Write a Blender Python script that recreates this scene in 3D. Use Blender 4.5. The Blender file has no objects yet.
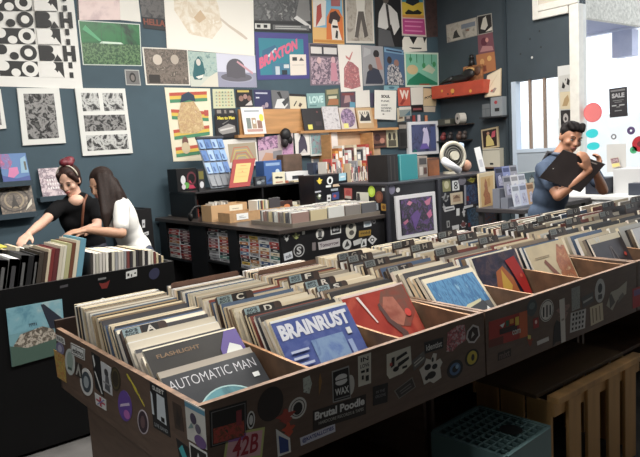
import bpy, bmesh, math, random
from mathutils import Vector, Matrix
sc = bpy.context.scene
COL = sc.collection
rnd = random.Random(7)

# ---------------------------------------------------------------- camera frame (world: x along the long wall, y towards it, z up)
FPX = 649.1527
EYE = Vector((0.0, 0.0, 1.6))
def _ray(px, py): return Vector((px - 320.0, -(py - 228.5), -FPX))
_X = _ray(1130, 99).normalized()
_Y = _ray(-208, 180).normalized(); _Y = (_Y - _X * _X.dot(_Y)).normalized()
_Z = _X.cross(_Y)
def to_world(v): return Vector((_X.dot(v), _Y.dot(v), _Z.dot(v)))
def hit(px, py, axis, val):
    """point of the real plane (axis = val) seen at a pixel of the photograph"""
    d = to_world(_ray(px, py)); t = (val - EYE[axis]) / d[axis]
    return EYE + d * t
def deep(px, py, d): return EYE + to_world(_ray(px, py)) * (d / FPX)

cam_d = bpy.data.cameras.new('camera'); cam = bpy.data.objects.new('camera', cam_d); COL.objects.link(cam)
cam_d.sensor_fit = 'HORIZONTAL'; cam_d.sensor_width = 36.0; cam_d.lens = 36.0 * FPX / 640.0
cam_d.clip_start = 0.05; cam_d.clip_end = 200
cam.matrix_world = Matrix(((_X[0], _X[1], _X[2], 0), (_Y[0], _Y[1], _Y[2], 0), (_Z[0], _Z[1], _Z[2], 1.6), (0, 0, 0, 1)))
sc.camera = cam

# ---------------------------------------------------------------- materials
def lin(c):
    g = .3 * c[0] + .55 * c[1] + .15 * c[2]; c = [v + (g - v) * .14 for v in c]
    f = lambda v: v / 12.92 if v <= 0.04045 else ((v + 0.055) / 1.055) ** 2.4
    return (f(c[0] / 255), f(c[1] / 255), f(c[2] / 255), 1.0)
_M = {}
def mat(c, rough=0.55, metal=0.0, spec=0.5, var=0.0, scale=20.0, stretch=None, bump=0.0):
    key = (tuple(c), rough, metal, spec, var, scale, stretch, bump)
    if key in _M: return _M[key]
    m = bpy.data.materials.new('paint_%d_%d_%d' % tuple(int(v) for v in c)); m.use_nodes = True
    nt = m.node_tree; b = nt.nodes['Principled BSDF']
    b.inputs['Base Color'].default_value = lin(c); b.inputs['Roughness'].default_value = rough
    b.inputs['Metallic'].default_value = metal
    b.inputs['Specular IOR Level'].default_value = spec
    if var or bump:
        tc = nt.nodes.new('ShaderNodeTexCoord'); mp = nt.nodes.new('ShaderNodeMapping')
        mp.inputs['Scale'].default_value = stretch or (1, 1, 1)
        n = nt.nodes.new('ShaderNodeTexNoise'); n.inputs['Scale'].default_value = scale; n.inputs['Detail'].default_value = 4
        nt.links.new(tc.outputs['Object'], mp.inputs['Vector']); nt.links.new(mp.outputs['Vector'], n.inputs['Vector'])
        if var:
            r = nt.nodes.new('ShaderNodeValToRGB')
            lo = [max(0, v * (1 - var)) for v in c]; hi = [min(255, v * (1 + var)) for v in c]
            r.color_ramp.elements[0].position = .3; r.color_ramp.elements[1].position = .7
            r.color_ramp.elements[0].color = lin(lo); r.color_ramp.elements[1].color = lin(hi)
            nt.links.new(n.outputs['Fac'], r.inputs['Fac']); nt.links.new(r.outputs['Color'], b.inputs['Base Color'])
        if bump:
            bp = nt.nodes.new('ShaderNodeBump'); bp.inputs['Strength'].default_value = bump; bp.inputs['Distance'].default_value = .01
            nt.links.new(n.outputs['Fac'], bp.inputs['Height']); nt.links.new(bp.outputs['Normal'], b.inputs['Normal'])
    _M[key] = m
    return m
def img(pal, scale=18.0, seed=0.0, rough=0.4, stretch=(1, 1, 1)):
    """printed picture: a noise pushed through the picture's own colours"""
    key = ('img', tuple(pal), scale, seed, rough, stretch)
    if key in _M: return _M[key]
    m = bpy.data.materials.new('print'); m.use_nodes = True
    nt = m.node_tree; b = nt.nodes['Principled BSDF']; b.inputs['Roughness'].default_value = rough
    tc = nt.nodes.new('ShaderNodeTexCoord'); mp = nt.nodes.new('ShaderNodeMapping')
    mp.inputs['Location'].default_value = (seed, seed * .7, seed * 1.3); mp.inputs['Scale'].default_value = stretch
    n = nt.nodes.new('ShaderNodeTexNoise'); n.inputs['Scale'].default_value = scale; n.inputs['Detail'].default_value = 7.0; n.inputs['Roughness'].default_value = .62
    n.inputs['Distortion'].default_value = .6
    r = nt.nodes.new('ShaderNodeValToRGB'); r.color_ramp.interpolation = 'EASE'
    els = r.color_ramp.elements
    while len(els) < len(pal): els.new(.5)
    for i, c in enumerate(pal):
        els[i].position = .3 + .4 * i / max(1, len(pal) - 1); els[i].color = lin(c)
    nt.links.new(tc.outputs['Object'], mp.inputs['Vector']); nt.links.new(mp.outputs['Vector'], n.inputs['Vector'])
    nt.links.new(n.outputs['Fac'], r.inputs['Fac']); nt.links.new(r.outputs['Color'], b.inputs['Base Color'])
    _M[key] = m
    return m
def clear_mat(tint=(250, 252, 255), gloss=.06):
    m = bpy.data.materials.new('clear'); m.use_nodes = True; nt = m.node_tree; nt.nodes.clear()
    o = nt.nodes.new('ShaderNodeOutputMaterial'); t = nt.nodes.new('ShaderNodeBsdfTransparent'); g = nt.nodes.new('ShaderNodeBsdfGlossy')
    mx = nt.nodes.new('ShaderNodeMixShader'); mx.inputs[0].default_value = gloss
    t.inputs['Color'].default_value = lin(tint); g.inputs['Roughness'].default_value = .05
    nt.links.new(t.outputs[0], mx.inputs[1]); nt.links.new(g.outputs[0], mx.inputs[2]); nt.links.new(mx.outputs[0], o.inputs[0])
    return m
def C(c): return c if isinstance(c, bpy.types.Material) else mat(c)

# ---------------------------------------------------------------- mesh collecting
class MB:
    def __init__(s): s.v = []; s.f = []; s.m = []; s.mats = []
    def mi(s, m):
        m = C(m)
        if m not in s.mats: s.mats.append(m)
        return s.mats.index(m)
    def poly(s, pts, m):
        n = len(s.v); s.v += [Vector(p) for p in pts]; s.f.append(tuple(range(n, n + len(pts)))); s.m.append(s.mi(m)); return s
    def raw(s, vs, fs, m):
        n = len(s.v); i = s.mi(m); s.v += [Vector(p) for p in vs]
        for f in fs: s.f.append(tuple(n + k for k in f)); s.m.append(i)
        return s
    def hexa(s, p, m, mtop=None):
        """p: 8 points, bottom ring then top ring"""
        s.raw(p, [(3, 2, 1, 0), (0, 1, 5, 4), (1, 2, 6, 5), (2, 3, 7, 6), (3, 0, 4, 7)], m)
        s.raw(p, [(4, 5, 6, 7)], mtop or m); return s
    def box(s, a, b, m, T=None, mtop=None):
        x0, y0, z0 = a; x1, y1, z1 = b
        p = [Vector(q) for q in ((x0, y0, z0), (x1, y0, z0), (x1, y1, z0), (x0, y1, z0), (x0, y0, z1), (x1, y0, z1), (x1, y1, z1), (x0, y1, z1))]
        if T: p = [T @ q for q in p]
        return s.hexa(p, m, mtop)
    def bbox(s, a, b, m, bev=.006, T=None):
        bm = bmesh.new(); bmesh.ops.create_cube(bm, size=1)
        for v in bm.verts: v.co = Vector([a[i] + (v.co[i] + .5) * (b[i] - a[i]) for i in range(3)])
        bmesh.ops.bevel(bm, geom=bm.edges[:], offset=bev, segments=2, affect='EDGES', profile=.6)
        bm.verts.index_update()
        s.raw([(T @ v.co if T else v.co) for v in bm.verts], [[v.index for v in f.verts] for f in bm.faces], m); bm.free(); return s
    def tube(s, pts, r, m, n=10, cap=True):
        pts = [Vector(p) for p in pts]; rs = r if isinstance(r, (list, tuple)) else [r] * len(pts)
        vs = []; fs = []; up = None
        for i, p in enumerate(pts):
            t = (pts[min(i + 1, len(pts) - 1)] - pts[max(i - 1, 0)]).normalized()
            if up is None: up = t.orthogonal().normalized()
            up = (up - t * up.dot(t)).normalized(); w = t.cross(up)
            for k in range(n):
                a = 2 * math.pi * k / n; vs.append(p + (up * math.cos(a) + w * math.sin(a)) * rs[i])
        for i in range(len(pts) - 1):
            for k in range(n): fs.append((i * n + k, i * n + (k + 1) % n, (i + 1) * n + (k + 1) % n, (i + 1) * n + k))
        if cap: fs.append(tuple(range(n - 1, -1, -1))); fs.append(tuple(range((len(pts) - 1) * n, len(pts) * n)))
        return s.raw(vs, fs, m)
    def disc(s, c, ax, r, th, m, n=28):
        c = Vector(c); ax = Vector(ax).normalized(); return s.tube([c - ax * th / 2, c + ax * th / 2], r, m, n)
    def ring(s, c, ax, r, rt, m, n=32, k=8):
        c = Vector(c); ax = Vector(ax).normalized(); u = ax.orthogonal().normalized(); w = ax.cross(u); vs = []; fs = []
        for i in range(n):
            a = 2 * math.pi * i / n; d = u * math.cos(a) + w * math.sin(a)
            for j in range(k):
                b = 2 * math.pi * j / k; vs.append(c + d * (r + rt * math.cos(b)) + ax * rt * math.sin(b))
        for i in range(n):
            for j in range(k): fs.append((i * k + j, ((i + 1) % n) * k + j, ((i + 1) % n) * k + (j + 1) % k, i * k + (j + 1) % k))
        return s.raw(vs, fs, m)
    def ball(s, c, r, m, T=None, nu=16, nv=10):
        c = Vector(c); r = Vector(r) if not isinstance(r, (int, float)) else Vector((r, r, r)); vs = []; fs = []
        for j in range(nv + 1):
            th = math.pi * j / nv
            for i in range(nu):
                a = 2 * math.pi * i / nu; p = Vector((r.x * math.sin(th) * math.cos(a), r.y * math.sin(th) * math.sin(a), r.z * math.cos(th)))
                vs.append(c + (T @ p if T else p))
        for j in range(nv):
            for i in range(nu): fs.append((j * nu + i, (j + 1) * nu + i, (j + 1) * nu + (i + 1) % nu, j * nu + (i + 1) % nu))
        return s.raw(vs, fs, m)
    def build(s, name, parent=None, org=None, smooth=False):
        me = bpy.data.meshes.new(name)
        if org is None:
            lo = Vector([min(v[i] for v in s.v) for i in range(3)]); hi = Vector([max(v[i] for v in s.v) for i in range(3)])
            org = Vector(((lo.x + hi.x) / 2, (lo.y + hi.y) / 2, lo.z))
        org = Vector(org)
        me.from_pydata([v - org for v in s.v], [], s.f)
        for m in s.mats: me.materials.append(m)
        me.polygons.foreach_set('material_index', s.m)
        if smooth: me.polygons.foreach_set('use_smooth', [True] * len(s.f))
        me.update()
        o = bpy.data.objects.new(name, me); COL.objects.link(o); o.location = org
        if parent: adopt(o, parent)
        return o
def world_of(o):
    return (world_of(o.parent) @ o.matrix_parent_inverse @ o.matrix_basis) if o.parent else o.matrix_basis.copy()
def adopt(o, parent):
    o.parent = parent; o.matrix_parent_inverse = world_of(parent).inverted(); return o
def tag(o, label, cat, group=None, kind=None):
    o['label'] = label; o['category'] = cat
    if group: o['group'] = group
    if kind: o['kind'] = kind
    return o
def struct(o): o['kind'] = 'structure'; return o
def empty(name, loc, rz=0):
    o = bpy.data.objects.new(name, None); COL.objects.link(o); o.location = loc; o.rotation_euler = (0, 0, rz); o.empty_display_size = .1
    return o

# ---------------------------------------------------------------- lettering
_T = {}
def text_geo(s, bold=.02):
    if (s, bold) in _T: return _T[(s, bold)]
    cu = bpy.data.curves.new('lettering', 'FONT'); cu.body = s; cu.offset = bold; cu.resolution_u = 3
    o = bpy.data.objects.new('lettering', cu); COL.objects.link(o)
    bpy.context.view_layer.update()
    e = o.evaluated_get(bpy.context.evaluated_depsgraph_get()); me = e.to_mesh()
    vs = [(v.co.x, v.co.y) for v in me.vertices]; fs = [tuple(p.vertices) for p in me.polygons]
    e.to_mesh_clear(); bpy.data.objects.remove(o); bpy.data.curves.remove(cu)
    if vs:
        x0 = min(v[0] for v in vs); x1 = max(v[0] for v in vs); y0 = min(v[1] for v in vs); y1 = max(v[1] for v in vs)
        vs = [((v[0] - x0) / (x1 - x0), (v[1] - y0) / (y1 - y0)) for v in vs]
    _T[(s, bold)] = (vs, fs)
    return vs, fs

# ---------------------------------------------------------------- printed sheets (posters, covers, stickers)
# elements: R(u0,v0,u1,v1,col) E(u,v,ru,rv,col) P([(u,v)..],col) T(text,u0,v0,u1,v1,col,[slope]) O(ring: u,v,ru,rv,inner,col)
def R(a, b, c, d, col): return ('R', a, b, c, d, col)
def E(u, v, ru, rv, col): return ('E', u, v, ru, rv, col)
def P(pts, col): return ('P', pts, col)
def T(s, a, b, c, d, col, sl=0.0, bold=.02): return ('T', s, a, b, c, d, col, sl, bold)
def O(u, v, ru, rv, inn, col): return ('O', u, v, ru, rv, inn, col)
def sheet_mb(q, th, bg, els=(), edge=None, step=.0007, shape=None, mb=None):
    """q: TL, TR, BR, BL of the printed face; the sheet's thickness lies behind it"""
    q = [Vector(p) for p in q]; tl, tr, br, bl = q
    n = (tr - tl).cross(tl - bl).normalized()
    if n.dot(EYE - tl) < 0: n = -n
    mb = mb or MB()
    def at(u, v, k=0): return bl * (1 - u) * (1 - v) + br * u * (1 - v) + tl * (1 - u) * v + tr * u * v + n * (k * step)
    if shape == 'ellipse':
        out = [(.5 + .5 * math.cos(a), .5 + .5 * math.sin(a)) for a in [2 * math.pi * i / 28 for i in range(28)]]
    else: out = shape or [(0, 0), (1, 0), (1, 1), (0, 1)]
    f = [at(*p) for p in out]; b = [p - n * th for p in f]; N = len(f)
    e = edge or bg
    mb.poly(f, bg); mb.raw(b, [tuple(range(N - 1, -1, -1))], e)
    mb.raw(b + f, [(i, (i + 1) % N, N + (i + 1) % N, N + i) for i in range(N)], e)
    for k, el in enumerate(els, 1):
        t = el[0]
        if t == 'R': mb.poly([at(el[1], el[2], k), at(el[3], el[2], k), at(el[3], el[4], k), at(el[1], el[4], k)], el[5])
        elif t == 'E':
            mb.poly([at(el[1] + el[3] * math.cos(a), el[2] + el[4] * math.sin(a), k) for a in [2 * math.pi * i / 24 for i in range(24)]], el[5])
        elif t == 'P': mb.poly([at(u, v, k) for u, v in el[1]], el[2])
        elif t == 'O':
            A = [2 * math.pi * i / 28 for i in range(28)]
            o_ = [at(el[1] + el[3] * math.cos(a), el[2] + el[4] * math.sin(a), k) for a in A]
            i_ = [at(el[1] + el[3] * el[5] * math.cos(a), el[2] + el[4] * el[5] * math.sin(a), k) for a in A]
            mb.raw(o_ + i_, [(j, (j + 1) % 28, 28 + (j + 1) % 28, 28 + j) for j in range(28)], el[6])
        elif t == 'T':
            vs, fs = text_geo(el[1], el[8])
            u0, v0, u1, v1, sl = el[2], el[3], el[4], el[5], el[7]
            mb.raw([at(u0 + (u1 - u0) * x, v0 + (v1 - v0) * y + sl * x, k) for x, y in vs], fs, el[6])
    return mb
def sheet(name, q, th, bg, els=(), parent=None, **kw):
    o = sheet_mb(q, th, bg, els, **kw)
    c = sum((Vector(p) for p in q), Vector()) / 4
    return o.build(name, parent, org=c)
def quad(pts, axis, val): return [hit(px, py, axis, val) for px, py in pts]

def place_root(name, loc, rz=0): return empty(name, loc, rz)

# ---------------------------------------------------------------- common colours
WOOD_BIN = mat((100, 78, 64), .55, var=.07, scale=9, stretch=(1, 1, 6), bump=.15)
WOOD_EDGE = mat((128, 98, 76), .5, var=.18, scale=30)
WOOD_DIV = mat((104, 74, 52), .6, var=.15, scale=14, bump=.1)
BLACK = mat((8, 8, 9), .55, spec=.25, var=.2, scale=6)
BLACK_EDGE = mat((50, 48, 48), .5)
CARDBOARD = mat((176, 136, 92), .8, var=.06, scale=25)
PINE = mat((196, 146, 84), .6, var=.16, scale=7, stretch=(1, 1, .12), bump=.2)
WHITE = mat((232, 232, 228), .5)
CREAM = mat((226, 214, 186), .6)
TEAL_WALL = mat((62, 84, 96), .7, var=.05, scale=3, bump=.05)
SLATE_WALL = mat((56, 68, 76), .7, var=.05, scale=3, bump=.05)
LIGHTS = [(0.8, 4.0, 26), (3.2, 4.0, 64), (5.6, 4.0, 64), (1.0, 2.4, 92), (3.4, 2.4, 114), (-1.4, 1.6, 34)]; WORLD = 1.6; EXPOSURE = 0.3  # last lamp is an added fill that brightens the bins' left faces
# ================================================================ the room
YW, XW = 6.2, 7.3            # long wall, street wall
def wall_box(name, a, b, m): return struct(MB().box(a, b, m).build(name))
FLOOR = mat((84, 82, 80), .5, var=.16, scale=5, bump=.08)
wall_box('floor', (-3.0, -2.6, -.1), (XW, YW, 0), FLOOR)
wall_box('ceiling', (-3.0, -2.6, 3.95), (XW + .15, YW + .15, 4.05), mat((206, 204, 198), .8))
wall_box('wall_back', (-3.15, YW, -.1), (XW + .15, YW + .15, 3.95), TEAL_WALL)
wall_box('wall_left', (-3.15, -2.6, -.1), (-3.0, YW, 3.95), mat((84, 92, 96), .8))
wall_box('wall_front', (-3.15, -2.75, -.1), (XW, -2.6, 3.95), mat((84, 86, 88), .8))
wr = MB(); X1 = XW + .15
wr.box((XW, 5.0, -.1), (X1, YW, 3.95), SLATE_WALL)
wr.box((XW, 4.36, 2.29), (X1, 5.0, 3.95), SLATE_WALL)
wr.box((XW, 4.08, 2.40), (X1, 4.36, 3.95), SLATE_WALL)
wr.box((XW, 4.36, -.1), (X1, 5.0, 1.41), mat((172, 184, 196), .6))
wr.box((XW, 4.08, -.1), (X1, 4.36, 2.40), mat((206, 206, 202), .6))
wr.box((XW, -2.6, -.1), (X1, 4.08, .84), mat((190, 188, 182), .7))
wr.box((XW, -2.6, 3.6), (X1, 4.08, 3.95), SLATE_WALL)
wr.box((XW, -2.6, .84), (X1, -.6, 3.6), SLATE_WALL)
struct(wr.build('wall_right'))
GLASS = clear_mat()
FRAME_W = mat((226, 222, 212), .5, var=.03, scale=12)
w1 = struct(empty('window_1', (XW + .07, 1.6, .84)))
MB().box((XW + .065, -.6, .84), (XW + .073, 4.07, 3.6), GLASS).build('glass_pane', w1)
MB().bbox((XW - .04, 4.065, .84), (XW + .14, 4.185, 3.08), FRAME_W, .012).build('frame_post', w1)
MB().bbox((XW - .04, -.6, .80), (XW + .17, 4.07, .86), FRAME_W, .008).build('window_sill', w1)
w2 = struct(empty('window_2', (XW + .07, 4.68, 1.41)))
MB().box((XW + .07, 4.36, 1.41), (XW + .078, 5.0, 2.29), GLASS).build('glass_pane', w2)
BAR = mat((150, 128, 112), .6)
for px in (530.5, 545):
    y = hit(px, 110, 0, XW + .03).y
    MB().box((XW + .01, y - .014, 1.41), (XW + .05, y + .014, 2.29), BAR).build('glazing_bar', w2)
fr = MB(); BLUEW = mat((196, 212, 230), .5)
fr.box((XW - .01, 4.95, 1.0), (XW + .1, 5.01, 2.29), BLUEW); fr.box((XW - .01, 4.36, 1.385), (XW + .1, 4.95, 1.43), BLUEW)
fr.build('window_frame', w2)
tr = MB()
tr.bbox((XW - .05, 4.07, 3.08), (XW, 4.58, 3.16), FRAME_W, .01)
tr.bbox((XW - .05, 4.58, 2.99), (XW, 4.66, 3.9), FRAME_W, .01)
tr.bbox((XW - .05, 4.19, 2.99), (XW, 4.58, 3.075), FRAME_W, .01)
tr.box((XW - .02, 4.07, 3.16), (XW, 4.58, 3.9), mat((214, 202, 184), .6))
struct(tr.build('trim_1'))
struct(MB().box((XW - .025, 5.06, 0), (XW, 5.10, 3.95), mat((46, 58, 66), .5)).build('trim_2'))
struct(MB().box((-3, YW - .025, 0), (2.2, YW, .1), mat((40, 52, 60), .6)).build('baseboard_back'))
struct(MB().box((X1, -8, -.12), (22, 12, -.02), mat((214, 212, 206), .8, var=.05, scale=2)).build('pavement'))
ZS = 3.05
ya = hit(606, 21, 2, ZS).y; xb = hit(612, 31, 2, ZS).x
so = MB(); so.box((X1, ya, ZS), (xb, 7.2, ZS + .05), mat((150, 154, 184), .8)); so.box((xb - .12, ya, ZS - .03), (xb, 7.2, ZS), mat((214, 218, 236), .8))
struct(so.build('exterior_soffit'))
struct(MB().box((X1, ya - .08, ZS - .02), (12.5, ya, 5.0), mat((205, 200, 188), .9, var=.12, scale=22, bump=.6)).build('exterior_stucco_wall'))
a, b = hit(612, 45, 0, xb - .1), hit(632, 45, 0, xb - .1)
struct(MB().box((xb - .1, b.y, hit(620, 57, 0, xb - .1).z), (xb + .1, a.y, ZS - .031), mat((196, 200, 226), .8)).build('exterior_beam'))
# a pale building across the street
struct(MB().box((16, -8, -.02), (16.5, 14, 2.0), mat((236, 236, 232), .8, var=.03, scale=1)).build('exterior_facade'))

# ---------------------------------------------------------------- light: ceiling tubes over the shop floor, an added fill at far left, daylight through the windows
def area(loc, sx, sy, e, col=(1, .97, .92)):
    l = bpy.data.lights.new('ceiling_tube_or_fill_light', 'AREA'); l.shape = 'RECTANGLE'; l.size = sx; l.size_y = sy; l.energy = e; l.color = col
    o = bpy.data.objects.new('ceiling_tube_or_fill_light', l); COL.objects.link(o); o.location = loc; o['kind'] = 'helper'; return o
for x, y, e in LIGHTS: area((x, y, 3.85), 1.5, .5, e)
w = bpy.data.worlds.new('daylight'); sc.world = w; w.use_nodes = True
w.node_tree.nodes['Background'].inputs['Color'].default_value = (.93, .97, 1, 1)
w.node_tree.nodes['Background'].inputs['Strength'].default_value = WORLD
pl = bpy.data.lights.new('window_daylight', 'AREA'); pl.shape = 'RECTANGLE'; pl.size = 2.76; pl.size_y = 4.66; pl.energy = 1
po = bpy.data.objects.new('window_daylight', pl); COL.objects.link(po); po.location = (XW + .2, 1.735, 2.2); po.rotation_euler = (0, math.radians(90), 0); po['kind'] = 'helper'
pl.cycles.is_portal = True
sc.view_settings.view_transform = 'Standard'; sc.view_settings.look = 'None'; sc.view_settings.gamma = 1.0
sc.view_settings.use_curve_mapping = False; sc.view_settings.exposure = EXPOSURE
sc.cycles.max_bounces = 8; sc.cycles.transparent_max_bounces = 12; sc.cycles.sample_clamp_indirect = 6
# ================================================================ the brown record island
BX, BY, BW, BD, BP = .744, 1.488, 1.213, 1.18, 1.221
RIM, BOT = .95, .70
DIVS = [(.39, .783, 1.165), (.36, .75, 1.14), (.36, .75, 1.14), (.36, .75, 1.14)]
BIN_LABEL = ['brown wooden record bin at the near corner of the island, stickers on two sides',
             'brown wooden record bin behind the seam, with a red rectangular sticker near it',
             'brown wooden record bin cut by the photo\'s edge, above the slatted crate\'s far side',
             'farthest brown wooden record bin of the island, before the man']
bins = []; fbd = []; sbd = []
for k in range(4):
    x0 = BX + BP * k
    r = empty('record_bin', (x0 + BW / 2, BY + BD / 2, 0)); tag(r, BIN_LABEL[k], 'record bin', 'record bins of the island')
    bins.append(r)
    y0, y1 = BY, BY + BD
    fbd.append(MB().box((x0, y0, BOT), (x0 + BW, y0 + .018, RIM), WOOD_BIN, mtop=WOOD_EDGE).build('front_board', r))
    MB().box((x0, y1 - .018, BOT), (x0 + BW, y1, RIM + .03), mat((58, 42, 34), .6)).build('back_board', r)
    for xa in (x0, x0 + BW - .018):
        sbd.append(MB().box((xa, y0 + .018, BOT), (xa + .018, y1 - .018, RIM), WOOD_BIN, mtop=WOOD_EDGE).build('side_board', r))
    MB().box((x0 + .018, y0 + .018, BOT), (x0 + BW - .018, y1 - .018, BOT + .01), WOOD_DIV).build('bottom_board', r)
    for d in DIVS[k]:
        mb = MB(); xa = x0 + d + .001
        # the partition's front end is worn and dips to the rim
        pr = [(y0 + .018, BOT + .01), (y1 - .018, BOT + .01), (y1 - .018, RIM + .01), (y0 + .5, RIM + .012), (y0 + .10, RIM - .004), (y0 + .018, RIM - .004)]
        L = [(xa - .006, y, z) for y, z in pr]; Rr = [(xa + .006, y, z) for y, z in pr]; n = len(pr)
        mb.raw(L + Rr, [tuple(range(n - 1, -1, -1)), tuple(range(n, 2 * n)), (0, 1, n + 1, n), (1, 2, n + 2, n + 1), (5, 0, n, n + 5)], WOOD_DIV)
        mb.raw(L + Rr, [(2, 3, n + 3, n + 2), (3, 4, n + 4, n + 3), (4, 5, n + 5, n + 4)], mat((170, 122, 80), .6, var=.2, scale=40))
        mb.build('divider', r)
    # stand under the box
    ya = y0 + (.05 if k == 0 else .30)
    st = MB()
    st.box((x0 + .012, ya, 0), (x0 + .03, y1 - .26, BOT), WOOD_BIN); st.box((x0 + BW - .03, y0 + .30, 0), (x0 + BW - .012, y1 - .26, BOT), WOOD_BIN)
    st.box((x0 + .03, y1 - .28, 0), (x0 + BW - .03, y1 - .26, BOT), WOOD_DIV)
    st.box((x0 + .03, y0 + .40, .22), (x0 + BW - .03, y1 - .28, .24), WOOD_DIV)
    st.build('stand', r)

def bin_of(x): return fbd[max(0, min(3, int((x - BX) / BP)))]
STK = []
def stick(pts, bg, els=(), side='f', label=None, shape=None, name='sticker', parent=None, lift=.0008):
    if side == 'f': q = [hit(px, py, 1, BY - lift) for px, py in pts]
    else: q = [hit(px, py, 0, BX - lift) for px, py in pts]
    cx = sum(p.x for p in q) / 4
    o = sheet(name, q, lift * .8, bg, els, parent or (bin_of(cx) if side == 'f' else sbd[0]), shape=shape, step=.0003)
    if label: o['label'] = label
    return o
def oval(cx, cy, rx, ry, sl=-.33):
    """square around an oval lying on a bin's side; sl is the slope of its level lines"""
    return [(cx - rx, cy - ry - sl * rx), (cx + rx, cy - ry + sl * rx), (cx + rx, cy + ry + sl * rx), (cx - rx, cy + ry - sl * rx)]
K = (20, 18, 18); W_ = (222, 224, 222); G_ = (120, 120, 122)
# front of the first bin
stick([(209.5, 411), (246.7, 400.4), (247, 437.6), (210.5, 448)], K, [R(.04, .04, .96, .95, G_), R(.06, .06, .94, .93, K), R(.08, .08, .92, .5, img([(20, 16, 16), (120, 60, 30), (190, 60, 50), (40, 60, 30)], 60, 1)), R(.7, .4, .85, .8, (150, 50, 60))], label='black picture sticker with red and brown figures')
stick([(227, 434), (265, 427), (262, 457), (223, 463)], (196, 202, 120), [R(.06, .08, .94, .92, (226, 170, 180)), R(.06, .7, .5, .92, (150, 90, 170)), T('42B', .2, .12, .86, .78, (176, 30, 50), .1)], label='yellow sticker with red figures')
stick(oval(270.5, 404, 13, 17), (36, 26, 24), shape='ellipse', label='dark round sticker')
stick(oval(251, 420, 4, 9), W_, [O(.5, .5, .35, .4, .7, K)], shape='ellipse')
stick(oval(297.6, 408, 9, 10.5), (214, 214, 208), [O(.5, .5, .4, .4, .9, K), E(.5, .48, .26, .3, (26, 24, 24))], shape='ellipse', label='white round sticker with black middle')
stick([(276, 429), (290, 438), (291, 452), (278, 457)], W_, [R(.15, .1, .85, .8, (36, 64, 140))], label='blue sticker with white border')
blob = [(.5 + (.34 + .14 * math.sin(5 * a)) * math.cos(a), .5 + (.36 + .12 * math.sin(4 * a + 1)) * math.sin(a)) for a in [2 * math.pi * i / 26 for i in range(26)]]
stick(oval(285.7, 416.5, 11, 8.5), (176, 62, 50), shape=blob, label='red splash sticker', lift=.0016)
stick(oval(288.5, 429.5, 7.5, 8), (206, 74, 44), shape=blob, label='orange splash sticker', lift=.002)
stick([(302, 378), (311, 375), (313, 392), (304, 396)], img([(40, 40, 36), (196, 206, 196), (120, 140, 126)], 90, 3), shape=[(0, .2), (.6, 0), (1, .5), (.85, 1), (.1, .95)])
stick([(319, 373), (322, 372), (322, 395), (319, 396)], (150, 104, 50), shape=[(0, 0), (.6, .3), (1, .6), (.4, 1), (0, .7)])
stick(oval(350.5, 385, 4, 10), (206, 204, 196), shape='ellipse')
stick([(332, 371.5), (349, 365.7), (351, 398), (333, 403)], (150, 150, 148), [R(.05, .04, .95, .96, (18, 18, 20)), E(.5, .72, .34, .11, W_), E(.5, .6, .34, .11, W_), R(.2, .645, .8, .675, K), T('WAX', .12, .2, .9, .42, W_, 0, .03), R(.1, .08, .9, .12, G_)], label='black sticker reading WAX', lift=.0016)
stick([(358, 356.5), (371, 352.5), (371, 383), (358.5, 387)], (216, 214, 200), [T('IN', .2, .78, .8, .92, K), T('LOVE', .15, .58, .85, .7, K), R(.2, .42, .5, .5, K), R(.6, .4, .8, .52, K), R(.25, .2, .4, .34, K), R(.55, .12, .8, .3, K)])
stick([(313, 411), (366, 394), (366, 414), (313, 431)], (34, 25, 20), [T('Brutal Poodle', .03, .5, .97, .9, W_, 0, .04), T('HARDCORE RECORDS & TAPES', .1, .22, .95, .38, (170, 168, 160))], label='dark sticker reading Brutal Poodle')
stick([(300, 438), (335, 423.5), (335.5, 431.5), (301, 446)], (206, 208, 222), [T('@KATEALLCITIES', .05, .2, .95, .82, (44, 50, 140), 0, .03)], label='white strip with blue capitals')
stick([(373, 387), (388, 382.5), (387.5, 402), (373, 406)], (16, 16, 18), [T('IN THE', .2, .6, .8, .74, G_), T('GROOVE', .15, .36, .85, .52, G_)])
stick([(386.7, 354.5), (410.5, 346), (412, 370), (387, 380)], (212, 208, 192), [P([(.15, .4), (.3, .45), (.32, .8), (.2, .8)], K), P([(.4, .3), (.9, .5), (.9, .62), (.45, .5)], K), P([(.35, .6), (.85, .75), (.8, .86), (.4, .75)], K), E(.35, .3, .12, .1, K), R(.6, .2, .8, .3, K), R(.1, .5, .2, .62, (180, 60, 60))], shape=[(.1, 0), (.6, .02), (1, .25), (1, 1), (0, 1), (0, .2)], label='white sticker with black scribbled lettering')
stick([(394, 391), (412.4, 377), (416, 387), (399, 399)], (128, 122, 116), [R(.05, .08, .95, .92, (60, 54, 52)), R(.2, .3, .8, .4, (120, 116, 112)), R(.2, .55, .8, .65, (120, 116, 112))])
stick([(412, 361), (424, 351), (426, 360), (414, 371)], (96, 94, 92), [R(.1, .3, .9, .45, (190, 188, 180)), R(.1, .6, .7, .72, (190, 188, 180))])
stick([(424, 342.5), (443.4, 337), (443.4, 348), (425, 354)], (60, 58, 58), [R(.03, .07, .97, .93, (30, 30, 32)), T('identist', .08, .2, .92, .75, (200, 200, 196))], label='black sticker reading identist')
cat = [(.1, .35), (.2, .05), (.45, .1), (.6, 0), (.95, .1), (.9, .45), (1, .6), (.9, .75), (.7, .7), (.75, .95), (.6, 1), (.5, .8), (.3, .9), (.2, .7), (0, .6)]
stick(oval(431, 369, 11.5, 15), (206, 202, 192), [E(.35, .6, .14, .1, K), E(.65, .55, .12, .09, K), E(.5, .3, .2, .12, K), E(.3, .25, .08, .08, K), E(.55, .8, .05, .08, K)], shape=cat, label='white cut-out sticker of a black and white creature', lift=.0016)
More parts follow.
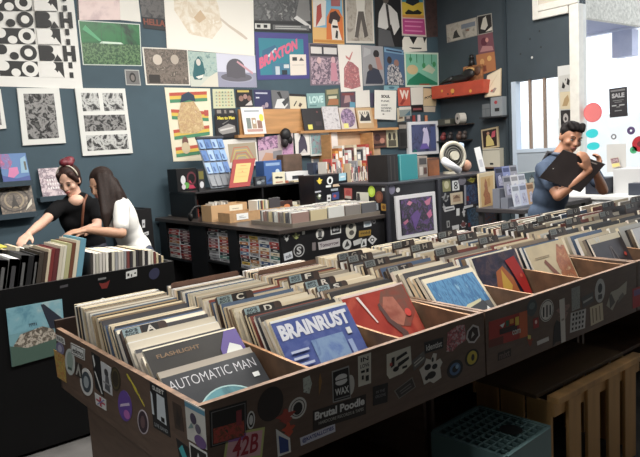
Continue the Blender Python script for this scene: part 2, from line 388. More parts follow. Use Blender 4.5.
stick([(445.7, 331), (465.7, 322), (466, 345), (446.7, 354)], img([(50, 40, 40), (200, 190, 190), (200, 90, 100), (90, 70, 70), (226, 214, 214)], 70, 5), shape=[(0, .1), (.3, 0), (.6, .15), (1, .2), (.95, .9), (.6, 1), (.1, .9)], label='pink and white scribbled sticker')
stick(oval(473, 334, 7, 9.5), (196, 190, 188), [P([(.5 + (u - .5) * .78, .5 + (v - .5) * .8) for u, v in [(.2, .1), (.6, 0), (1, .3), (.9, .8), (.5, 1), (.1, .75), (0, .4)]], (46, 32, 30)), P([(.35, .3), (.6, .45), (.45, .65)], (180, 176, 170))], shape=[(.2, .1), (.6, 0), (1, .3), (.9, .8), (.5, 1), (.1, .75), (0, .4)])
stick(oval(455, 369, 8, 9), (20, 22, 28), [O(.5, .5, .34, .34, .55, (66, 104, 150)), E(.62, .6, .1, .12, (130, 170, 200))], shape='ellipse', label='blue ringed black sticker')
stick(oval(472, 357.6, 7, 8.5), (30, 28, 20), [E(.5, .5, .36, .4, (196, 176, 50)), E(.55, .5, .12, .2, (40, 36, 20))], shape='ellipse', label='yellow sticker with a dark centre')
# front of the second bin
stick([(489, 322), (527, 310.4), (527.6, 336), (489, 348)], (176, 40, 30), [R(.0, .0, .36, .3, (110, 40, 30)), R(.78, .0, 1, 1, (206, 90, 40)), R(.26, .38, .72, .6, (50, 26, 24)), P([(.26, .75), (.34, .62), (.4, .8)], W_), R(.42, .62, .5, .85, (40, 100, 70)), R(.52, .68, .62, .86, (216, 150, 50)), R(.66, .55, .76, .88, (222, 190, 60)), T('com', .58, .22, .8, .4, (206, 210, 200))], label='red and orange sticker with small yellow and green letters')
stick([(498, 353), (511, 348), (511, 356), (498, 361)], (44, 30, 26), [T('mixt', .1, .1, .9, .9, (110, 90, 84))])
stick(oval(532, 307.6, 5, 8.5), (60, 72, 74), [E(.5, .6, .3, .2, (100, 116, 116))], shape='ellipse')
stick(oval(546.7, 310.5, 7, 11), (214, 212, 204), [O(.5, .5, .46, .46, .93, K), R(.22, .25, .32, .7, K), R(.45, .2, .55, .75, K), R(.68, .25, .78, .7, K)], shape='ellipse', label='white oval sticker with black bars')
stick([(533, 319), (538.5, 317), (539, 327), (533.5, 329)], (170, 36, 36), [E(.5, .6, .2, .2, (230, 200, 190))])
stick([(526, 333), (534, 335), (533, 346), (527, 348)], (150, 56, 34), [R(.2, .6, .6, .9, (214, 200, 90))], shape=blob)
stick([(537, 341.5), (548.6, 336.5), (549, 340.5), (537.5, 345.5)], (206, 202, 196))
stick([(556, 301), (571, 296), (571, 319), (555, 325)], img([(60, 40, 34), (150, 110, 100), (90, 64, 56)], 80, 9), shape=blob)
stick([(559.5, 300), (564.6, 298), (565.7, 341), (561.5, 343)], (206, 200, 190), [R(.2, .5, .8, .55, (150, 140, 130))], label='tall white sticker like a guitar neck', lift=.0016)
stick([(552.5, 322), (561, 318), (561, 341), (552.5, 347)], (24, 20, 22), shape=[(0, 0), (.4, .1), (1, 0), (.95, .8), (.5, 1), (.2, .8)])
stick([(571.4, 288.6), (580, 285.7), (580, 308), (572, 311.4)], img([(60, 62, 60), (150, 156, 150), (100, 104, 100)], 120, 11))
stick([(581, 298), (593, 292), (594, 301), (583, 308.6)], (80, 80, 78), [R(.1, .4, .9, .6, (170, 170, 164))])
stick(oval(600, 290.6, 5, 12), (190, 190, 186), [E(.5, .6, .22, .2, (60, 60, 60)), R(.3, .15, .7, .35, (70, 70, 70))], shape='ellipse', label='white upright oval sticker')
stick([(571, 313), (586, 308.6), (585, 328), (570, 333)], (206, 204, 200), [R(.1 + .2 * i, .1 + .24 * (j % 4) , .1 + .2 * i + .11, .1 + .24 * (j % 4) + .13, K) for i in range(4) for j in range(i, i + 4)], label='black and white maze sticker')
stick([(590, 307.5), (602.5, 302.5), (603.5, 320), (591, 326)], (206, 192, 160), [R(.15, .1, .22, .9, (110, 90, 70)), R(.4, .15, .5, .85, (130, 110, 86)), R(.7, .1, .76, .9, (110, 90, 70))], label='cream sticker with brown stripes')
stick([(604, 297), (627, 281), (626, 297), (609, 314)], (170, 164, 146), [P([(.1, .2), (.4, .3), (.3, .9), (.2, .9)], (90, 86, 80)), P([(.5, .1), (.9, .2), (.8, .5), (.6, .4)], (110, 104, 96))], shape=[(0, .5), (.2, 0), (.5, .3), (1, .2), (1, 1), (.6, .9), (.3, 1)], label='torn grey sticker set at a slant')
stick([(632.5, 289), (644, 285), (644, 304), (633, 309)], (186, 36, 44), [R(.1, .6, .9, .9, (120, 90, 140))], label='red and purple sticker by the photo edge')
# left end of the first bin
S = .51
stick([(55.5, 334), (64, 338.5), (65, 345), (56.5, 340.5)], W_, [T('WAVES', .08, .15, .92, .85, K)], 'l')
stick(oval(60, 348.6, 4, 6, S), (126, 122, 160), [E(.5, .5, .25, .3, (180, 176, 200))], 'l', shape='ellipse')
stick([(53.5, 349), (64.5, 356), (66.5, 383), (57.5, 377)], img([(60, 90, 60), (200, 180, 90), (190, 120, 60), (200, 210, 190)], 50, 13), (), 'l', label='small green and orange landscape sticker')
stick(oval(70, 362, 5, 13, S), (196, 204, 200), [E(.5, .55, .3, .34, (150, 170, 160)), R(.3, .2, .7, .3, (80, 100, 90))], 'l', shape='ellipse', label='pale oval sticker')
stick([(70.7, 342.5), (85, 349.5), (84.6, 360.6), (71, 354)], W_, [R(.04, .08, .96, .92, (60, 60, 62)), R(.07, .14, .93, .86, W_), T('eskmo', .14, .24, .88, .74, K)], 'l', label='white boxed sticker with a black word')
stick(oval(78.5, 370, 3.5, 7, S), (60, 50, 44), [P([(.1, .1), (.5, 1), (.9, .1), (.7, .1), (.5, .5), (.3, .1)], (170, 168, 160))], 'l')
stick(oval(86.5, 382, 6.5, 13.5, S), (216, 216, 214), [E(.5, .5, .36, .38, (70, 80, 90)), E(.5, .5, .2, .22, (160, 170, 176))], 'l', shape='ellipse', label='white ringed oval sticker with dark centre')
stick([(91, 351.5), (99.5, 357), (104, 397), (95.5, 388)], (24, 24, 28), [P([(.1, .9), (.25, .95), (.35, .7), (.2, .6)], W_), P([(.15, .5), (.3, .5), (.9, .05), (.75, .02)], W_)], 'l', label='black sticker with a white diagonal figure')
stick([(100.5, 361), (111, 367.6), (112.6, 396), (103, 390)], (206, 208, 212), [E(.5, .7, .2, .14, (60, 60, 64)), P([(.25, .1), (.4, .6), (.7, .6), (.8, .05)], (90, 92, 98)), R(.1, .3, .9, .36, (150, 150, 154))], 'l', label='white photo sticker with a grey figure')
stick(oval(115.5, 379, 5, 12, S), (52, 44, 32), [O(.5, .5, .4, .42, .8, (90, 80, 44))], 'l', shape='ellipse')
stick([(94.5, 392.5), (106, 400), (106.5, 411), (96, 404.5)], (214, 214, 214), [R(.1, .42, .9, .58, (196, 60, 90)), R(.42, .1, .58, .9, (196, 60, 90)), P([(.1, .1), (.2, .1), (.9, .9), (.8, .9)], (120, 130, 190))], 'l', label='small pink and white flag-like sticker')
stick([(125, 372), (131, 377), (146, 409), (138, 400)], (206, 190, 44), [], 'l', shape=[(.1, .95), (.4, 1), (.6, .75), (.9, .6), (.8, .35), (1, .1), (.8, .0), (.6, .3), (.3, .4), (.35, .7), (.0, .75)], label='yellow scribbled word sticker')
stick(oval(125, 406, 7, 15, S), (104, 70, 170), [P([(.15, .4), (.85, .6), (.8, .68), (.2, .5)], (214, 196, 230)), E(.65, .25, .22, .15, (190, 100, 190))], 'l', shape='ellipse', label='purple oval sticker')
stick(oval(143, 422, 5.5, 12, S), (200, 190, 200), [E(.5, .5, .42, .45, (60, 40, 54)), E(.5, .5, .2, .26, (110, 80, 84))], 'l', shape='ellipse', label='dark oval sticker with a white outline')
stick([(149.5, 381.5), (166, 390), (170.5, 437.6), (153.5, 427)], (26, 26, 30), [T('SLEET', .15, .86, .85, .95, W_), P([(.3, .25), (.85, .22), (.85, .8), (.4, .82)], (206, 216, 224)), R(.55, .25, .75, .35, K), P([(.02, .3), (.15, .3), (.12, .75), (.02, .8)], (206, 216, 224)), T('LIVE BAND', .12, .06, .9, .14, (150, 156, 160))], 'l', label='black and white poster sticker')
stick([(172, 401), (181, 406), (184, 432), (175, 428)], (64, 48, 38), [P([(.2, .2), (.5, .9), (.7, .5), (.9, .8), (.6, .1)], (44, 34, 30))], 'l')
stick([(184.4, 399.5), (204.5, 410), (207, 450), (187.5, 439)], (206, 206, 200), [R(.0, .84, 1, .96, (90, 150, 180)), E(.4, .62, .16, .14, (70, 60, 86)), E(.62, .42, .14, .12, (96, 90, 110)), E(.7, .12, .3, .16, (110, 80, 140)), P([(.1, .3), (.4, .4), (.3, .5)], (120, 150, 150))], 'l', label='pale comic picture sticker with purple figures')
stick([(176, 438), (188, 447), (192, 470), (180, 462)], (18, 18, 20), [P([(.1, .6), (.5, .9), (.9, .2), (.5, .05)], (60, 180, 190))], 'l', label='black sticker with a turquoise shape')
stick([(189, 442), (207, 453), (209, 478), (191, 468)], W_, [R(.06, .06, .94, .92, K), P([(.3, .25), (.5, .8), (.7, .25), (.6, .25), (.5, .5), (.4, .25)], W_)], 'l')

# ================================================================ records
RW, RL = .333, .335
_rec = {}
def rec_mesh(front, edge, t):
    key = (front, edge, t)
    if key not in _rec:
        o = MB().box((-RW / 2, 0, 0), (RW / 2, t, RL), front)
        o.m = [0] * len(o.f); e = o.mi(edge)
        for i, f in enumerate(o.f):
            n = (o.v[f[1]] - o.v[f[0]]).cross(o.v[f[2]] - o.v[f[1]])
            if abs(n.y) < max(abs(n.x), abs(n.z)): o.m[i] = e
        b = o.build('vinyl_record', org=(0, 0, 0)); me = b.data; bpy.data.objects.remove(b); _rec[key] = me
    return _rec[key]
PALE = [(232, 222, 196), (224, 210, 176), (236, 232, 220), (214, 204, 184), (228, 226, 222), (206, 186, 150), (220, 196, 160), (196, 190, 180), (232, 214, 200)]
DARK = [(96, 70, 56), (44, 40, 40), (120, 96, 76), (84, 50, 44), (70, 78, 86), (128, 116, 104)]
FRONTS = [(206, 190, 160), (196, 186, 166), (60, 60, 64), (120, 104, 86), (220, 210, 190), (150, 140, 126), (206, 190, 160), (60, 60, 66), (130, 60, 50), (70, 90, 120), (180, 170, 150), (40, 36, 36), (150, 130, 100), (200, 200, 196)]
def place_record(x, yt, zt, th, edge, front, t, label, group, rz=0):
    o = bpy.data.objects.new('vinyl_record', rec_mesh(front, edge, t)); COL.objects.link(o)
    o.location = (x, yt - RL * math.sin(th), zt - RL * math.cos(th)); o.rotation_euler = (-th, 0, rz)
    return tag(o, label, 'record', group)
def top_q(x, yt, zt, th):
    """corners (TL TR BR BL) of the front face of a sleeve leaning back by th"""
    dy, dz = RL * math.sin(th), RL * math.cos(th)
    return [(x - RW / 2, yt, zt), (x + RW / 2, yt, zt), (x + RW / 2, yt - dy, zt - dz), (x - RW / 2, yt - dy, zt - dz)]
def cover(x, yt, zt, th, bg, els, label, t=.009, edge=(226, 220, 206), group='albums at the front of the island'):
    return tag(sheet('vinyl_record', top_q(x, yt, zt, th), t, bg, els, edge=edge, step=.0005), label, 'record', group)
CHROME = (200, 200, 206)
lim = lambda k, i: (([.018] + [d + .0075 for d in DIVS[k]])[i], DIVS[k][i] - .0055)
colx = lambda k, i: BX + BP * k + sum(lim(k, i)) / 2
D2 = math.radians
def arc(cu, cv, r, a0, a1, w, n=18):
    A = [D2(a0 + (a1 - a0) * i / n) for i in range(n + 1)]
    return [(cu + r * math.cos(a), cv + r * math.sin(a)) for a in A] + [(cu + (r - w) * math.cos(a), cv + (r - w) * math.sin(a)) for a in reversed(A)]
dk = (62, 64, 68)
COVERS = {
 (0, 0): dict(y=1.775, z=.946, th=48, zm=1.038, n=38, who='the AUTOMATIC MAN album', bg=mat(dk, .3, var=.12, scale=6), els=[
    T('AUTOMATIC MAN', .04, .85, .95, .95, CHROME, .0, -.012), E(.5, .38, .36, .36, img([(46, 92, 104), (78, 140, 150), (96, 160, 172)], 6, 2)), P(arc(.5, .38, .37, 0, 180, .014), (150, 190, 190)), R(.86, .74, .93, .79, W_)],
    label='dark grey album reading AUTOMATIC MAN over a teal globe, nearest the corner'),
 (0, 1): dict(y=1.75, z=1.04, th=36, n=36, who='the BRAINRUST album', bg=img([(60, 76, 150), (84, 100, 168), (70, 88, 160), (100, 116, 176)], 14, 4), els=[
    R(.0, .975, 1, 1, W_), T('BRAINRUST', .05, .77, .95, .94, (220, 222, 232), 0, .05), R(.36, .2, .78, .7, img([(70, 100, 170), (130, 160, 200), (90, 120, 190)], 12, 4)),
    P([(.4, .2), (.5, .45), (.62, .42), (.76, .3), (.78, .2)], (50, 66, 150)), R(.84, .66, .9, .73, W_), R(.8, .2, .86, .6, (150, 170, 214)), R(.08, .62, .3, .645, (190, 200, 226)), R(.08, .55, .26, .575, (190, 200, 226)), R(.08, .48, .3, .505, (190, 200, 226))],
    label='blue album reading BRAINRUST in large white letters'),
 (0, 2): dict(y=1.84, z=1.035, th=34, n=32, who='the red album with a woman\'s face', bg=img([(140, 44, 38), (186, 66, 54), (170, 56, 48), (196, 84, 66)], 5, 7, .3), els=[
    R(0, .97, 1, 1, (226, 200, 190)), P([(.45, .75), (.6, .95), (.98, .98), (.98, .6), (.8, .45), (.62, .5)], img([(150, 74, 60), (128, 86, 74), (164, 70, 58)], 8, 2, .3)), P([(.5, .72), (.6, .88), (.75, .85), (.82, .6), (.7, .48), (.58, .55)], img([(176, 100, 82), (190, 116, 96), (160, 84, 70)], 9, 5, .3)),
    P([(.46, .8), (.5, .82), (.56, .6), (.72, .4), (.7, .2), (.6, .0), (.5, .0), (.62, .25), (.62, .4), (.5, .58)], (96, 64, 60)), P([(.2, .95), (.24, .95), (.36, .6), (.34, .6)], (236, 220, 214)), E(.86, .62, .05, .05, (230, 70, 60)), P([(.5, 0), (.6, .16), (.74, .2), (.8, 0)], (100, 80, 78))],
    label='glossy red album with a woman\'s face in shadow'),
 (1, 0): dict(y=1.82, z=1.03, th=39, n=24, who='the album of a car in blue woods', bg=CREAM, els=[
    R(.03, .06, .95, .93, mat((92, 96, 100), .4, var=.1, scale=20)), R(.03, .5, .95, .93, img([(40, 84, 130), (92, 150, 196), (60, 110, 160), (140, 186, 214)], 14, 6, stretch=(4, 1, .7))), P([(.06, .3), (.5, .52), (.8, .55), (.7, .42), (.3, .28)], (206, 200, 160)),
    P([(.3, .3), (.36, .42), (.52, .47), (.82, .52), (.86, .4), (.7, .3), (.4, .22)], (70, 74, 80)), P([(.4, .25), (.7, .36), (.7, .385), (.4, .28)], (206, 206, 204)), P([(.4, .06), (.62, .22), (.7, .06)], (206, 196, 150)), P([(.78, .38), (.82, .43), (.86, .38), (.82, .33)], W_)],
    label='album of a grey car before blue trees, with a cream border'),
 (1, 1): dict(y=1.85, z=1.058, th=24, n=22, who='the painted-face album', bg=mat((44, 40, 60), .35, var=.15, scale=10), els=[
    R(0, .0, 1, 1, img([(36, 30, 40), (54, 48, 74), (90, 70, 80), (30, 26, 34)], 18, 8)), P([(.3, 0), (.26, .4), (.4, .74), (.58, .8), (.72, .6), (.78, .2), (.76, 0)], (196, 104, 50)), P([(.4, .45), (.52, .76), (.64, .5), (.56, .4)], (226, 176, 60)), R(.5, .0, .54, .36, (200, 176, 140)),
    E(.38, .28, .09, .07, (60, 60, 90)), E(.64, .28, .09, .07, (60, 60, 90)), E(.39, .28, .04, .03, (190, 170, 150)), E(.65, .28, .04, .03, (190, 170, 150)), P([(.74, 0), (.84, .3), (.72, .72), (.66, .86), (.9, .9), (.98, .6), (1, 0)], (196, 36, 32)), E(.9, .6, .03, .03, (226, 90, 60))],
    label='album with a painted orange face on dark blue and a red edge'),
 (1, 2): dict(y=1.83, z=1.053, th=26, n=20, who='the cream album of giraffes', bg=mat((226, 206, 164), .45, var=.05, scale=8), els=[
    P([(.6, .2), (.62, .7), (.8, .95), (.98, .9), (.98, .1)], img([(226, 190, 140), (206, 130, 90), (180, 110, 80), (232, 206, 164)], 16, 3)), P([(.3, .72), (.36, .76), (.44, .66), (.62, .42), (.7, .1), (.58, .1), (.5, .4), (.38, .6)], (150, 96, 80)), P([(.2, .42), (.24, .5), (.3, .48), (.24, .36)], (160, 110, 90)), R(.12, .8, .5, .815, (160, 140, 110))],
    label='cream album with orange-brown giraffes'),
 (2, 0): dict(y=1.755, z=1.04, th=27, n=18, who='the dark album with green script', bg=mat((62, 56, 62), .4, var=.15, scale=9), els=[
    R(0, .9, .96, 1, CREAM), T('VI', .16, .91, .3, .99, W_), P([(.42, .2), (.5, .8), (.52, .8), (.46, .2)], (130, 122, 124)), P([(.52, .8), (.7, .2), (.74, .2), (.55, .8)], (120, 112, 112)), E(.86, .62, .04, .035, (206, 66, 50)), T('lucy', .72, .14, .98, .32, (150, 164, 120))],
    label='dark album with a red dot and green script'),
 (2, 1): dict(y=1.70, z=1.05, th=24, n=14, who='the crumpled white album', bg=mat((216, 216, 218), .4, var=.05, scale=12), els=[R(.1, .3, .9, .8, (190, 196, 206))], label='white album beyond the dark album with green script'),
 (2, 2): dict(y=1.70, z=1.05, th=24, n=12, who='the farthest grey album', bg=mat((120, 120, 124), .4), els=[R(.1, .1, .9, .9, (90, 90, 96))], label='grey album at the front of the bin cut by the photo\'s edge'),
}
for i in range(3): COVERS[(3, i)] = dict(y=1.75, z=1.05, th=22, n=7, who=['the navy album', 'the green album', 'the black album'][i] + ' of the farthest bin', bg=[(40, 50, 90), (60, 96, 70), (36, 34, 36)][i], els=[R(.1, .2, .9, .8, (150, 140, 130))], label=['navy', 'green', 'black'][i] + ' album at the front of the farthest brown bin')

CARDK = mat((58, 42, 36), .5, var=.1, scale=14)
def divider_card(x, yt, zt, th, letter, label, wtab=.5, brown=False, full=False):
    """a plastic divider with a raised tab, a genre label and a letter"""
    up = Vector((0, math.sin(th), math.cos(th))); rt = Vector((1, 0, 0)); nb = up.cross(rt).normalized()   # faces the browser
    if nb.y > 0: nb = -nb
    top = Vector((x - RW / 2, yt, zt)); t = .004; H = .034
    r = empty('divider_card', (x, yt - RL * math.sin(th), zt - RL * math.cos(th)))
    tag(r, label, 'divider card', 'divider cards of the island')
    w = RW * (.99 if full else wtab)
    if full: H = .02
    out = [(0, -RL), (RW, -RL), (RW, -.012), (min(RW, w + .012), -.008), (w, 0)] + [(w - .012 * (1 - math.cos(a)), H - .012 + .012 * math.sin(a)) for a in [0, .5, 1.0, 1.57]] + [(.012 - .012 * math.sin(a), H - .012 + .012 * math.cos(a)) for a in [0, .5, 1.0, 1.57]]
    mb = MB(); f = [top + rt * a + up * b for a, b in out]; bk = [p - nb * t for p in f]; n = len(f)
    m = mat((92, 60, 44), .55, var=.1, scale=10) if brown else CARDK
    mb.raw(f + bk, [tuple(range(n)), tuple(range(2 * n - 1, n - 1, -1))] + [(i, n + i, n + (i + 1) % n, (i + 1) % n) for i in range(n)], m)
    cd_ = mb.build('card', r)
    def q(a0, a1, b0, b1, k=.0006): return [top + rt * a + up * b + nb * k for a, b in ((a0, b1), (a1, b1), (a1, b0), (a0, b0))]
    if letter:
        o = sheet('genre_label', q(.008, .070, .002, .032), .0004, (126, 148, 154) if x < 2 else (116, 122, 122), [T("60'S", .15, .54, .85, .88, (30, 40, 50)), T('ROCK', .12, .12, .88, .46, (30, 40, 50))], r); o['label'] = 'pale blue genre label'
        o = sheet('letter_label', q(.076, .135, .002, .032), .0004, (26, 24, 26), [T(letter, .22, .12, .78, .88, (190, 186, 178) if x < 2 else (140, 132, 122), 0, .03)], r); o['label'] = 'black label with a white letter'
    return r
CARDS = {(0, 0): [(1.975, 'A', 0)], (0, 1): [(1.87, 'D', 0), (2.06, 'C', 0), (2.49, '', 1)], (0, 2): [(1.93, 'S', 0), (2.02, 'R', 0), (2.16, 'F', 0), (2.42, '', 1)],
         (1, 0): [(1.90, 'T', 0), (2.08, 'M', 0), (2.24, 'N', 0), (2.36, 'G', 0)], (1, 1): [(1.99, 'B', 0), (2.18, 'H', 0), (2.36, 'J', 0)], (1, 2): [(2.02, 'K', 0), (2.22, 'L', 0), (2.40, 'P', 0)],
         (2, 0): [(1.86, 'W', 0), (2.12, 'V', 0), (2.3, 'E', 0)], (2, 1): [(1.98, 'I', 0), (2.26, 'O', 0)], (2, 2): [(2.0, 'Q', 0), (2.3, 'U', 0)], (3, 0): [(2.1, 'X', 0), (2.34, 'Y', 0)], (3, 1): [(2.2, 'Z', 0)], (3, 2): [(2.2, 'AB', 0)]}
def FL(x, y, th):
    """second album showing behind AUTOMATIC MAN"""
    z = max(BOT + .028 + RL * math.cos(th), 1.012)
    cover(x - .004, y + .002 + (z - 1.0) * math.tan(th), z, th, mat((48, 46, 44), .35, var=.1, scale=8), [
        R(0, .985, 1, 1, CREAM), T('FLASHLIGHT', .1, .87, .55, .915, (120, 92, 60)), P([(.1, .4), (.14, .62), (.62, .72), (.66, .5), (.6, .3), (.2, .3)], (92, 70, 140)), P([(.2, .45), (.6, .6), (.6, .5), (.2, .36)], (206, 176, 90)), P([(.7, .5), (.74, .8), (.86, .98), (1, .98), (1, .5)], (82, 62, 140)), P([(.78, .5), (.78, .74), (.86, .84), (.96, .78), (.99, .5)], (196, 200, 196)), E(.88, .6, .06, .06, (206, 80, 60))],
        'dark album with a purple panel, second behind the AUTOMATIC MAN album')
for (k, i), c in COVERS.items():
    x = colx(k, i); jit = max(.0, (lim(k, i)[1] - lim(k, i)[0] - RW) / 2 - .002); jit = min(jit, .008); th0 = D2(c['th']); y0, z0 = c['y'], c['z']; yend = 2.50 if (k, i) == (0, 0) else 2.52
    cover(x, y0, z0, th0, c['bg'], c['els'], c['label'])
    seq = []; n = c['n']
    for j in range(n):
        pale = rnd.random() < .86
        seq.append(('r', rnd.choice((.011, .013, .014)) if k == 0 else rnd.choice((.014, .018)), pale))
    r0 = y0 + (1.0 - z0) * math.tan(th0); span = yend - r0
    for yc, L, br in CARDS[(k, i)]: seq.insert(min(len(seq), int(n * max(0, (yc - r0) / span) ** (1.0 if k == 0 else .8)) + 1), ('c', .004, (L, br)))
    if (k, i) == (0, 0): seq.insert(1, ('f', .009, None))
    thick = .009 / math.cos(th0) + sum(q[1] for q in seq) * 1.06 / math.cos(th0 * .4)
    gap = max(.0015, (span - thick) / len(seq)); y = r0 + .009 / math.cos(th0) + gap * .5
    zmax = c.get('zm', 1.046); zl = z0
    for j, (kind, t, p) in enumerate(seq):
        s = min(1, max(0, (y - r0) / span)); th = D2(4) + (th0 - D2(4)) * (1 - s) ** 1.1
        zl = z0 + (zmax - z0) * min(1, s * 3.0) - .012 * max(0, s - .6)
        if kind == 'r':
            z = zl + rnd.uniform(-.006, .006); th = max(th, 0)
            if z - RL * math.cos(th) < BOT + .028: z = BOT + .028 + RL * math.cos(th)
            e = rnd.choice(PALE if p else DARK); f = rnd.choice(FRONTS)
            yt = y + (z - 1.0) * math.tan(th)
            place_record(x + rnd.uniform(-jit, jit), yt, z, th, e, f, t, ('pale-edged' if p else 'dark-edged') + ' record packed in the row behind ' + c['who'], ('pale' if p else 'dark') + ' records behind ' + c['who'], rnd.uniform(-.002, .002))
        elif kind == 'c':
            L, br = p
            zc = max(zl + (.006 if br else -.016), BOT + .028 + RL * math.cos(th))
            divider_card(x - .001, y + .002 + (zc - 1.0) * math.tan(th), zc, th, L, ('dark divider card lettered %s, behind %s' % (L, c['who'])) if L else ('plain brown divider card far back behind %s' % c['who']), brown=bool(br), full=bool(br))
        else:
            FL(x, y, th)
        y += t / math.cos(th) + gap + (.003 if kind == 'c' else 0)
# ================================================================ the black bin the two women browse
LX0, LX1, LY0, LY1 = -.45, 1.80, 3.74, 4.40
lb = empty('record_bin', ((LX0 + LX1) / 2, (LY0 + LY1) / 2, 0)); tag(lb, 'long black record bin the two women browse, album cover stuck on its front', 'record bin')
m = MB(); m.box((LX0, LY0, .02), (LX1, LY0 + .02, .95), BLACK, mtop=BLACK_EDGE); m.build('front_board', lb)
MB().box((LX0, LY1 - .02, .02), (LX1, LY1, .95), BLACK, mtop=BLACK_EDGE).build('back_board', lb)
for xa in (LX0, LX1 - .02): MB().box((xa, LY0 + .02, .02), (xa + .02, LY1 - .02, .95), BLACK, mtop=BLACK_EDGE).build('side_board', lb)
MB().box((LX0 + .02, LY0 + .02, .68), (LX1 - .02, LY1 - .02, .70), BLACK).build('bottom_board', lb)
xd = hit(82, 262, 1, LY0).x + .01
for xx in (xd, .25): MB().box((xx - .006, LY0 + .02, .70), (xx + .006, LY1 - .02, .93), BLACK).build('divider', lb)
MB().box((LX0 + .03, LY0 + .03, 0), (LX1 - .03, LY1 - .03, .02), BLACK).build('plinth', lb)
def lstick(pts, bg, els=(), label=None, **kw):
    o = sheet('sticker', [hit(px, py, 1, LY0 - .0008) for px, py in pts], .0006, bg, els, lb, step=.0003, **kw)
    if label: o['label'] = label
lstick([(101, 297.5), (105, 298), (105, 303), (97, 302)], W_, shape=[(0, 0), (.4, 1), (1, .9), (1, 0)])
lstick([(126, 272), (137, 269), (137, 276), (126, 279)], (206, 206, 202), [R(.12, .3, .3, .7, K), R(.45, .1, .55, .5, K), R(.75, .4, .9, .6, K)], 'white block-letter sticker')
lstick([(99, 283), (110, 280), (109, 288), (100, 289)], (120, 34, 30), [], 'dull red sticker', shape=[(0, 1), (.3, .8), (.7, .8), (1, 1), (.8, 0), (.2, 0)])
lstick([(98, 278.5), (106, 277), (106, 279), (98, 280.5)], (110, 110, 110))
lstick([(60, 286), (68, 284), (68, 286.5), (60, 288.5)], (70, 68, 72))
lstick([(148, 271), (159, 266), (160, 277), (150, 281)], (44, 46, 74), [], 'dark blue sticker', shape='ellipse')
# the album cover stuck on the front
q = [hit(px, py, 1, LY0 - .006) for px, py in ((6, 309), (62, 299), (66, 352), (12, 367))]
tag(sheet('album_cover', q, .005, (112, 160, 170), [R(.0, .55, 1, 1, img([(86, 140, 160), (120, 172, 186), (170, 190, 190)], 9, 5)), P([(.6, .97), (.66, .97), (1, .62), (.98, .48), (.74, .5)], (38, 44, 58)), T('7771', .36, .62, .5, .67, (50, 60, 70)),
    P([(.02, .3), (.2, .52), (.6, .58), (.8, .48), (.85, .3), (.5, .22)], img([(150, 140, 120), (90, 80, 70), (190, 180, 164), (60, 50, 50)], 40, 9)), P([(.0, .0), (.0, .36), (.3, .26), (.8, .3), (1, .3), (1, 0)], (70, 96, 84)), E(.86, .38, .04, .07, (170, 110, 80))]),
    'album cover with blue sky stuck on the front of the long black bin', 'album cover')

# box sets with their backs to us, leaning
BOXC = [((24, 24, 26), 1), ((216, 216, 214), 1), ((34, 34, 36), 1), ((22, 22, 24), 0), ((30, 28, 30), 1), ((60, 52, 44), 0), ((58, 44, 34), 0), ((196, 180, 150), 0), ((120, 40, 38), 0), ((96, 36, 38), 0), ((196, 186, 164), 0), ((206, 200, 180), 0), ((170, 166, 120), 0), ((108, 62, 40), 0), ((206, 196, 170), 0), ((96, 150, 170), 0)]
SPN = ['black', 'white', 'charcoal', 'plain black', 'black with grey lettering', 'olive brown', 'brown', 'cream', 'red', 'dark red', 'ivory', 'thin ivory', 'pale green', 'reddish brown', 'pale tan', 'light blue']
pxs = [-8, 2, 14, 22, 28, 33, 38, 42, 45, 49, 54, 58, 61, 66, 70, 74]
def lean_box(name, x, y, z0, w, d, h, lean, m, els=None, label='', catg='record', group=None, edge=None):
    """a flat case standing on its edge: w thick along x, d deep along y, h tall, top leaning towards +x by lean"""
    Tm = Matrix.Translation((x, y, z0)) @ Matrix.Rotation(lean, 4, 'Y')
    mb = MB(); p = [Tm @ Vector(v) for v in ((0, 0, 0), (w, 0, 0), (w, d, 0), (0, d, 0), (0, 0, h), (w, 0, h), (w, d, h), (0, d, h))]
    mb.hexa(p, m, edge)
    if els:
        sheet_mb([p[4], p[5], p[1], p[0]], .0004, m, els, mb=mb, step=.0006)
    return tag(mb.build(name, org=Tm @ Vector((w / 2, d / 2, 0))), label, catg, group)
for i, px in enumerate(pxs):
    a = hit(px, 262, 1, LY0 + .025).x; b = hit(pxs[i + 1], 262, 1, LY0 + .025).x if i + 1 < len(pxs) else a + .035
    w = (b - a) * .9; h = [.40, .40, .41, .40, .40, .41, .41, .42, .42, .42, .43, .43, .44, .44, .45, .46][i]
    els = []
    if BOXC[i][1]: els = [R(.3, .5, .7, .9, (90, 90, 90)), R(.25, .12, .75, .3, (60, 90, 120) if i == 4 else (150, 150, 150))] if i != 1 else [R(.3, .5, .7, .9, (60, 60, 62)), R(.2, .06, .8, .2, (60, 60, 62))]
    lean_box('boxed_record_set', a - .05, LY0 + .025, .72, w, .315, h, D2(13), BOXC[i][0], els, SPN[i] + ' spine of a boxed record set leaning in the black bin', 'box set', 'boxed record sets at the front of the black bin')
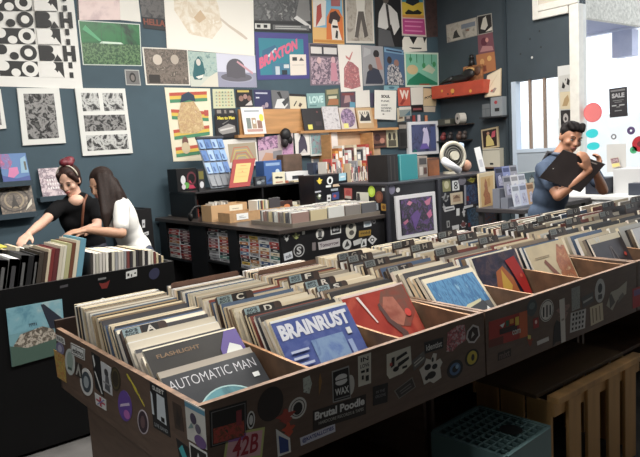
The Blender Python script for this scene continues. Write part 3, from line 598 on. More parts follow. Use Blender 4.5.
# records right of the divider
x = xd + .02; i = 0
LPC = [(206, 200, 180), (60, 54, 50), (196, 190, 180), (120, 60, 56), (226, 220, 206), (150, 150, 150), (90, 90, 96), (180, 176, 160), (50, 46, 50), (206, 190, 150)]
while x < LX1 - .16 and i < 36:
    w = .012 + .006 * rnd.random(); lean = D2(6 - 14 * min(1, max(0, (i - 22) / 12)) )
    h = .36 - .0016 * i + rnd.uniform(-.006, .004)
    lean = D2(5) if i < 26 else D2(-6 - 3.2 * (i - 26))
    if i >= 26: h -= .004 * (i - 26)
    xb = x + (.10 * (i - 25) / 10 if i >= 26 else 0)
    if i < 26:
        lean_box('vinyl_record', x, LY0 + .025, .715, w, .315, h, lean, rnd.choice(LPC), None, 'record standing spine-out in the black bin before the woman in white', 'record', 'spine-out records before the woman in white', edge=rnd.choice(PALE))
    x += w + .004; i += 1
for j in range(5):     # the last few slump against the end
    lean_box('vinyl_record', x + .008 + .017 * j, LY0 + .03, .715, .012, .315, .322 - .012 * j, D2(-1.5 - .6 * j) * 0 + D2(4), rnd.choice(LPC), None, 'record slumping at the end of the row before the woman in white', 'record', 'slumped records at the black bin\'s end', edge=rnd.choice(PALE))
# rows behind them, tops only
for i in range(22):
    a = .30 + .036 * i
    if abs(a - xd) < .03 or abs(a + .08 - xd) < .03: continue
    lean_box('vinyl_record', a, LY0 + .365, .715, .022, .265, .40 + rnd.uniform(-.02, .02), D2(9), rnd.choice(LPC), None, 'record in the back row of the black bin below the women\'s hands', 'record', 'back-row records of the black bin', edge=rnd.choice(PALE + DARK[:2]))
tag(MB().bbox((.80, 4.06, 1.135), (.92, 4.24, 1.145), (196, 186, 60), .002, T=Matrix.Identity(4)).build('price_card'), 'yellow card lying on the records at the far left', 'card')
# ================================================================ the black counter with CD bays
CX, CY0, CY1, CZ = 2.83, 4.03, 6.16, 1.0
CX1 = hit(386, 190, 1, 4.0).x - .02
ct = empty('sales_counter', ((CX + CX1) / 2, (CY0 + CY1) / 2, 0)); tag(ct, 'long black counter with CD bays in its end and stickers on its front', 'counter')
TOPM = mat((58, 50, 46), .35, var=.12, scale=5)
BLK = mat((20, 19, 21), .45, var=.15, scale=6)
MB().bbox((CX - .03, CY0 - .03, CZ - .035), (CX1, CY1, CZ), TOPM, .006).build('countertop', ct)
fp_ = MB().box((CX, CY0 - .01, 0), (CX1, CY0 + .018, CZ - .035), BLK).build('front_panel', ct)
MB().box((CX + .2, CY0 + .02, .02), (CX + .22, CY1 - .02, CZ - .035), BLK).build('back_panel', ct)
MB().box((CX1 - .03, CY0 + .02, 0), (CX1 - .01, CY1 - .02, CZ - .035), BLK).build('back_panel', ct)
bays = [(168, 190, 230, 263, 2), (207, 228, 227, 263, 2), (238, 279, 237, 270, 4)]
ys = []
for px0, px1, pt, pb, n in bays:
    yb, ya = hit(px0, 246, 0, CX).y, hit(px1, 246, 0, CX).y
    zt = min(.945, hit((px0 + px1) / 2, pt, 0, CX).z); ys.append((max(ya, CY0 + .03), yb, zt, n))
edges = [CY0 + .02] + [v for (ya, yb, zt, n) in reversed(ys) for v in (ya, yb)] + [CY1 - .02]
ysr = list(reversed(ys))
# uprights between the bays
ups = [(ysr[0][1] + .005, ysr[1][0] - .005), (ysr[1][1] + .005, ysr[2][0] - .005), (ysr[2][1] + .005, CY1 - .02)]
for a, b in ups: MB().box((CX, a, .02), (CX + .2, b, CZ - .035), BLK).build('upright', ct)
MB().box((CX, CY0 + .02, 0), (CX + .2, CY1 - .02, .02), BLK).build('plinth', ct)
SP = [(170, 50, 44), (206, 206, 200), (60, 84, 130), (196, 160, 60), (40, 40, 44), (130, 60, 60), (90, 120, 150), (216, 200, 170), (60, 110, 100), (176, 110, 60), (150, 150, 154), (100, 50, 60)]
SPNAME = ['red', 'white', 'blue', 'yellow', 'black', 'dark red', 'steel blue', 'cream', 'green', 'orange-brown', 'grey', 'plum']
_cd = {}
def cd_mesh(c, L, t, d):
    key = (c, round(L, 4), t, d)
    if key not in _cd:
        mb = MB(); mb.box((0, 0, 0), (d, L, t), (196, 200, 204)); mb.box((-.0008, .006, .0015), (0, L - .006, t - .0015), c)
        mb.box((-.0012, L * .3, t * .35), (-.0008, L * .7, t * .6), (226, 226, 220) if sum(c) < 400 else (40, 40, 44))
        o = mb.build('cd_case', org=(0, 0, 0)); _cd[key] = o.data; bpy.data.objects.remove(o)
    return _cd[key]
BN = ['bay nearest the counter\'s corner', 'middle bay', 'bay nearest the wall']
for bi, (ya, yb, zt, n) in enumerate(ysr):
    L = (yb - ya) / n; t = .0285; zb = zt - t * 10
    MB().box((CX, ya - .004, zb - .02), (CX + .2, yb + .004, zb - .001), BLK).build('shelf', ct)
    for c in range(n):
        z = zb + .0008
        for r in range(10):
            if r == 9 and rnd.random() < .5: break
            k = rnd.randrange(len(SP)) if bi == 0 else rnd.choice([0, 0, 1, 4, 5, 5, 8, 9, 10, 11])
            o = bpy.data.objects.new('cd_case', cd_mesh(SP[k], L * .95, t - .002, .13)); COL.objects.link(o)
            o.location = (CX + .012 + rnd.uniform(0, .012), ya + L * c + L * .025, z)
            tag(o, '%s-spined CD lying in the %s of the black counter' % (SPNAME[k], BN[bi]), 'CD', '%s-spined CDs in the %s' % (SPNAME[k], BN[bi]))
            z += t
def fstick(pts, bg, els=(), label=None, y=None, parent=None, **kw):
    yy = (CY0 - .01) if y is None else y
    o = sheet('sticker', [hit(px, py, 1, yy - .0008) for px, py in pts], .0006, bg, els, parent or fp_, step=.0003, **kw)
    if label: o['label'] = label
    return o
ov = lambda cx, cy, rx, ry: oval(cx, cy, rx, ry, -.12)
fstick(ov(286.5, 237, 3.5, 5), (170, 170, 166), [E(.5, .6, .2, .2, K)], shape=blob); fstick(ov(296, 236, 4.5, 3.6), (150, 156, 90), [T('art', .2, .3, .8, .7, K)], shape=blob, label='olive green sticker')
fstick(ov(303.5, 231, 1.4, 3.5), (206, 206, 196)); fstick([(283.5, 254), (292, 251), (293, 258), (284.5, 261)], (196, 200, 206), [T('sub', .2, .25, .85, .75, (40, 40, 60))])
fstick(ov(299, 250.5, 6, 7), (24, 24, 26), [O(.5, .5, .46, .46, .84, (170, 170, 170)), T('S', .3, .22, .7, .78, (180, 180, 180), 0, .03)], shape='ellipse', label='round black sticker with a grey S ring')
fstick(ov(320, 234, 4, 5.4), (206, 204, 196), [E(.5, .5, .25, .3, (90, 90, 90)), R(.2, .1, .8, .25, K)], shape='ellipse', label='white head-shaped sticker')
fstick([(330, 225.5), (341, 223.5), (341, 233), (331, 235)], (206, 206, 202), [R(.1, .12, .9, .88, (40, 40, 42)), E(.35, .5, .14, .18, (170, 170, 170)), E(.65, .5, .14, .18, (150, 150, 150))], label='white-bordered square sticker')
fstick(ov(351, 230, 5.2, 9), (196, 192, 176), [E(.5, .7, .24, .14, (60, 60, 56)), E(.55, .35, .24, .14, (80, 76, 70))], shape='ellipse', label='tall pale oval sticker')
fstick([(318, 242.5), (340, 238), (340, 246), (319, 250)], (176, 170, 170), [T('Tomorrow', .06, .3, .94, .75, (70, 50, 60)), R(.1, .0, .5, .18, (200, 196, 190))], label='long pale sticker with a dark word')
fstick(ov(314, 246.5, 1.8, 4), (120, 110, 110)); fstick(ov(347, 244.5, 4.4, 5), (196, 196, 192), [P([(.2, .2), (.8, .4), (.5, .9)], (60, 60, 60))], shape='ellipse')
fstick([(353, 241), (362, 238), (362, 243), (354, 246)], (190, 190, 186)); fstick([(359, 231), (371, 229.5), (371, 235), (359, 237)], (150, 116, 40), [T('gold', .1, .2, .9, .8, (60, 44, 20))], label='mustard yellow sticker')
fstick([(361, 240), (366.5, 238.5), (366.5, 246), (361, 247.5)], (206, 206, 204), [P([(.2, .2), (.5, .8), (.8, .2)], K)]); fstick([(367.5, 240), (372, 235), (377, 239), (372.5, 245)], (196, 196, 194), [E(.5, .5, .3, .3, K), E(.5, .5, .15, .15, W_)], label='diamond sticker with a dark circle')
fstick([(363.5, 221.5), (371.5, 220.5), (371.5, 226), (364, 227.5)], (206, 210, 214), [R(.2, .2, .8, .7, (150, 170, 180))], label='small white and blue sticker'); fstick(ov(374, 221.5, 1.8, 2), (180, 180, 184), [E(.5, .5, .25, .25, K)], shape='ellipse')

# ------------------------------------------------ the stickered cabinet to its right
DX0, DY0, DZ = hit(387, 185, 1, 4.0).x, 4.0, 1.262
DX1 = 5.56; DY1 = 4.62
cb = empty('display_cabinet', ((DX0 + DX1) / 2, (DY0 + DY1) / 2, 0)); tag(cb, 'tall black cabinet with a framed purple picture and panels full of stickers', 'cabinet')
DB = mat((26, 26, 32), .4, var=.12, scale=5)
cbb = MB().box((DX0, DY0, 0), (DX1, DY1, DZ - .02), DB).build('body', cb)
MB().bbox((DX0 - .01, DY0 - .015, DZ - .02), (DX1 + .01, DY1 + .01, DZ), mat((52, 52, 58), .4), .004).build('top_board', cb)
for px in (387.6, 439, 499.5):
    x = hit(px, 200, 1, DY0 - .01).x; MB().box((x - .016, DY0 - .02, 0), (x + .016, DY0, DZ - .02), mat((48, 48, 56), .4)).build('stile', cb)
def cstick(pts, bg, els=(), label=None, **kw): return fstick(pts, bg, els, label, y=DY0, parent=cbb, **kw)
pf = empty('framed_picture', tuple(hit(416, 235, 1, DY0 - .03))); tag(pf, 'white-framed purple and pink collage picture on the black cabinet', 'picture')
q = quad([(395.5, 196.5), (435, 191.5), (437.5, 233), (398.5, 240)], 1, DY0 - .022)
fr_ = sheet('frame', q, .02, (226, 224, 226), [], pf)
def inset(q, a, lift=.0015):
    tl, tr_, br, bl = [Vector(v) for v in q]; f = lambda u, v: bl * (1 - u) * (1 - v) + br * u * (1 - v) + tl * (1 - u) * v + tr_ * u * v
    n = (tr_ - tl).cross(tl - bl).normalized(); n = n if n.dot(EYE - tl) > 0 else -n
    return [f(a, 1 - a) + n * lift, f(1 - a, 1 - a) + n * lift, f(1 - a, a) + n * lift, f(a, a) + n * lift]
sheet('print', inset(q, .085), .001, img([(66, 54, 96), (110, 78, 140), (70, 70, 80), (50, 48, 60), (150, 90, 140)], 26, 4), [P([(.2, .85), (.3, .8), (.38, .88), (.28, .94)], (214, 130, 160)), P([(.74, .86), (.96, .96), (.9, .76), (.8, .74)], (206, 120, 150)), P([(.78, .5), (.92, .62), (.96, .44), (.86, .36)], (206, 110, 150)), P([(.06, .36), (.2, .44), (.22, .36), (.1, .28)], (190, 110, 140)), P([(.4, .1), (.6, .5), (.5, .66), (.3, .5)], (110, 80, 150)), R(.0, .0, .03, 1, (40, 38, 46))], fr_)
cstick(ov(392, 189.5, 3, 5), (120, 116, 140), shape='ellipse', label='lilac oval sticker'); cstick(ov(398, 190, 2, 2.4), (206, 206, 206), shape='ellipse')
cstick([(442, 179), (450, 178), (451, 191), (443, 192)], (140, 138, 90), [E(.5, .5, .3, .3, (196, 190, 150))], label='olive square sticker')
cstick([(452, 181), (459, 180), (459.5, 190), (452.5, 191)], W_, [O(.5, .68, .26, .2, .5, K), O(.5, .32, .26, .2, .5, K)], label='white sticker with a black 8')
cstick([(450, 193.5), (462.5, 191.5), (463, 203), (451, 205)], (206, 190, 160), [R(.2, .2, .8, .8, (180, 150, 120)), P([(.2, .5), (.5, .8), (.8, .5)], (120, 90, 70))], label='tan square sticker')
cstick(ov(445.5, 197.5, 4.5, 5), (150, 150, 150), [P([(.3, .2), (.6, .9), (.7, .3)], (60, 60, 60))], shape=blob); cstick(ov(462, 181, 4, 4), (120, 116, 126), shape='ellipse')
cstick([(466, 178), (476, 176), (477, 182), (467, 184)], (150, 146, 50), [T('Sunny', .1, .2, .9, .8, (60, 60, 20))], shape=blob, label='yellow-green lettered sticker')
cstick([(444, 207.5), (454, 205.5), (455, 209.5), (445, 212)], (206, 206, 206), [R(.1, .3, .9, .6, (90, 90, 94))]); cstick(ov(458, 212, 1.6, 3.6), W_)
cstick([(442, 203), (445.5, 203), (446, 212), (443, 212.5)], (176, 176, 176), shape=blob)
cstick([(466, 185.5), (477, 183.5), (478, 203), (467, 205)], img([(40, 64, 104), (60, 84, 120), (30, 40, 70), (110, 50, 56)], 30, 7), [R(.0, .2, .2, .45, (130, 40, 44))], label='dark blue poster sticker, upper one')
cstick([(467, 209.5), (478, 207), (479, 226), (468.5, 229)], img([(40, 70, 90), (54, 84, 110), (30, 40, 60), (60, 100, 110)], 30, 17), [R(.0, .1, .2, .3, (130, 40, 44))], label='dark blue poster sticker, lower one')
cstick([(461.5, 208), (465.5, 207), (466, 217), (462, 218)], (190, 190, 190), shape=blob); cstick([(464, 206), (473, 204.5), (473, 206.5), (464, 209)], (200, 200, 204))
cstick([(464, 185), (466, 185), (466.3, 205), (464.5, 205)], (150, 150, 160)); cstick([(476.5, 206), (479, 205.5), (479, 210), (476.5, 210.5)], (190, 196, 206))
cstick([(446.5, 221), (449.5, 220.5), (450, 227), (447, 228)], (150, 150, 150), [R(.3, .2, .7, .8, K)]); cstick([(459, 221), (467, 219), (467.5, 230), (460, 231.5)], (176, 176, 180), [E(.5, .6, .3, .24, (110, 60, 60)), R(.2, .1, .8, .3, K)], shape=blob, label='grey and red figure sticker')
cstick([(452, 226), (459, 224.5), (459, 231), (453, 232)], (206, 206, 206), [R(.2, .2, .8, .4, (120, 120, 120))])
pf2 = empty('framed_picture', tuple(hit(487, 211, 1, DY0 - .03))); tag(pf2, 'tall framed picture of an orange-brown tower on the cabinet\'s right panel', 'picture')
q = quad([(478.5, 174), (494.5, 171), (495.5, 208.5), (480.5, 211.5)], 1, DY0 - .040)
sheet('frame', q, .018, (226, 206, 166), [], pf2)
sheet('print', inset(q, .1), .001, (222, 184, 122), [P([(.2, .05), (.25, .3), (.15, .4), (.3, .6), (.25, .7), (.35, .95), (.5, .8), (.55, .5), (.7, .4), (.75, .1)], img([(150, 90, 60), (190, 120, 76), (120, 70, 56)], 60, 2)), P([(.5, .9), (.7, .95), (.75, .7), (.6, .6)], (206, 160, 90))], pf2)
cstick([(479, 214), (495, 211), (496, 224), (480, 227)], img([(30, 40, 60), (40, 60, 100), (110, 40, 44), (24, 24, 30)], 40, 5), label='dark blue and red strip below the tower picture')
# left side of the cabinet
def sstick(pts, bg, els=(), label=None, **kw):
    o = sheet('sticker', [hit(px, py, 0, DX0 - .0008) for px, py in pts], .0006, bg, els, cbb, step=.0003, **kw)
    if label: o['label'] = label
ov0 = lambda cx, cy, rx, ry: oval(cx, cy, rx, ry, .05)
sstick([(344, 188), (352, 188.5), (352, 199), (344.5, 198)], (190, 90, 84), [R(.1, .0, .9, .25, (190, 180, 170)), E(.5, .6, .3, .25, (170, 70, 70))], 'red and pink square sticker')
sstick([(356.5, 192), (368.5, 192.5), (369, 205), (357, 203.5)], (206, 204, 190), [P([(.0, .2), (.3, .3), (.25, .9), (.05, .9)], (60, 60, 60))], 'cream square sticker with a grey figure')
sstick(ov0(371.5, 191.5, 3.6, 5.6), (168, 200, 44), [E(.5, .5, .3, .3, (190, 220, 80))], 'lime green oval sticker', shape='ellipse')
sstick(ov0(379, 197, 4, 6), (110, 60, 40), [E(.5, .5, .3, .3, (140, 80, 54))], 'brown oval sticker', shape='ellipse')
sstick([(371, 203), (378, 203.4), (378.5, 210), (371.5, 209.5)], (160, 168, 176), [R(.2, .2, .8, .8, (120, 126, 136))]); sstick([(381, 203.5), (386, 204), (386.4, 211), (381.4, 210.6)], (176, 130, 50), [E(.5, .5, .3, .3, (120, 80, 30))])
sstick([(382, 188), (384.5, 188.2), (384.5, 191), (382, 190.8)], (200, 200, 200)); sstick([(380, 224), (385, 225), (385, 235), (381, 234)], (70, 70, 76), shape=blob)

# ------------------------------------------------ things on the counter
def box_px(name, x0, x1, yt, y, zb, depth, m, label=None, cat=None, els=(), group=None, parent=None, bev=0):
    """a box whose front lies in the plane y; its edges come from the photograph, its base rests at zb"""
    a = hit(x0, yt, 1, y); b = hit(x1, yt, 1, y); z1 = (a.z + b.z) / 2
    mb = MB()
    if bev: mb.bbox((a.x, y, zb), (b.x, y + depth, z1), m, bev)
    else: mb.box((a.x, y, zb), (b.x, y + depth, z1), m)
    if els: sheet_mb([(a.x, y - .0006, z1), (b.x, y - .0006, z1), (b.x, y - .0006, zb), (a.x, y - .0006, zb)], .0005, m, els, mb=mb)
    o = mb.build(name, parent)
    if label: tag(o, label, cat, group)
    return o
# cardboard boxes of CDs at the counter's left edge
def tray(x0, x1, y0, y1, z0, h, m, label, catg='box', name='cardboard_box', th=.006):
    r = empty(name, ((x0 + x1) / 2, (y0 + y1) / 2, z0)); tag(r, label, catg)
    mb = MB(); mb.box((x0, y0, z0), (x1, y1, z0 + .004), m)
    mb.box((x0, y0, z0 + .004), (x1, y0 + th, z0 + h), m); mb.box((x0, y1 - th, z0 + .004), (x1, y1, z0 + h), m)
    mb.box((x0, y0 + th, z0 + .004), (x0 + th, y1 - th, z0 + h), m); mb.box((x1 - th, y0 + th, z0 + .004), (x1, y1 - th, z0 + h), m)
    mb.build('tray', r); return r
a = hit(214, 222, 2, CZ); b = hit(262, 213, 2, CZ)
TX0, TY0 = a.x + .02, a.y - .12
t1 = tray(2.90, 3.50, 4.86, 5.06, CZ, .085, CARDBOARD, 'long low cardboard box of CDs on the counter, white label on its front')
sheet('paper_label', [(2.97, 4.859, CZ + .072), (3.09, 4.859, CZ + .072), (3.09, 4.859, CZ + .018), (2.97, 4.859, CZ + .018)], .0006, W_, [R(.2, .3, .8, .36, (90, 90, 90)), R(.2, .55, .6, .6, (90, 90, 90))], t1)['label'] = 'white paper label'
t2 = tray(2.87, 3.25, 5.12, 5.30, CZ, .145, mat((190, 150, 104), .8), 'taller cardboard box just behind the long low one')
sheet('paper_label', [(3.06, 5.119, CZ + .13), (3.2, 5.119, CZ + .13), (3.2, 5.119, CZ + .06), (3.06, 5.119, CZ + .06)], .0006, (226, 216, 190), [R(.2, .5, .7, .56, (120, 110, 100))], t2)
CDC = [((226, 220, 206), 'white'), ((96, 120, 140), 'grey-blue'), ((206, 196, 160), 'cream'), ((60, 60, 64), 'charcoal'), ((150, 70, 60), 'brick red'), ((210, 190, 130), 'straw'), ((110, 130, 110), 'sage'), ((190, 180, 170), 'pale grey')]
def cd_up(x, y, z, w, h, t, c, label, group=None, art=None, rot=0, name='cd_case'):
    mb = MB(); mb.box((0, 0, 0), (w, t, h), c, mtop=(206, 204, 198))
    if art: sheet_mb([(0, -.0004, h), (w, -.0004, h), (w, -.0004, 0), (0, -.0004, 0)], .0003, c, art, mb=mb, step=.0004)
    o = mb.build(name, org=(0, 0, 0)); o.location = (x, y, z); o.rotation_euler = (0, 0, rot)
    return tag(o, label, 'CD', group)
for i in range(9):
    c, nm = CDC[i % 8]
    lean_box('cd_case', 3.20 + .013 * i, 4.875, CZ + .005, .010, .142, .16, 0, c, None, nm + ' CD standing edge-on in the long low cardboard box' + (', at its right end' if i == 8 else ''), 'CD', 'edge-on CDs in the low cardboard box', edge=(216, 214, 206))
cd_up(3.335, 4.875, CZ + .005, .12, .17, .010, (70, 66, 70), 'dark CD with a pale picture facing out of the low cardboard box', None, [P([(.1, .1), (.9, .3), (.8, .6), (.4, .5)], (206, 196, 190)), R(.1, .7, .9, .9, (120, 60, 54))])
cd_up(3.335, 4.91, CZ + .005, .14, .15, .010, (196, 186, 140), 'pale olive CD behind the dark one in the low cardboard box')
for i in range(6): lean_box('cd_case', 2.89 + .03 * i, 5.14, CZ + .005, .012, .13, .155 + .012 * (i % 2), D2(4), [(216, 206, 190), (226, 222, 214), (150, 140, 130)][i % 3], None, ['cream', 'white', 'taupe'][i % 3] + ' CD sticking out of the taller cardboard box', 'CD', ['cream', 'white', 'taupe'][i % 3] + ' CDs in the taller cardboard box', edge=(226, 220, 206))
# papers and a headphone pair at the far left end
hz = CZ
p0 = hit(180, 215, 2, CZ)
for i in range(3): 
    Tm = Matrix.Translation((p0.x + .04, p0.y - .05 + .05 * i, CZ + .0011 + .0022 * i)) @ Matrix.Rotation(.2 * i - .2, 4, 'Z')
    tag(MB().box((-.13, -.1, -.001), (.13, .1, .001), (226, 226, 222), T=Tm).build('paper_sheet'), 'white paper sheet lying on the far left end of the counter', 'paper', 'papers on the counter\'s end')
hp = empty('headphones', (2.90, 5.42, CZ)); tag(hp, 'black headphones on the counter end by the wall', 'headphones')
mb = MB(); A = [D2(180 * i / 12) for i in range(13)]; mb.tube([(2.90 + .085 * math.cos(a), 5.42, CZ + .03 + .10 * math.sin(a)) for a in A], .010, K); mb.build('headband', hp, smooth=True)
for s in (-1, 1): MB().ball((2.90 + .085 * s, 5.42, CZ + .04), (.02, .04, .04), K).build('ear_cup', hp, smooth=True)

# the tray of small CDs along the counter front: low bays with pale tops
trx0, trx1, try0, try1 = hit(292, 222, 1, 4.04).x, CX1 - .03, 4.035, 4.62
tr1 = tray(trx0, trx1, try0, try1, CZ, .03, mat((120, 110, 98), .6), 'low tray of small CDs along the front of the counter', 'tray', 'display_tray')
FC = [((150, 120, 110), 'brown'), ((206, 206, 200), 'white'), ((96, 96, 100), 'slate'), ((196, 180, 140), 'tan'), ((130, 124, 118), 'grey')]
rows = 6; per = 5
for r_ in range(rows):
    y = try0 + .016 + r_ * .078
    for c in range(per):
        for d in range(3):
            cc, nm = FC[(r_ * 2 + c * 3 + d) % 5]
            cd_up(trx0 + .012 + c * (trx1 - trx0 - .02) / per, y + .021 * d, CZ + .0045, (trx1 - trx0 - .05) / per - .012, .105 + .004 * ((c + d) % 3), .013, cc, '%s-fronted CD standing in the low tray along the counter front' % nm, '%s-fronted CDs in the low tray' % nm, [R(.12, .3, .88, .85, tuple(max(0, v - 50) for v in cc))])
# four little display cards behind the tray
for i, (x0, x1, yt, yb, c, e, nm) in enumerate([(262, 276, 209.5, 216, (206, 196, 176), (120, 80, 50), 'cream and brown'), (277, 292, 201.5, 215, (70, 40, 34), (206, 90, 50), 'dark brown with an orange glow'), (294, 308, 205, 212.5, (196, 176, 130), (110, 74, 44), 'sand coloured'), (308, 313, 203, 209.5, (140, 150, 156), (110, 74, 44), 'blue-grey')]):
    y = 5.14
    a = hit(x0, yt, 1, y); b = hit(x1, yt, 1, y)
    lift = 1.0
    mb = sheet_mb([(a.x, y, a.z), (b.x, y, a.z), (b.x, y - .02, CZ), (a.x, y - .02, CZ)], .012, c, [R(.0, .0, 1, .3, e), R(.1, .4, .9, .8, tuple(int(v * .8) for v in c)), E(.6, .5, .2, .2, (206, 120, 70) if i == 1 else c)])
    tag(mb.build('display_card', org=((a.x + b.x) / 2, y, CZ)), nm + ' display card standing behind the CD tray on the counter', 'display card')
mb = MB(); w0 = hit(331, 206, 1, 4.72); 
for k in range(6): mb.ball((w0.x - .13 + .055 * k, 4.72 + .01 * (k % 2), CZ + .03 + .006 * (k % 3)), (.05, .05, .03), (226, 226, 226))
tag(mb.build('paper_towel', smooth=True), 'crumpled white paper on the counter by the stickered box', 'paper')

# hutch at the back of the counter
HX0, HX1, HY0, HY1, HZ = hit(170, 200, 1, 6.1).x, hit(318, 188, 1, 5.55).x, 5.55, 6.1, 1.255
ex = empty('back_counter', ((CX1 + HX1) / 2, 5.6, 0)); tag(ex, 'low black back counter behind the stickered box', 'counter')
MB().box((CX1 + .01, 4.72, 0), (5.45, CY1, CZ - .03), BLK).build('body', ex); MB().box((CX1 + .01, 4.70, CZ - .03), (5.47, CY1, CZ), TOPM).build('countertop', ex)
ht = empty('counter_shelf', ((HX0 + HX1) / 2, 5.8, CZ)); tag(ht, 'black raised shelf along the back of the counter', 'shelf')
MB().bbox((HX0, HY0, HZ - .02), (HX1, HY1, HZ), mat((40, 38, 40), .4), .004).build('shelf_board', ht)
MB().box((HX0, HY1 - .02, CZ), (HX1, HY1, HZ - .02), BLK).build('back_panel', ht)
for x in (HX0, hit(262, 200, 1, 5.58).x, HX1 - .02): MB().box((x, HY0 + .02, CZ), (x + .02, HY1 - .02, HZ - .02), BLK).build('side_panel', ht)
box_px('folded_leaflet', 191, 198, 200, 5.75, CZ, .06, (170, 62, 44), 'red-orange leaflet stand under the raised shelf', 'leaflet', [P([(.2, .1), (.5, .9), (.8, .1)], (196, 80, 56))])
for i in range(6): box_px('cd_case', 270 + 7.2 * i, 275.5 + 7.2 * i, 201 + (i % 2), 5.58, CZ, .12, [(206, 200, 180), (120, 110, 100), (190, 190, 186)][i % 3], ['cream', 'brown-grey', 'white'][i % 3] + ' CD block in the dark space under the raised shelf', 'CD', group=['cream', 'brown-grey', 'white'][i % 3] + ' CDs under the raised shelf')

# on the raised shelf
sb = box_px('storage_box', 176, 196, 168.5, 5.86, HZ, .2, BLK, 'black box with small coloured figure stickers, left end of the raised shelf', 'box', [E(.3, .5, .12, .2, (206, 206, 206)), E(.45, .25, .14, .14, (90, 160, 70)), P([(.55, .1), (.62, .5), (.75, .3), (.9, .1)], (190, 50, 80)), O(.72, .55, .24, .3, .7, (100, 40, 50)), E(.3, .2, .1, .12, (200, 190, 196))])
box_px('storage_box', 197.5, 203.5, 169, 5.56, HZ, .03, (46, 44, 46), 'narrow black box with an olive and a white sticker, behind the card rack', 'box', [R(.1, .55, .9, .9, (110, 104, 44)), E(.5, .3, .35, .15, (196, 196, 200))])
# the leaning clear rack of blue cards
rk = empty('card_rack', tuple((hit(218, 190, 1, 5.62)))); rk.location.z = HZ; tag(rk, 'leaning clear rack full of light blue cards', 'card rack')
def rackp(u, v, k=0):      # u across, v up the leaning rack
    A_ = hit(211.5, 191, 1, 5.70); B_ = hit(234, 191, 1, 5.70); Cc = hit(196, 140, 1, 5.97); D_ = hit(222, 139, 1, 5.97)
    A_.z = B_.z = HZ
    p = (A_ * (1 - u) + B_ * u) * (1 - v) + (Cc * (1 - u) + D_ * u) * v
    p.z = HZ + .012 + (p.z - HZ) if v > 0 else HZ + .012
    return p + Vector((0, -.6, .35)).normalized() * k
CLEAR = clear_mat((236, 242, 250), .12)
mb = MB(); mb.raw([rackp(0, 0), rackp(1, 0), rackp(1, 1), rackp(0, 1), rackp(0, 0, -.008), rackp(1, 0, -.008), rackp(1, 1, -.008), rackp(0, 1, -.008)], [(0, 1, 2, 3), (7, 6, 5, 4), (0, 4, 5, 1), (1, 5, 6, 2), (2, 6, 7, 3), (3, 7, 4, 0)], mat((150, 158, 170), .3))
mb.build('back_panel', rk)
mb = MB(); mb.tube([rackp(-.02, 1.0, .01), rackp(1.02, 1.0, .01)], .016, (66, 68, 76)); mb.build('top_rail', rk)
for r_ in range(4):
    for c in range(4):
        u0, u1 = c * .25 + .015, c * .25 + .235; v0 = .02 + .25 * r_; v1 = v0 + .23
        if r_ == 0: m_ = mat((132, 136, 142), .3)
        else: m_ = mat([(110, 146, 196), (150, 178, 214), (84, 120, 178), (130, 164, 206)][(r_ + c * 3) % 4], .4)
        mb = MB(); f = [rackp(u0, v1, .006), rackp(u1, v1, .006), rackp(u1, v0, .022), rackp(u0, v0, .022)]; b = [p - Vector((0, -.6, .35)).normalized() * .004 for p in f]
        mb.raw(f + b, [(0, 1, 2, 3), (7, 6, 5, 4), (0, 4, 5, 1), (1, 5, 6, 2), (2, 6, 7, 3), (3, 7, 4, 0)], m_)
        if r_: mb.poly([rackp(u0 + .03, v1 - .05, .0085), rackp(u0 + .1, v1 - .05, .0085), rackp(u0 + .12, v0 + .03, .0225), rackp(u0 + .04, v0 + .03, .0225)], (66, 96, 150))
        o = mb.build('card' if r_ else 'clear_pocket', rk); o['kind'] = 'thing'; del o['kind']
# red standing frame
rf = empty('standing_frame', tuple(hit(241, 192, 1, 5.56))); rf.location.z = HZ; tag(rf, 'red frame with a yellow sheet standing on the raised shelf', 'frame')
q = [hit(233.4, 159.7, 1, 5.66), hit(255.6, 158.1, 1, 5.66), hit(250.3, 191.7, 1, 5.555), hit(229.5, 191.7, 1, 5.555)]
for i in (2, 3): q[i].z = HZ + .008
sheet('frame', q, .015, (160, 46, 42), [], rf); sheet('printed_sheet', inset(q, .0, .0012)[0:0] or [q[3] * (1 - u) * (1 - v) + q[2] * u * (1 - v) + q[0] * (1 - u) * v + q[1] * u * v + Vector((0, -.0016, .0004)) for u, v in ((.16, .84), (.83, .84), (.83, .16), (.16, .16))], .0008, (208, 172, 98), [R(.3, .86, .7, .89, (190, 120, 70)), R(.2, .5, .8, .515, (200, 130, 80)), R(.15, .7, .85, .71, (190, 120, 70)), P([(.45, .55), (.5, .62), (.55, .55)], (196, 90, 60)), R(.1, .3, .9, .31, (200, 130, 80))], rf)
box_px('framed_photo', 254.5, 266, 176.5, 5.562, HZ, .03, (40, 42, 48), 'small dark frame of a motorbike-like picture right of the red frame', 'frame', [R(.12, .1, .88, .9, (70, 76, 84)), E(.35, .35, .2, .18, (150, 156, 160)), E(.7, .5, .16, .14, (120, 130, 140)), P([(.2, .6), (.5, .8), (.8, .7)], (30, 32, 38))])
box_px('carton', 263.5, 281, 160.5, 5.72, HZ, .16, (56, 96, 166), 'blue carton with a white mark on the raised shelf', 'carton', [R(.1, .78, .9, .9, (140, 170, 210)), E(.75, .5, .12, .12, (190, 210, 226)), P([(.1, .1), (.7, .1), (.5, .4)], (40, 66, 120))], bev=.003)
box_px('leaflet_card', 272.5, 284.5, 172, 5.56, HZ, .012, (222, 214, 184), 'cream card with two dark blots in front of the blue carton', 'card', [E(.35, .55, .18, .09, (40, 44, 50)), E(.65, .52, .16, .08, (50, 50, 56)), R(.2, .1, .8, .2, (190, 130, 110))])
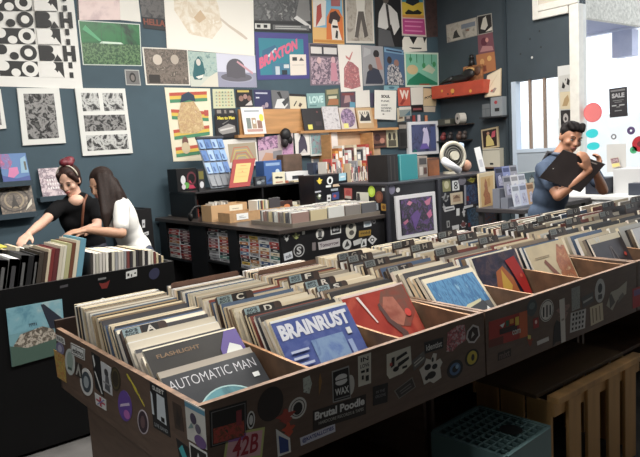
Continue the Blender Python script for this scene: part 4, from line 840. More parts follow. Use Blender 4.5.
box_px('receipt_printer', 286, 309, 171.5, 5.70, HZ, .2, (222, 222, 222), 'white machine with a dark slot on the raised shelf', 'machine', [R(.25, .25, .75, .6, (50, 54, 62)), R(.0, .0, 1, .12, (150, 150, 150))], bev=.008)
for i in range(5): box_px('cd_case', 284 + 5 * i, 288.5 + 5 * i, 180.5 + (i % 2) * 2, 5.58, HZ, .08, [(176, 96, 70), (60, 60, 60), (206, 190, 150), (196, 90, 70), (150, 140, 130)][i], ['rust', 'black', 'cream', 'coral', 'taupe'][i] + ' CD in the low row before the white machine', 'CD')
bg = MB(); a = hit(284, 170, 1, 5.93); b = hit(303, 170, 1, 5.93); 
bg.bbox((a.x, 5.93, HZ), (b.x, 6.07, hit(293, 154, 1, 5.93).z), mat((96, 74, 60), .7, var=.15, scale=8), .02); tag(bg.build('handbag', smooth=False), 'brown leather bag behind the white machine', 'bag')
box_px('card_reader', 313, 332, 162, 5.6, CZ + .32, .12, (52, 62, 84), 'dark blue till machine on top of the stickered box', 'till', [R(.15, .35, .85, .8, (90, 104, 130)), R(.1, .1, .9, .2, (30, 34, 44))], bev=.01)

# sticker-covered black box left of the cabinet
sbx = empty('storage_box', tuple(hit(330, 203, 1, 4.86))); sbx.location.z = CZ; tag(sbx, 'black box covered in stickers, left of the tall cabinet', 'box')
a = hit(314, 176, 1, 4.86); b = hit(347, 174, 1, 4.86)
STZ = a.z
sbb = MB().box((a.x, 4.86, CZ), (b.x, 5.11, STZ), DB).build('body', sbx)
def bstick(pts, bg, els=(), **kw): return fstick(pts, bg, els, None, y=4.86, parent=sbb, **kw)
bstick(ov(319.5, 181, 3.4, 3.6), (226, 196, 60), shape=blob)['label'] = 'yellow sticker'; bstick(ov(330, 180.5, 3, 4), W_, [E(.5, .45, .25, .3, K)], shape='ellipse'); bstick([(339, 173.5), (346, 172.5), (346, 180), (339, 181)], (150, 196, 214), [R(.2, .4, .8, .6, W_)])['label'] = 'pale blue sticker'
bstick([(333, 184.5), (340, 183.5), (340, 186), (333, 187)], (206, 180, 150)); bstick([(326, 185.5), (331, 185), (331, 187), (326, 187.5)], W_); bstick(ov(319, 196.5, 3, 3.4), (110, 120, 90), [E(.6, .6, .2, .2, W_)], shape=blob)
bstick([(315, 191.5), (321, 190.5), (321, 192), (315, 193)], (180, 180, 190)); bstick([(332, 193), (339, 191.5), (339, 199), (332, 200)], (60, 76, 130), [E(.4, .5, .2, .2, (196, 70, 70))]); bstick([(327, 195), (331, 194.5), (331, 201), (327, 201.5)], (206, 206, 206), [R(.2, .3, .8, .6, (90, 90, 90))]); bstick([(331, 189), (338, 188), (338, 190.5), (331, 191)], (150, 160, 170))

# on the cabinet
ZT = DZ
box_px('storage_box', 387, 397.5, 154.5, 4.12, ZT, .26, mat((30, 27, 27), .5, var=.2, scale=10), 'black box with grey streaks, left end of the cabinet top', 'box', [R(.25, .05, .35, .95, (66, 60, 56)), R(.6, .05, .7, .95, (60, 54, 50))])
box_px('storage_box', 399, 417, 154.5, 4.14, ZT, .2, mat((36, 140, 146), .45), 'teal box on the cabinet top', 'box', [R(.03, .0, .06, 1, (120, 200, 200))], bev=.004)
box_px('figurine_box', 418, 427, 156, 4.26, ZT, .14, (150, 140, 130), 'grey patterned box right of the teal box', 'box', [R(.1, .6, .9, .9, (70, 66, 66)), R(.1, .1, .45, .5, (200, 190, 180)), R(.55, .15, .9, .45, (90, 60, 54))])
box_px('wooden_box', 428, 439, 158, 4.3, ZT, .16, mat((138, 78, 40), .6, var=.15, scale=8), 'reddish brown wooden box in the middle of the cabinet top', 'box', [R(.0, .9, 1, 1, (90, 50, 30))])
# round fan-like device and the white roll
fn = empty('desk_fan', tuple(hit(453, 172, 1, 4.3))); fn.location.z = ZT; tag(fn, 'round cream desk fan on the cabinet top', 'fan')
c0 = hit(453, 156, 1, 4.3); r0 = .155
BODY = mat((196, 190, 170), .4, var=.06, scale=8)
ax = Vector((-.35, -1, .1)).normalized()
m1 = MB(); m1.ring(c0, ax, r0 * .86, r0 * .13, BODY); m1.build('rim', fn, smooth=True)
m1 = MB(); m1.disc(c0 - ax * .02, ax, r0 * .84, .02, (58, 58, 56)); m1.build('back_disc', fn)
m1 = MB(); m1.disc(c0 + ax * .03, ax, r0 * .3, .03, BODY); m1.build('hub', fn)
for k in range(3): 
    m1 = MB(); m1.ring(c0 + ax * .012, ax, r0 * (.42 + .16 * k), .005, (120, 118, 110), 28, 6); m1.build('grille_ring', fn, smooth=True)
m1 = MB(); m1.tube([(c0.x, c0.y + .02, ZT + .0), (c0.x, c0.y + .02, c0.z - r0 * .8)], .03, BODY); m1.disc((c0.x, c0.y + .02, ZT + .01), (0, 0, 1), .09, .02, BODY); m1.build('foot', fn)
g0 = hit(461, 151, 1, 4.42)
mb = MB(); mb.bbox((g0.x - .045, 4.42, ZT), (g0.x + .07, 4.5, g0.z + .09), mat((176, 196, 222), .25), .03); tag(mb.build('plastic_bottle', smooth=True), 'pale blue plastic container behind the desk fan', 'container')
a, b = hit(443, 160, 1, 4.13), hit(459.5, 173.5, 1, 4.08); b.z = max(b.z, ZT + .035)
tag(MB().tube([a, b], .034, (232, 232, 234), 16).build('paper_roll', smooth=True), 'white paper roll leaning on the desk fan', 'roll')
c1 = hit(470, 158, 1, 4.3); tag(MB().ball((c1.x, 4.36, ZT + .062), (.075, .05, .062), (206, 150, 120)).build('stuffed_toy', smooth=True), 'peach coloured round toy right of the desk fan', 'toy')
a = hit(474.5, 148, 1, 4.14); b = hit(480, 146.5, 1, 4.14)
lq = [a, b, Vector((b.x + .03, 4.10, ZT)), Vector((a.x + .03, 4.10, ZT))]
tag(sheet('card', lq, .008, (226, 226, 224), [R(.2, .2, .8, .5, (190, 190, 196))]), 'white card propped up at the right end of the cabinet top', 'card')
# ================================================================ what hangs on the long wall
_lay = [0]
def poster(pts, bg, els, label, cat='poster', lift=.004, th=.0015, name=None, edge=None, y=None):
    yy = YW - lift if y is None else y
    return tag(sheet(name or {'poster': 'art_poster', 'album cover': 'hanging_album_cover', 'photo': 'wall_picture', 'card': 'hanging_card', 'notice': 'hanging_notice', 'paper': 'hanging_paper'}[cat], quad(pts, 1, yy), th, bg, els, edge=edge, step=.0004), label, cat)
PAPER = (226, 224, 218)
# the shop's lettered poster
def ptex():
    els = []; W0, W1 = -12, 83            # px span at the poster's foot
    q = quad([(-27, -40), (69.5, -40), (83, 89), (-12, 86)], 1, YW - .004)
    n = 7; v1 = 1 - 0.0; rowh = .140
    cols = dict(P=(.06, .23), dot=(.25, .35), O=(.33, .53), B=(.552, .705), A=(.69, .80), H=(.815, .955))
    BK, WH = (30, 30, 30), PAPER
    for r in range(n):
        vb = .085 + r * rowh * .93; vt = vb + rowh * .88; h = vt - vb; pos = (r % 2 == 1)
        if pos:
            els.append(R(cols['P'][0], vb + h * .36, cols['P'][0] + .13, vt, BK)); els.append(E(cols['P'][0] + .12, vb + h * .68, .05, h * .32, BK)); els.append(R(cols['P'][0], vb, cols['P'][0] + .05, vb + h * .4, BK))
            els.append(E(.295, vb + h * .27, .046, h * .25, BK)); els.append(E(.445, vb + h * .5, .088, h * .5, BK)); els.append(E(.445, vb + h * .5, .044, h * .26, WH))
            b = cols['B']; els.append(R(b[0], vb, b[0] + .11, vt, BK)); els.append(E(b[0] + .11, vb + h * .74, .05, h * .26, BK)); els.append(E(b[0] + .115, vb + h * .27, .055, h * .27, BK))
            a = cols['A']; els.append(P([(a[0] + .015, vb), (a[1], vb), ((a[0] + a[1]) / 2 + .005, vb + h * .42)], BK))
            hh = cols['H']; els.append(R(hh[0], vb, hh[0] + .045, vt, BK)); els.append(R(hh[1] - .045, vb, hh[1], vt, BK)); els.append(R(hh[0], vb + h * .38, hh[1], vb + h * .6, BK))
        else:
            els.append(R(.13, vb, .53, vt, BK)); els.append(R(.06, vb + h * .36, .19, vt, WH)); els.append(E(.18, vb + h * .68, .055, h * .32, WH))
            els.append(E(.295, vb + h * .25, .048, h * .26, WH)); els.append(E(.445, vb + h * .5, .088, h * .5, WH)); els.append(E(.445, vb + h * .5, .044, h * .26, BK))
            els.append(R(.70, vb, .805, vt, BK)); b = cols['B']; els.append(R(b[0], vb, b[0] + .12, vt, WH)); els.append(E(b[0] + .12, vb + h * .74, .05, h * .26, WH)); els.append(E(b[0] + .125, vb + h * .27, .055, h * .27, WH))
            els.append(P([(.69, vb), (.80, vb), (.748, vb + h * .45)], WH))
            hh = cols['H']; m_ = (hh[0] + hh[1]) / 2; els.append(R(m_ - .022, vb, m_ + .022, vb + h * .36, BK)); els.append(R(m_ - .022, vb + h * .62, m_ + .022, vt, BK))
    return q, els
q, els = ptex()
tag(sheet('art_poster', q, .0015, PAPER, els, step=.0003), 'large white poster of rows of bold black P.OBAH lettering', 'poster')
poster([(76, -14), (119, -14), (120.5, 20), (77.5, 20)], img([(206, 176, 172), (222, 196, 190), (196, 168, 168)], 4, 2), [R(.0, .0, .04, 1, (60, 60, 62))], 'faded pink poster above the green stadium picture')
poster([(119, -14), (137, -14), (141, 22), (120.5, 20)], (226, 222, 212), [], 'bare white sheet right of the faded pink poster', 'paper')
poster([(78, 20), (140, 24), (142, 66), (83, 65)], (206, 216, 206), [R(.015, .02, .985, .98, (24, 84, 44)), R(.015, .45, .985, .98, img([(12, 40, 26), (26, 116, 56), (16, 66, 36)], 3, 3)), R(.015, .02, .985, .5, img([(44, 104, 54), (28, 70, 38), (96, 136, 84), (20, 54, 32)], 40, 5)), P([(.3, .5), (.7, .5), (.66, .54), (.34, .55)], (206, 226, 206)), P([(.1, .9), (.34, .56), (.3, .55), (.05, .8)], (90, 170, 120)), R(.34, .02, .345, .98, (60, 90, 66)), R(.67, .02, .675, .98, (60, 90, 66))], 'green picture of a stadium crowd under the faded pink poster', 'poster', lift=.006)
poster([(124.5, 69.5), (139, 70), (141, 85.5), (126, 85)], (176, 176, 172), [R(.06, .06, .94, .94, (110, 108, 106)), E(.5, .5, .22, .32, (40, 38, 38)), E(.5, .48, .13, .2, (120, 112, 106))], 'small grey portrait photo below the green stadium picture', 'photo')
poster([(138, -10), (164, -10), (166, 31), (143.5, 28)], (36, 36, 40), [R(.0, .3, 1, 1, img([(40, 40, 44), (90, 86, 84), (30, 30, 34)], 14, 3)), T('HELLA', .04, .1, .98, .26, (136, 66, 46), 0, .04)], 'dark poster with the orange word HELLA', 'poster', lift=.005)
poster([(142, 47), (188, 49), (190.5, 85.5), (146, 85)], (226, 222, 210), [R(.03, .03, .97, .97, img([(66, 58, 52), (130, 116, 104), (90, 80, 72), (176, 160, 144)], 22, 6)), E(.3, .68, .1, .14, (200, 186, 170)), E(.68, .7, .09, .13, (180, 166, 150)), R(.08, .06, .32, .28, (50, 44, 40))], 'sepia photograph of a crowd left of the teal album', 'poster')
# white-bordered black-and-white photographs
BWP = img([(14, 14, 16), (50, 50, 50), (150, 148, 146), (26, 26, 28), (96, 96, 94)], 12, 5); BWQ = img([(12, 12, 14), (60, 60, 60), (200, 200, 196), (30, 30, 32), (150, 150, 148)], 11, 9)
def framed(pts, els, label):
    q = quad(pts, 1, YW - .022); r = empty('framed_photo', sum((Vector(p) for p in q), Vector()) / 4); tag(r, label, 'photo')
    sheet('frame', q, .02, (222, 222, 216), [], r)
    for (u0, v0, u1, v1, m_) in els:
        tl, tr_, br, bl = q; f = lambda u, v: bl * (1 - u) * (1 - v) + br * u * (1 - v) + tl * (1 - u) * v + tr_ * u * v + Vector((0, -.001, 0))
        sheet('photo_print', [f(u0, v1), f(u1, v1), f(u1, v0), f(u0, v0)], .0008, m_, [], r)
framed([(-40, 92), (0.5, 89), (6.5, 128.5), (-34, 132)], [(.1, .1, .9, .9, BWP)], 'white-bordered photo cut by the photo\'s left edge, below the lettered poster')
framed([(17, 88), (59, 88), (66, 143), (23, 145.5)], [(.13, .1, .85, .9, BWP)], 'white-bordered black and white photo of a crowd on a stage')
framed([(75, 88), (125, 88.5), (133, 153), (83, 156)], [(.1, .66, .44, .93, BWQ), (.52, .66, .93, .93, BWQ), (.1, .36, .93, .6, BWP), (.1, .07, .93, .3, BWQ)], 'white-bordered sheet of four black and white photographs above the women')
# big pale poster and those around it
poster([(163, -16), (253, -16), (254.5, 56), (167, 48.5)], (236, 230, 218), [P([(.1, .95), (.5, 1), (.58, .7), (.62, .4), (.5, .2), (.25, .25), (.1, .6)], img([(236, 230, 218), (230, 218, 198), (218, 200, 172), (236, 228, 214)], 10, 3)), P([(.6, .52), (.7, .42), (.86, .3), (.92, .24), (.9, .22), (.7, .38), (.6, .48)], (206, 190, 172)), P([(.3, .5), (.38, .62), (.44, .5), (.36, .42)], (206, 176, 140))], 'big cream poster with a faint branch drawing', 'poster', lift=.009)
poster([(187.5, 51), (216, 53), (218.5, 87), (191, 86.5)], (200, 204, 190), [R(.0, .3, 1, 1, img([(120, 160, 160), (170, 190, 180), (90, 130, 130)], 20, 3)), P([(.1, .3), (.2, .7), (.35, .88), (.5, .7), (.55, .4), (.4, .2), (.15, .2)], (40, 100, 106)), E(.34, .7, .08, .1, (206, 200, 190)), P([(.2, .28), (.5, .36), (.44, .26), (.3, .22)], (226, 222, 210)), P([(.3, .0), (1, .0), (1, .45), (.7, .3)], (214, 208, 190))], 'teal and cream album of a cloaked figure', 'album cover', lift=.006)
poster([(216, 53), (255, 55), (257, 87.5), (218.5, 87)], (206, 206, 222), [R(0, 0, 1, .45, (150, 150, 172)), E(.5, .28, .42, .14, (160, 160, 180)), E(.48, .3, .40, .13, (104, 100, 110)), E(.47, .56, .24, .30, (92, 88, 96)), R(.23, .3, .71, .55, (92, 88, 96)), P([(.5, .75), (.9, .4), (.92, .46), (.52, .8)], (206, 150, 160))], 'lavender poster of a grey hat with a pink ribbon', 'poster', lift=.005)
RB = [(196, 80, 60), (222, 186, 70), (70, 140, 100)]
els = []
for vb, sl in ((.80, .03), (.58, -.03), (.30, .06), (.06, .05)):
    for k in range(3): els.append(P([(.08, vb + .13 - k * .045), (.92, vb + .13 - k * .045 + sl), (.92, vb + .085 - k * .045 + sl), (.08, vb + .085 - k * .045)], RB[k]))
els += [P([(.22, .38), (.2, .6), (.32, .8), (.6, .82), (.75, .66), (.8, .44), (.6, .38)], img([(222, 196, 150), (206, 176, 124), (190, 150, 104), (232, 212, 176)], 28, 4)), P([(.3, .8), (.34, .9), (.5, .95), (.62, .9), (.64, .82), (.5, .84), (.26, .79)], (44, 62, 84)), E(.32, .26, .07, .08, (120, 80, 70)), E(.32, .18, .1, .08, (206, 186, 150)), R(.82, .62, .92, .7, (190, 80, 70)), P([(.72, .28), (.82, .32), (.84, .24), (.74, .22)], (60, 80, 90))]
poster([(164.5, 87.5), (210, 88.5), (214.5, 160), (173.5, 161.5)], (230, 220, 190), els, 'tall cream poster with red, yellow and green bands and a cap', 'poster', lift=.004)
poster([(252.5, -8), (310.5, -8), (312, 33), (253, 31)], (34, 34, 36), [R(.02, .28, .98, .98, img([(24, 24, 26), (80, 80, 80), (40, 40, 42), (150, 148, 144)], 12, 4)), P([(.72, .4), (.8, .9), (.96, 1), (.98, .3), (.8, .25)], (120, 118, 116)), P([(.68, .35), (.98, .1), (.98, .18), (.74, .42)], (206, 204, 200)), R(.03, .06, .28, .2, (206, 204, 198)), R(.06, .09, .12, .17, K), R(.17, .09, .23, .17, K), R(.32, .05, .95, .18, (96, 96, 96)), R(.36, .08, .9, .1, (190, 190, 186)), R(.36, .13, .8, .15, (180, 180, 176))], 'black and white photo poster above the BRAXTON poster', 'poster', lift=.006)
poster([(254.5, 32), (308, 34), (309.5, 78.5), (257.5, 80)], (70, 66, 140), [R(.06, .1, .9, .88, (44, 130, 150)), R(.28, .1, .62, .35, (60, 120, 150)), P([(.1, .45), (.12, .62), (.35, .74), (.42, .64)], (50, 104, 140)), P([(.2, .5), (.36, .68), (.38, .65), (.24, .48)], (190, 216, 216)), T('BRAXTON', .05, .22, .78, .46, (222, 96, 130), .44, .06), R(.34, .1, .42, .28, (190, 200, 206)), R(.46, .1, .56, .2, (40, 50, 60)), R(.5, .24, .6, .32, (200, 206, 206)), R(.62, .08, .94, .54, (226, 214, 200)), R(.67, .4, .76, .48, (60, 60, 60)), P([(.8, .4), (.84, .48), (.9, .4)], (90, 80, 80)), R(.66, .3, .9, .31, (170, 160, 150))], 'purple and teal poster with BRAXTON in slanted pink letters', 'poster', lift=.004)
poster([(311.5, -10), (342.5, -10), (344.5, 44.5), (313, 43)], (222, 170, 96), [R(.03, .3, .97, 1, (110, 170, 200)), P([(.03, .3), (.4, .35), (.45, .8), (.2, .9), (.03, .8)], (214, 206, 196)), P([(.1, .3), (.3, .5), (.28, .75), (.15, .7)], (176, 60, 50)), P([(.42, .08), (.45, .5), (.6, .66), (.85, .64), (.97, .5), (.97, .08)], (214, 106, 40)), P([(.5, .4), (.56, .58), (.75, .62), (.9, .5), (.86, .42), (.6, .36)], (60, 36, 34)), P([(.6, .08), (.58, .34), (.66, .46), (.78, .44), (.82, .3), (.92, .08)], (222, 210, 196)), P([(.62, .3), (.8, .3), (.8, .34), (.62, .35)], K), P([(.7, .12), (.74, .26), (.8, .24), (.78, .1)], K), R(.6, .7, .9, .95, (170, 90, 90)), R(.02, .02, .98, .07, (200, 130, 50))], 'orange and sky-blue poster of a face in dark glasses', 'poster', lift=.007)
poster([(308.5, 43), (340, 45), (341.5, 85), (310.5, 85.5)], (120, 104, 116), [R(.04, .7, .96, .98, (60, 54, 62)), R(.06, .76, .4, .92, (214, 206, 200)), R(.46, .76, .88, .92, (206, 200, 196)), R(.04, .03, .96, .66, img([(150, 120, 136), (90, 74, 92), (190, 160, 170), (110, 84, 100)], 22, 3)), E(.3, .6, .07, .08, (206, 170, 170)), E(.75, .62, .07, .08, (206, 160, 166)), P([(.65, .1), (.68, .55), (.84, .55), (.88, .1)], (196, 130, 146))], 'mauve poster of a group under two white title blocks', 'poster', lift=.003)
poster([(345, -10), (372.5, -10), (374.5, 43.5), (346, 43)], (206, 198, 184), [R(.05, .04, .95, 1, img([(150, 140, 128), (176, 166, 152), (130, 120, 110)], 8, 3)), P([(.35, 1), (.4, .6), (.3, .15), (.42, .12), (.55, .5), (.62, .12), (.76, .16), (.68, .6), (.72, 1)], (214, 208, 196)), P([(.45, .6), (.3, .12), (.42, .1), (.55, .45), (.64, .1), (.78, .14), (.64, .6)], (90, 82, 76))], 'sepia poster of a pair of legs', 'poster', lift=.005)
poster([(374.5, -10), (400, -10), (402.5, 47), (375.5, 46)], (26, 26, 28), [P([(.1, .34), (.15, .6), (.35, .78), (.6, .72), (.85, .6), (.92, .35), (.7, .2), (.6, .4), (.4, .3)], (206, 202, 196)), E(.42, .84, .12, .08, (90, 80, 74)), P([(.4, .76), (.5, .3), (.58, .32), (.5, .74)], (50, 46, 46)), P([(.1, .0), (.12, .32), (.55, .28), (.7, .0)], (84, 84, 86))], 'dark poster of a man in a white shirt', 'poster', lift=.006)
poster([(400.5, -10), (423, -10), (426.5, 37), (402, 35.5)], (206, 190, 176), [R(.04, .42, .96, 1, (222, 186, 50)), R(.04, .74, .96, 1, (50, 140, 170)), P([(.2, .72), (.35, 1), (.65, 1), (.8, .74), (.5, .66)], (30, 40, 50)), R(.04, .4, .96, .46, (214, 140, 60)), R(.04, .04, .96, .38, (190, 60, 130)), P([(.14, .5), (.3, .58), (.5, .54), (.7, .58), (.88, .52), (.8, .48), (.2, .47)], (40, 40, 30)), R(.12, .3, .88, .33, (222, 130, 170)), R(.12, .2, .8, .23, (222, 130, 170)), R(.12, .1, .84, .13, (222, 130, 170))], 'yellow and magenta concert poster with dark birds', 'poster', lift=.007)
poster([(425, -10), (443.5, -10), (445, 36), (426.5, 37.5)], img([(60, 46, 44), (84, 60, 56), (44, 40, 44)], 9, 3), [], 'dark reddish poster at the end of the top row', 'poster', lift=.004)
poster([(401.5, 36.5), (426.5, 37.5), (427, 51), (402.5, 52.5)], (226, 220, 206), [P([(.3, 1), (.45, .5), (.62, 1)], K), P([(.0, .7), (.1, 1), (.0, 1)], K), P([(.25, .32), (.8, .24), (.75, .16), (.4, .2)], (60, 60, 60)), P([(.9, .6), (1, 1), (.85, 1)], K)], 'white sheet with black points below the yellow and magenta poster', 'poster', lift=.005)
poster([(404, 52), (438.3, 52.8), (439, 86.8), (405.5, 87)], (206, 220, 200), [R(.04, .05, .96, .95, (120, 190, 160)), P([(.04, .06), (.1, .2), (.4, .42), (.6, .3), (.95, .12), (.95, .05)], (30, 126, 90)), E(.22, .5, .16, .14, (206, 180, 130)), P([(.5, .5), (.7, .66), (.9, .5), (.8, .38)], (190, 200, 170)), R(.16, .7, .18, .95, (40, 120, 80)), R(.34, .7, .36, .95, (40, 120, 80)), R(.54, .66, .56, .95, (40, 120, 80)), R(.78, .66, .8, .95, (40, 120, 80)), E(.55, .62, .05, .08, (60, 150, 90)), E(.86, .66, .05, .08, (60, 150, 90)), E(.17, .8, .04, .06, (60, 140, 90)), R(.4, .06, .7, .09, (170, 80, 50))], 'mint green illustrated poster with green hills', 'poster', lift=.006)
poster([(337.5, 44.5), (361, 45), (363, 91), (341, 92)], (226, 218, 208), [P([(.15, .1), (.2, .5), (.4, .66), (.6, .62), (.85, .5), (.9, .1), (.5, .05)], img([(222, 196, 190), (190, 110, 110), (150, 90, 96), (216, 170, 160)], 34, 3)), P([(.3, .78), (.45, .72), (.6, .86), (.62, .84), (.48, .66), (.32, .72)], (200, 120, 116))], 'white poster of red and pink dancing figures', 'poster', lift=.0065)
poster([(361.5, 45), (383, 46.5), (384.5, 85), (363.5, 86)], (150, 148, 150), [E(.66, .8, .14, .1, (40, 34, 36)), P([(.6, .72), (.8, .72), (.95, .4), (.7, .4)], (170, 120, 110)), P([(.1, .05), (.2, .34), (.45, .46), (.75, .4), (.95, .1), (.9, .03)], (50, 54, 70)), E(.36, .46, .1, .08, (90, 70, 64)), P([(.05, .7), (.4, .8), (.4, .9), (.1, .95)], (170, 168, 170))], 'grey poster of two singers', 'poster', lift=.0045)
poster([(384, 46.5), (403.5, 50), (405, 85), (385, 84.5)], (70, 100, 136), [R(.0, .86, 1, .98, (110, 150, 180)), R(.1, .9, .9, .94, (40, 56, 90)), E(.25, .66, .12, .1, (60, 46, 44)), E(.6, .6, .13, .1, (150, 110, 96)), P([(.1, .0), (.15, .5), (.4, .56), (.7, .5), (.95, .1), (.9, .0)], img([(40, 44, 54), (206, 200, 196), (60, 70, 90), (30, 30, 36)], 30, 2))], 'blue poster of a band in coats', 'poster', lift=.0055)
# row of small covers
SM = [
 ([(212.5, 89), (233.5, 89), (235.5, 108), (213.5, 108.5)], (206, 206, 166), [E(.15 + .14 * (i % 6), .15 + .17 * (i // 6), .04, .04, [(150, 160, 150), (190, 150, 110), (120, 150, 120)][i % 3]) for i in range(30)], 'pale yellow cover with a pattern of small marks'),
 ([(235.5, 89.5), (252, 89.5), (253.5, 107), (236.5, 107.5)], (34, 28, 30), [R(.1, .84, .8, .96, (196, 170, 80)), E(.3, .5, .14, .16, (150, 110, 96)), E(.55, .6, .12, .14, (170, 130, 120)), E(.78, .5, .12, .16, (140, 100, 90)), P([(.5, .1), (.9, .4), (.95, .1)], (206, 196, 190))], 'dark cover of a group with a gold title'),
 ([(253.5, 89.5), (270.5, 90), (272, 108.5), (255, 109)], (50, 50, 96), [R(.1, .78, .8, .86, (190, 190, 206)), R(.1, .55, .3, .62, (206, 206, 214)), E(.7, .2, .1, .14, (170, 150, 160)), E(.5, .1, .12, .1, (150, 130, 150))], 'indigo cover with a white title line'),
 ([(271, 90), (288.5, 91), (290, 110.5), (273, 110)], (110, 110, 112), [P([(.1, .1), (.3, .55), (.7, .6), (.9, .3), (.7, .1)], (214, 214, 212)), P([(.3, .9), (.5, .6), (.6, .62), (.5, .95)], (40, 40, 42)), P([(.55, .4), (.95, .7), (.98, .5), (.7, .2)], (70, 70, 72))], 'grey cover of a pale reclining shape'),
 ([(289, 93.5), (305.5, 94.5), (307, 110.5), (290.5, 111)], (214, 202, 172), [P([(.2, .3), (.4, .6), (.44, .56), (.26, .26)], (70, 60, 54)), P([(.5, .3), (.6, .5), (.75, .4), (.6, .2)], (90, 70, 60)), R(.0, .86, 1, 1, (40, 34, 34))], 'tan cover with two small dark strokes'),
 ([(306.5, 93.5), (324.5, 93), (325.5, 107.5), (308, 108)], (130, 170, 168), [T('LOVE', .12, .3, .9, .8, (190, 220, 216), .04, .05), R(.1, .1, .5, .2, (90, 130, 130))], 'teal cover with pale rounded letters'),
 ([(325, 89.5), (339, 88), (340, 106.5), (326, 107)], (90, 100, 80), [R(.1, .7, .9, .95, (160, 150, 110)), P([(.1, .1), (.3, .5), (.9, .4), (.9, .1)], (170, 110, 70)), R(.2, .45, .8, .6, (206, 200, 170))], 'green and brown cover beside the teal one'),
 ([(340.5, 92.5), (355, 92), (355.5, 108), (341, 108)], (96, 70, 84), [P([(.2, .3), (.3, .8), (.6, .85), (.7, .4)], (170, 130, 130)), P([(.6, .0), (.62, .4), (.98, .35), (.98, 0)], (90, 150, 176)), R(.1, .8, .9, .95, (130, 60, 60))], 'plum and blue cover of a face'),
 ([(355.5, 91), (369.5, 90), (370, 107), (355.8, 107.5)], (222, 216, 206), [], 'plain off-white cover in the small row'),
 ([(370, 93), (374, 92.5), (374, 106), (370.5, 106.5)], (70, 64, 90), [], 'narrow violet strip of a cover'),
 ([(397.5, 88), (409.8, 87.5), (410.5, 105.5), (398.5, 106)], (206, 90, 70), [T('VV', .15, .4, .9, .9, (236, 220, 206), -.06, .06), P([(.1, .1), (.4, .4), (.6, .3), (.3, .05)], (150, 50, 44))], 'orange-red cover with white zigzag letters'),
 ([(410.5, 87.5), (423, 87), (423, 104.5), (411.5, 105)], (222, 218, 206), [], 'blank ivory card right of the orange-red cover'),
 ([(423.3, 88), (437.3, 89), (436, 106), (423.3, 106)], (206, 182, 140), [T('POOLS', .1, .36, .9, .5, (40, 34, 34), .22, .05)], 'tan cover with a slanted black word'),
 ([(411, 105.5), (423, 105), (423.5, 112), (411.5, 112.5)], (30, 28, 30), [R(.15, .3, .85, .6, (150, 80, 80))], 'small black label card under the ivory card'),
 ([(399, 107), (411, 106.5), (411.5, 116), (400, 117)], (140, 150, 146), [R(.0, .7, 1, 1, (214, 206, 196)), P([(.4, .1), (.9, .6), (.9, .1)], (70, 110, 130))], 'grey-green cover under the orange-red one'),
 ([(423.5, 106.5), (435.5, 106.5), (435, 112), (424, 112)], (196, 180, 160), [], 'small beige card below the tan cover'),
 ([(384, 85.5), (399, 85.5), (399, 90), (384, 90)], (120, 166, 176), [E(.5, .5, .2, .3, (70, 110, 130))], 'sliver of a light blue cover above the white notice'),
 ([(214.5, 108.8), (235, 108.8), (236, 114.5), (215, 114.5)], (50, 48, 50), [R(.1, .2, .3, .8, (150, 140, 130)), R(.45, .2, .55, .8, (140, 130, 120)), R(.7, .3, .9, .7, (170, 160, 150))], 'thin strip of a dark cover above the yellow-titled one'),
]
for i, (p, bg, els, lab) in enumerate(SM): poster(p, bg, els, lab, 'album cover', lift=.003 + .0012 * (i % 4), th=.0015)
poster([(374.5, 90), (396.5, 90.5), (396, 120), (374.5, 119)], (228, 224, 214), [T('SOUL', .3, .74, .7, .84, K, 0, .05), T('FUNK', .3, .6, .68, .66, (60, 60, 60)), T('JAZZ', .3, .45, .6, .52, (70, 70, 70)), T('GOSPEL', .3, .36, .8, .42, (60, 60, 60)), T('BLUES', .3, .27, .72, .33, (80, 80, 80)), R(.36, .16, .44, .2, (120, 110, 110))], 'white notice sheet with a column of black words', 'notice', lift=.036)
# wooden display board with album covers standing on its ledges
wb = empty('display_board', tuple(hit(283, 132, 1, YW - .05))); tag(wb, 'orange-brown wooden board with narrow ledges behind the counter', 'board')
WOODB = mat((196, 140, 84), .55, var=.1, scale=6, stretch=(.3, 1, 3))
a = hit(240, 135, 1, YW - .02); b = hit(376, 109, 1, YW - .02); b.z = hit(280, 109, 1, YW - .02).z
MB().box((a.x, YW - .03, a.z), (b.x, YW - .009, b.z), WOODB).build('board', wb)
mb = MB(); a = hit(238, 136, 1, YW - .09); b = hit(262, 132, 1, YW - .09); mb.box((a.x, YW - .10, a.z - .02), (b.x + .02, YW - .009, a.z + .012), WOODB); mb.build('ledge', wb)
mb = MB(); a = hit(300, 131, 1, YW - .09); b = hit(398, 129.5, 1, YW - .09); LZ = a.z; mb.box((a.x, YW - .10, a.z - .03), (b.x, YW - .009, a.z), WOODB); mb.build('ledge', wb)
def stand(x0, x1, yt, base, bg, els, label, y=YW - .094, lean=.045, th=.008, cat='album cover', name='album_cover', edge=None):
    a = hit(x0, yt, 1, y + lean); b = hit(x1, yt, 1, y + lean); z = (a.z + b.z) / 2
    base += .003
    q = [Vector((a.x, y + lean, z)), Vector((b.x, y + lean, z)), Vector((b.x, y, base)), Vector((a.x, y, base))]
    return tag(sheet(name, q, th, bg, els, edge=edge, step=.0005), label, cat)
stand(301, 321, 108.5, LZ, (40, 36, 38), [R(.2, .04, .42, .26, (222, 210, 90)), E(.76, .84, .05, .05, (110, 60, 60)), R(.6, .2, .9, .4, (64, 50, 54))], 'black album with a yellow sticker on the wooden ledge')
stand(321.5, 337.5, 106.5, LZ, img([(176, 168, 170), (206, 200, 200), (140, 130, 136)], 20, 4), [], 'light grey album next to the black one on the wooden ledge')
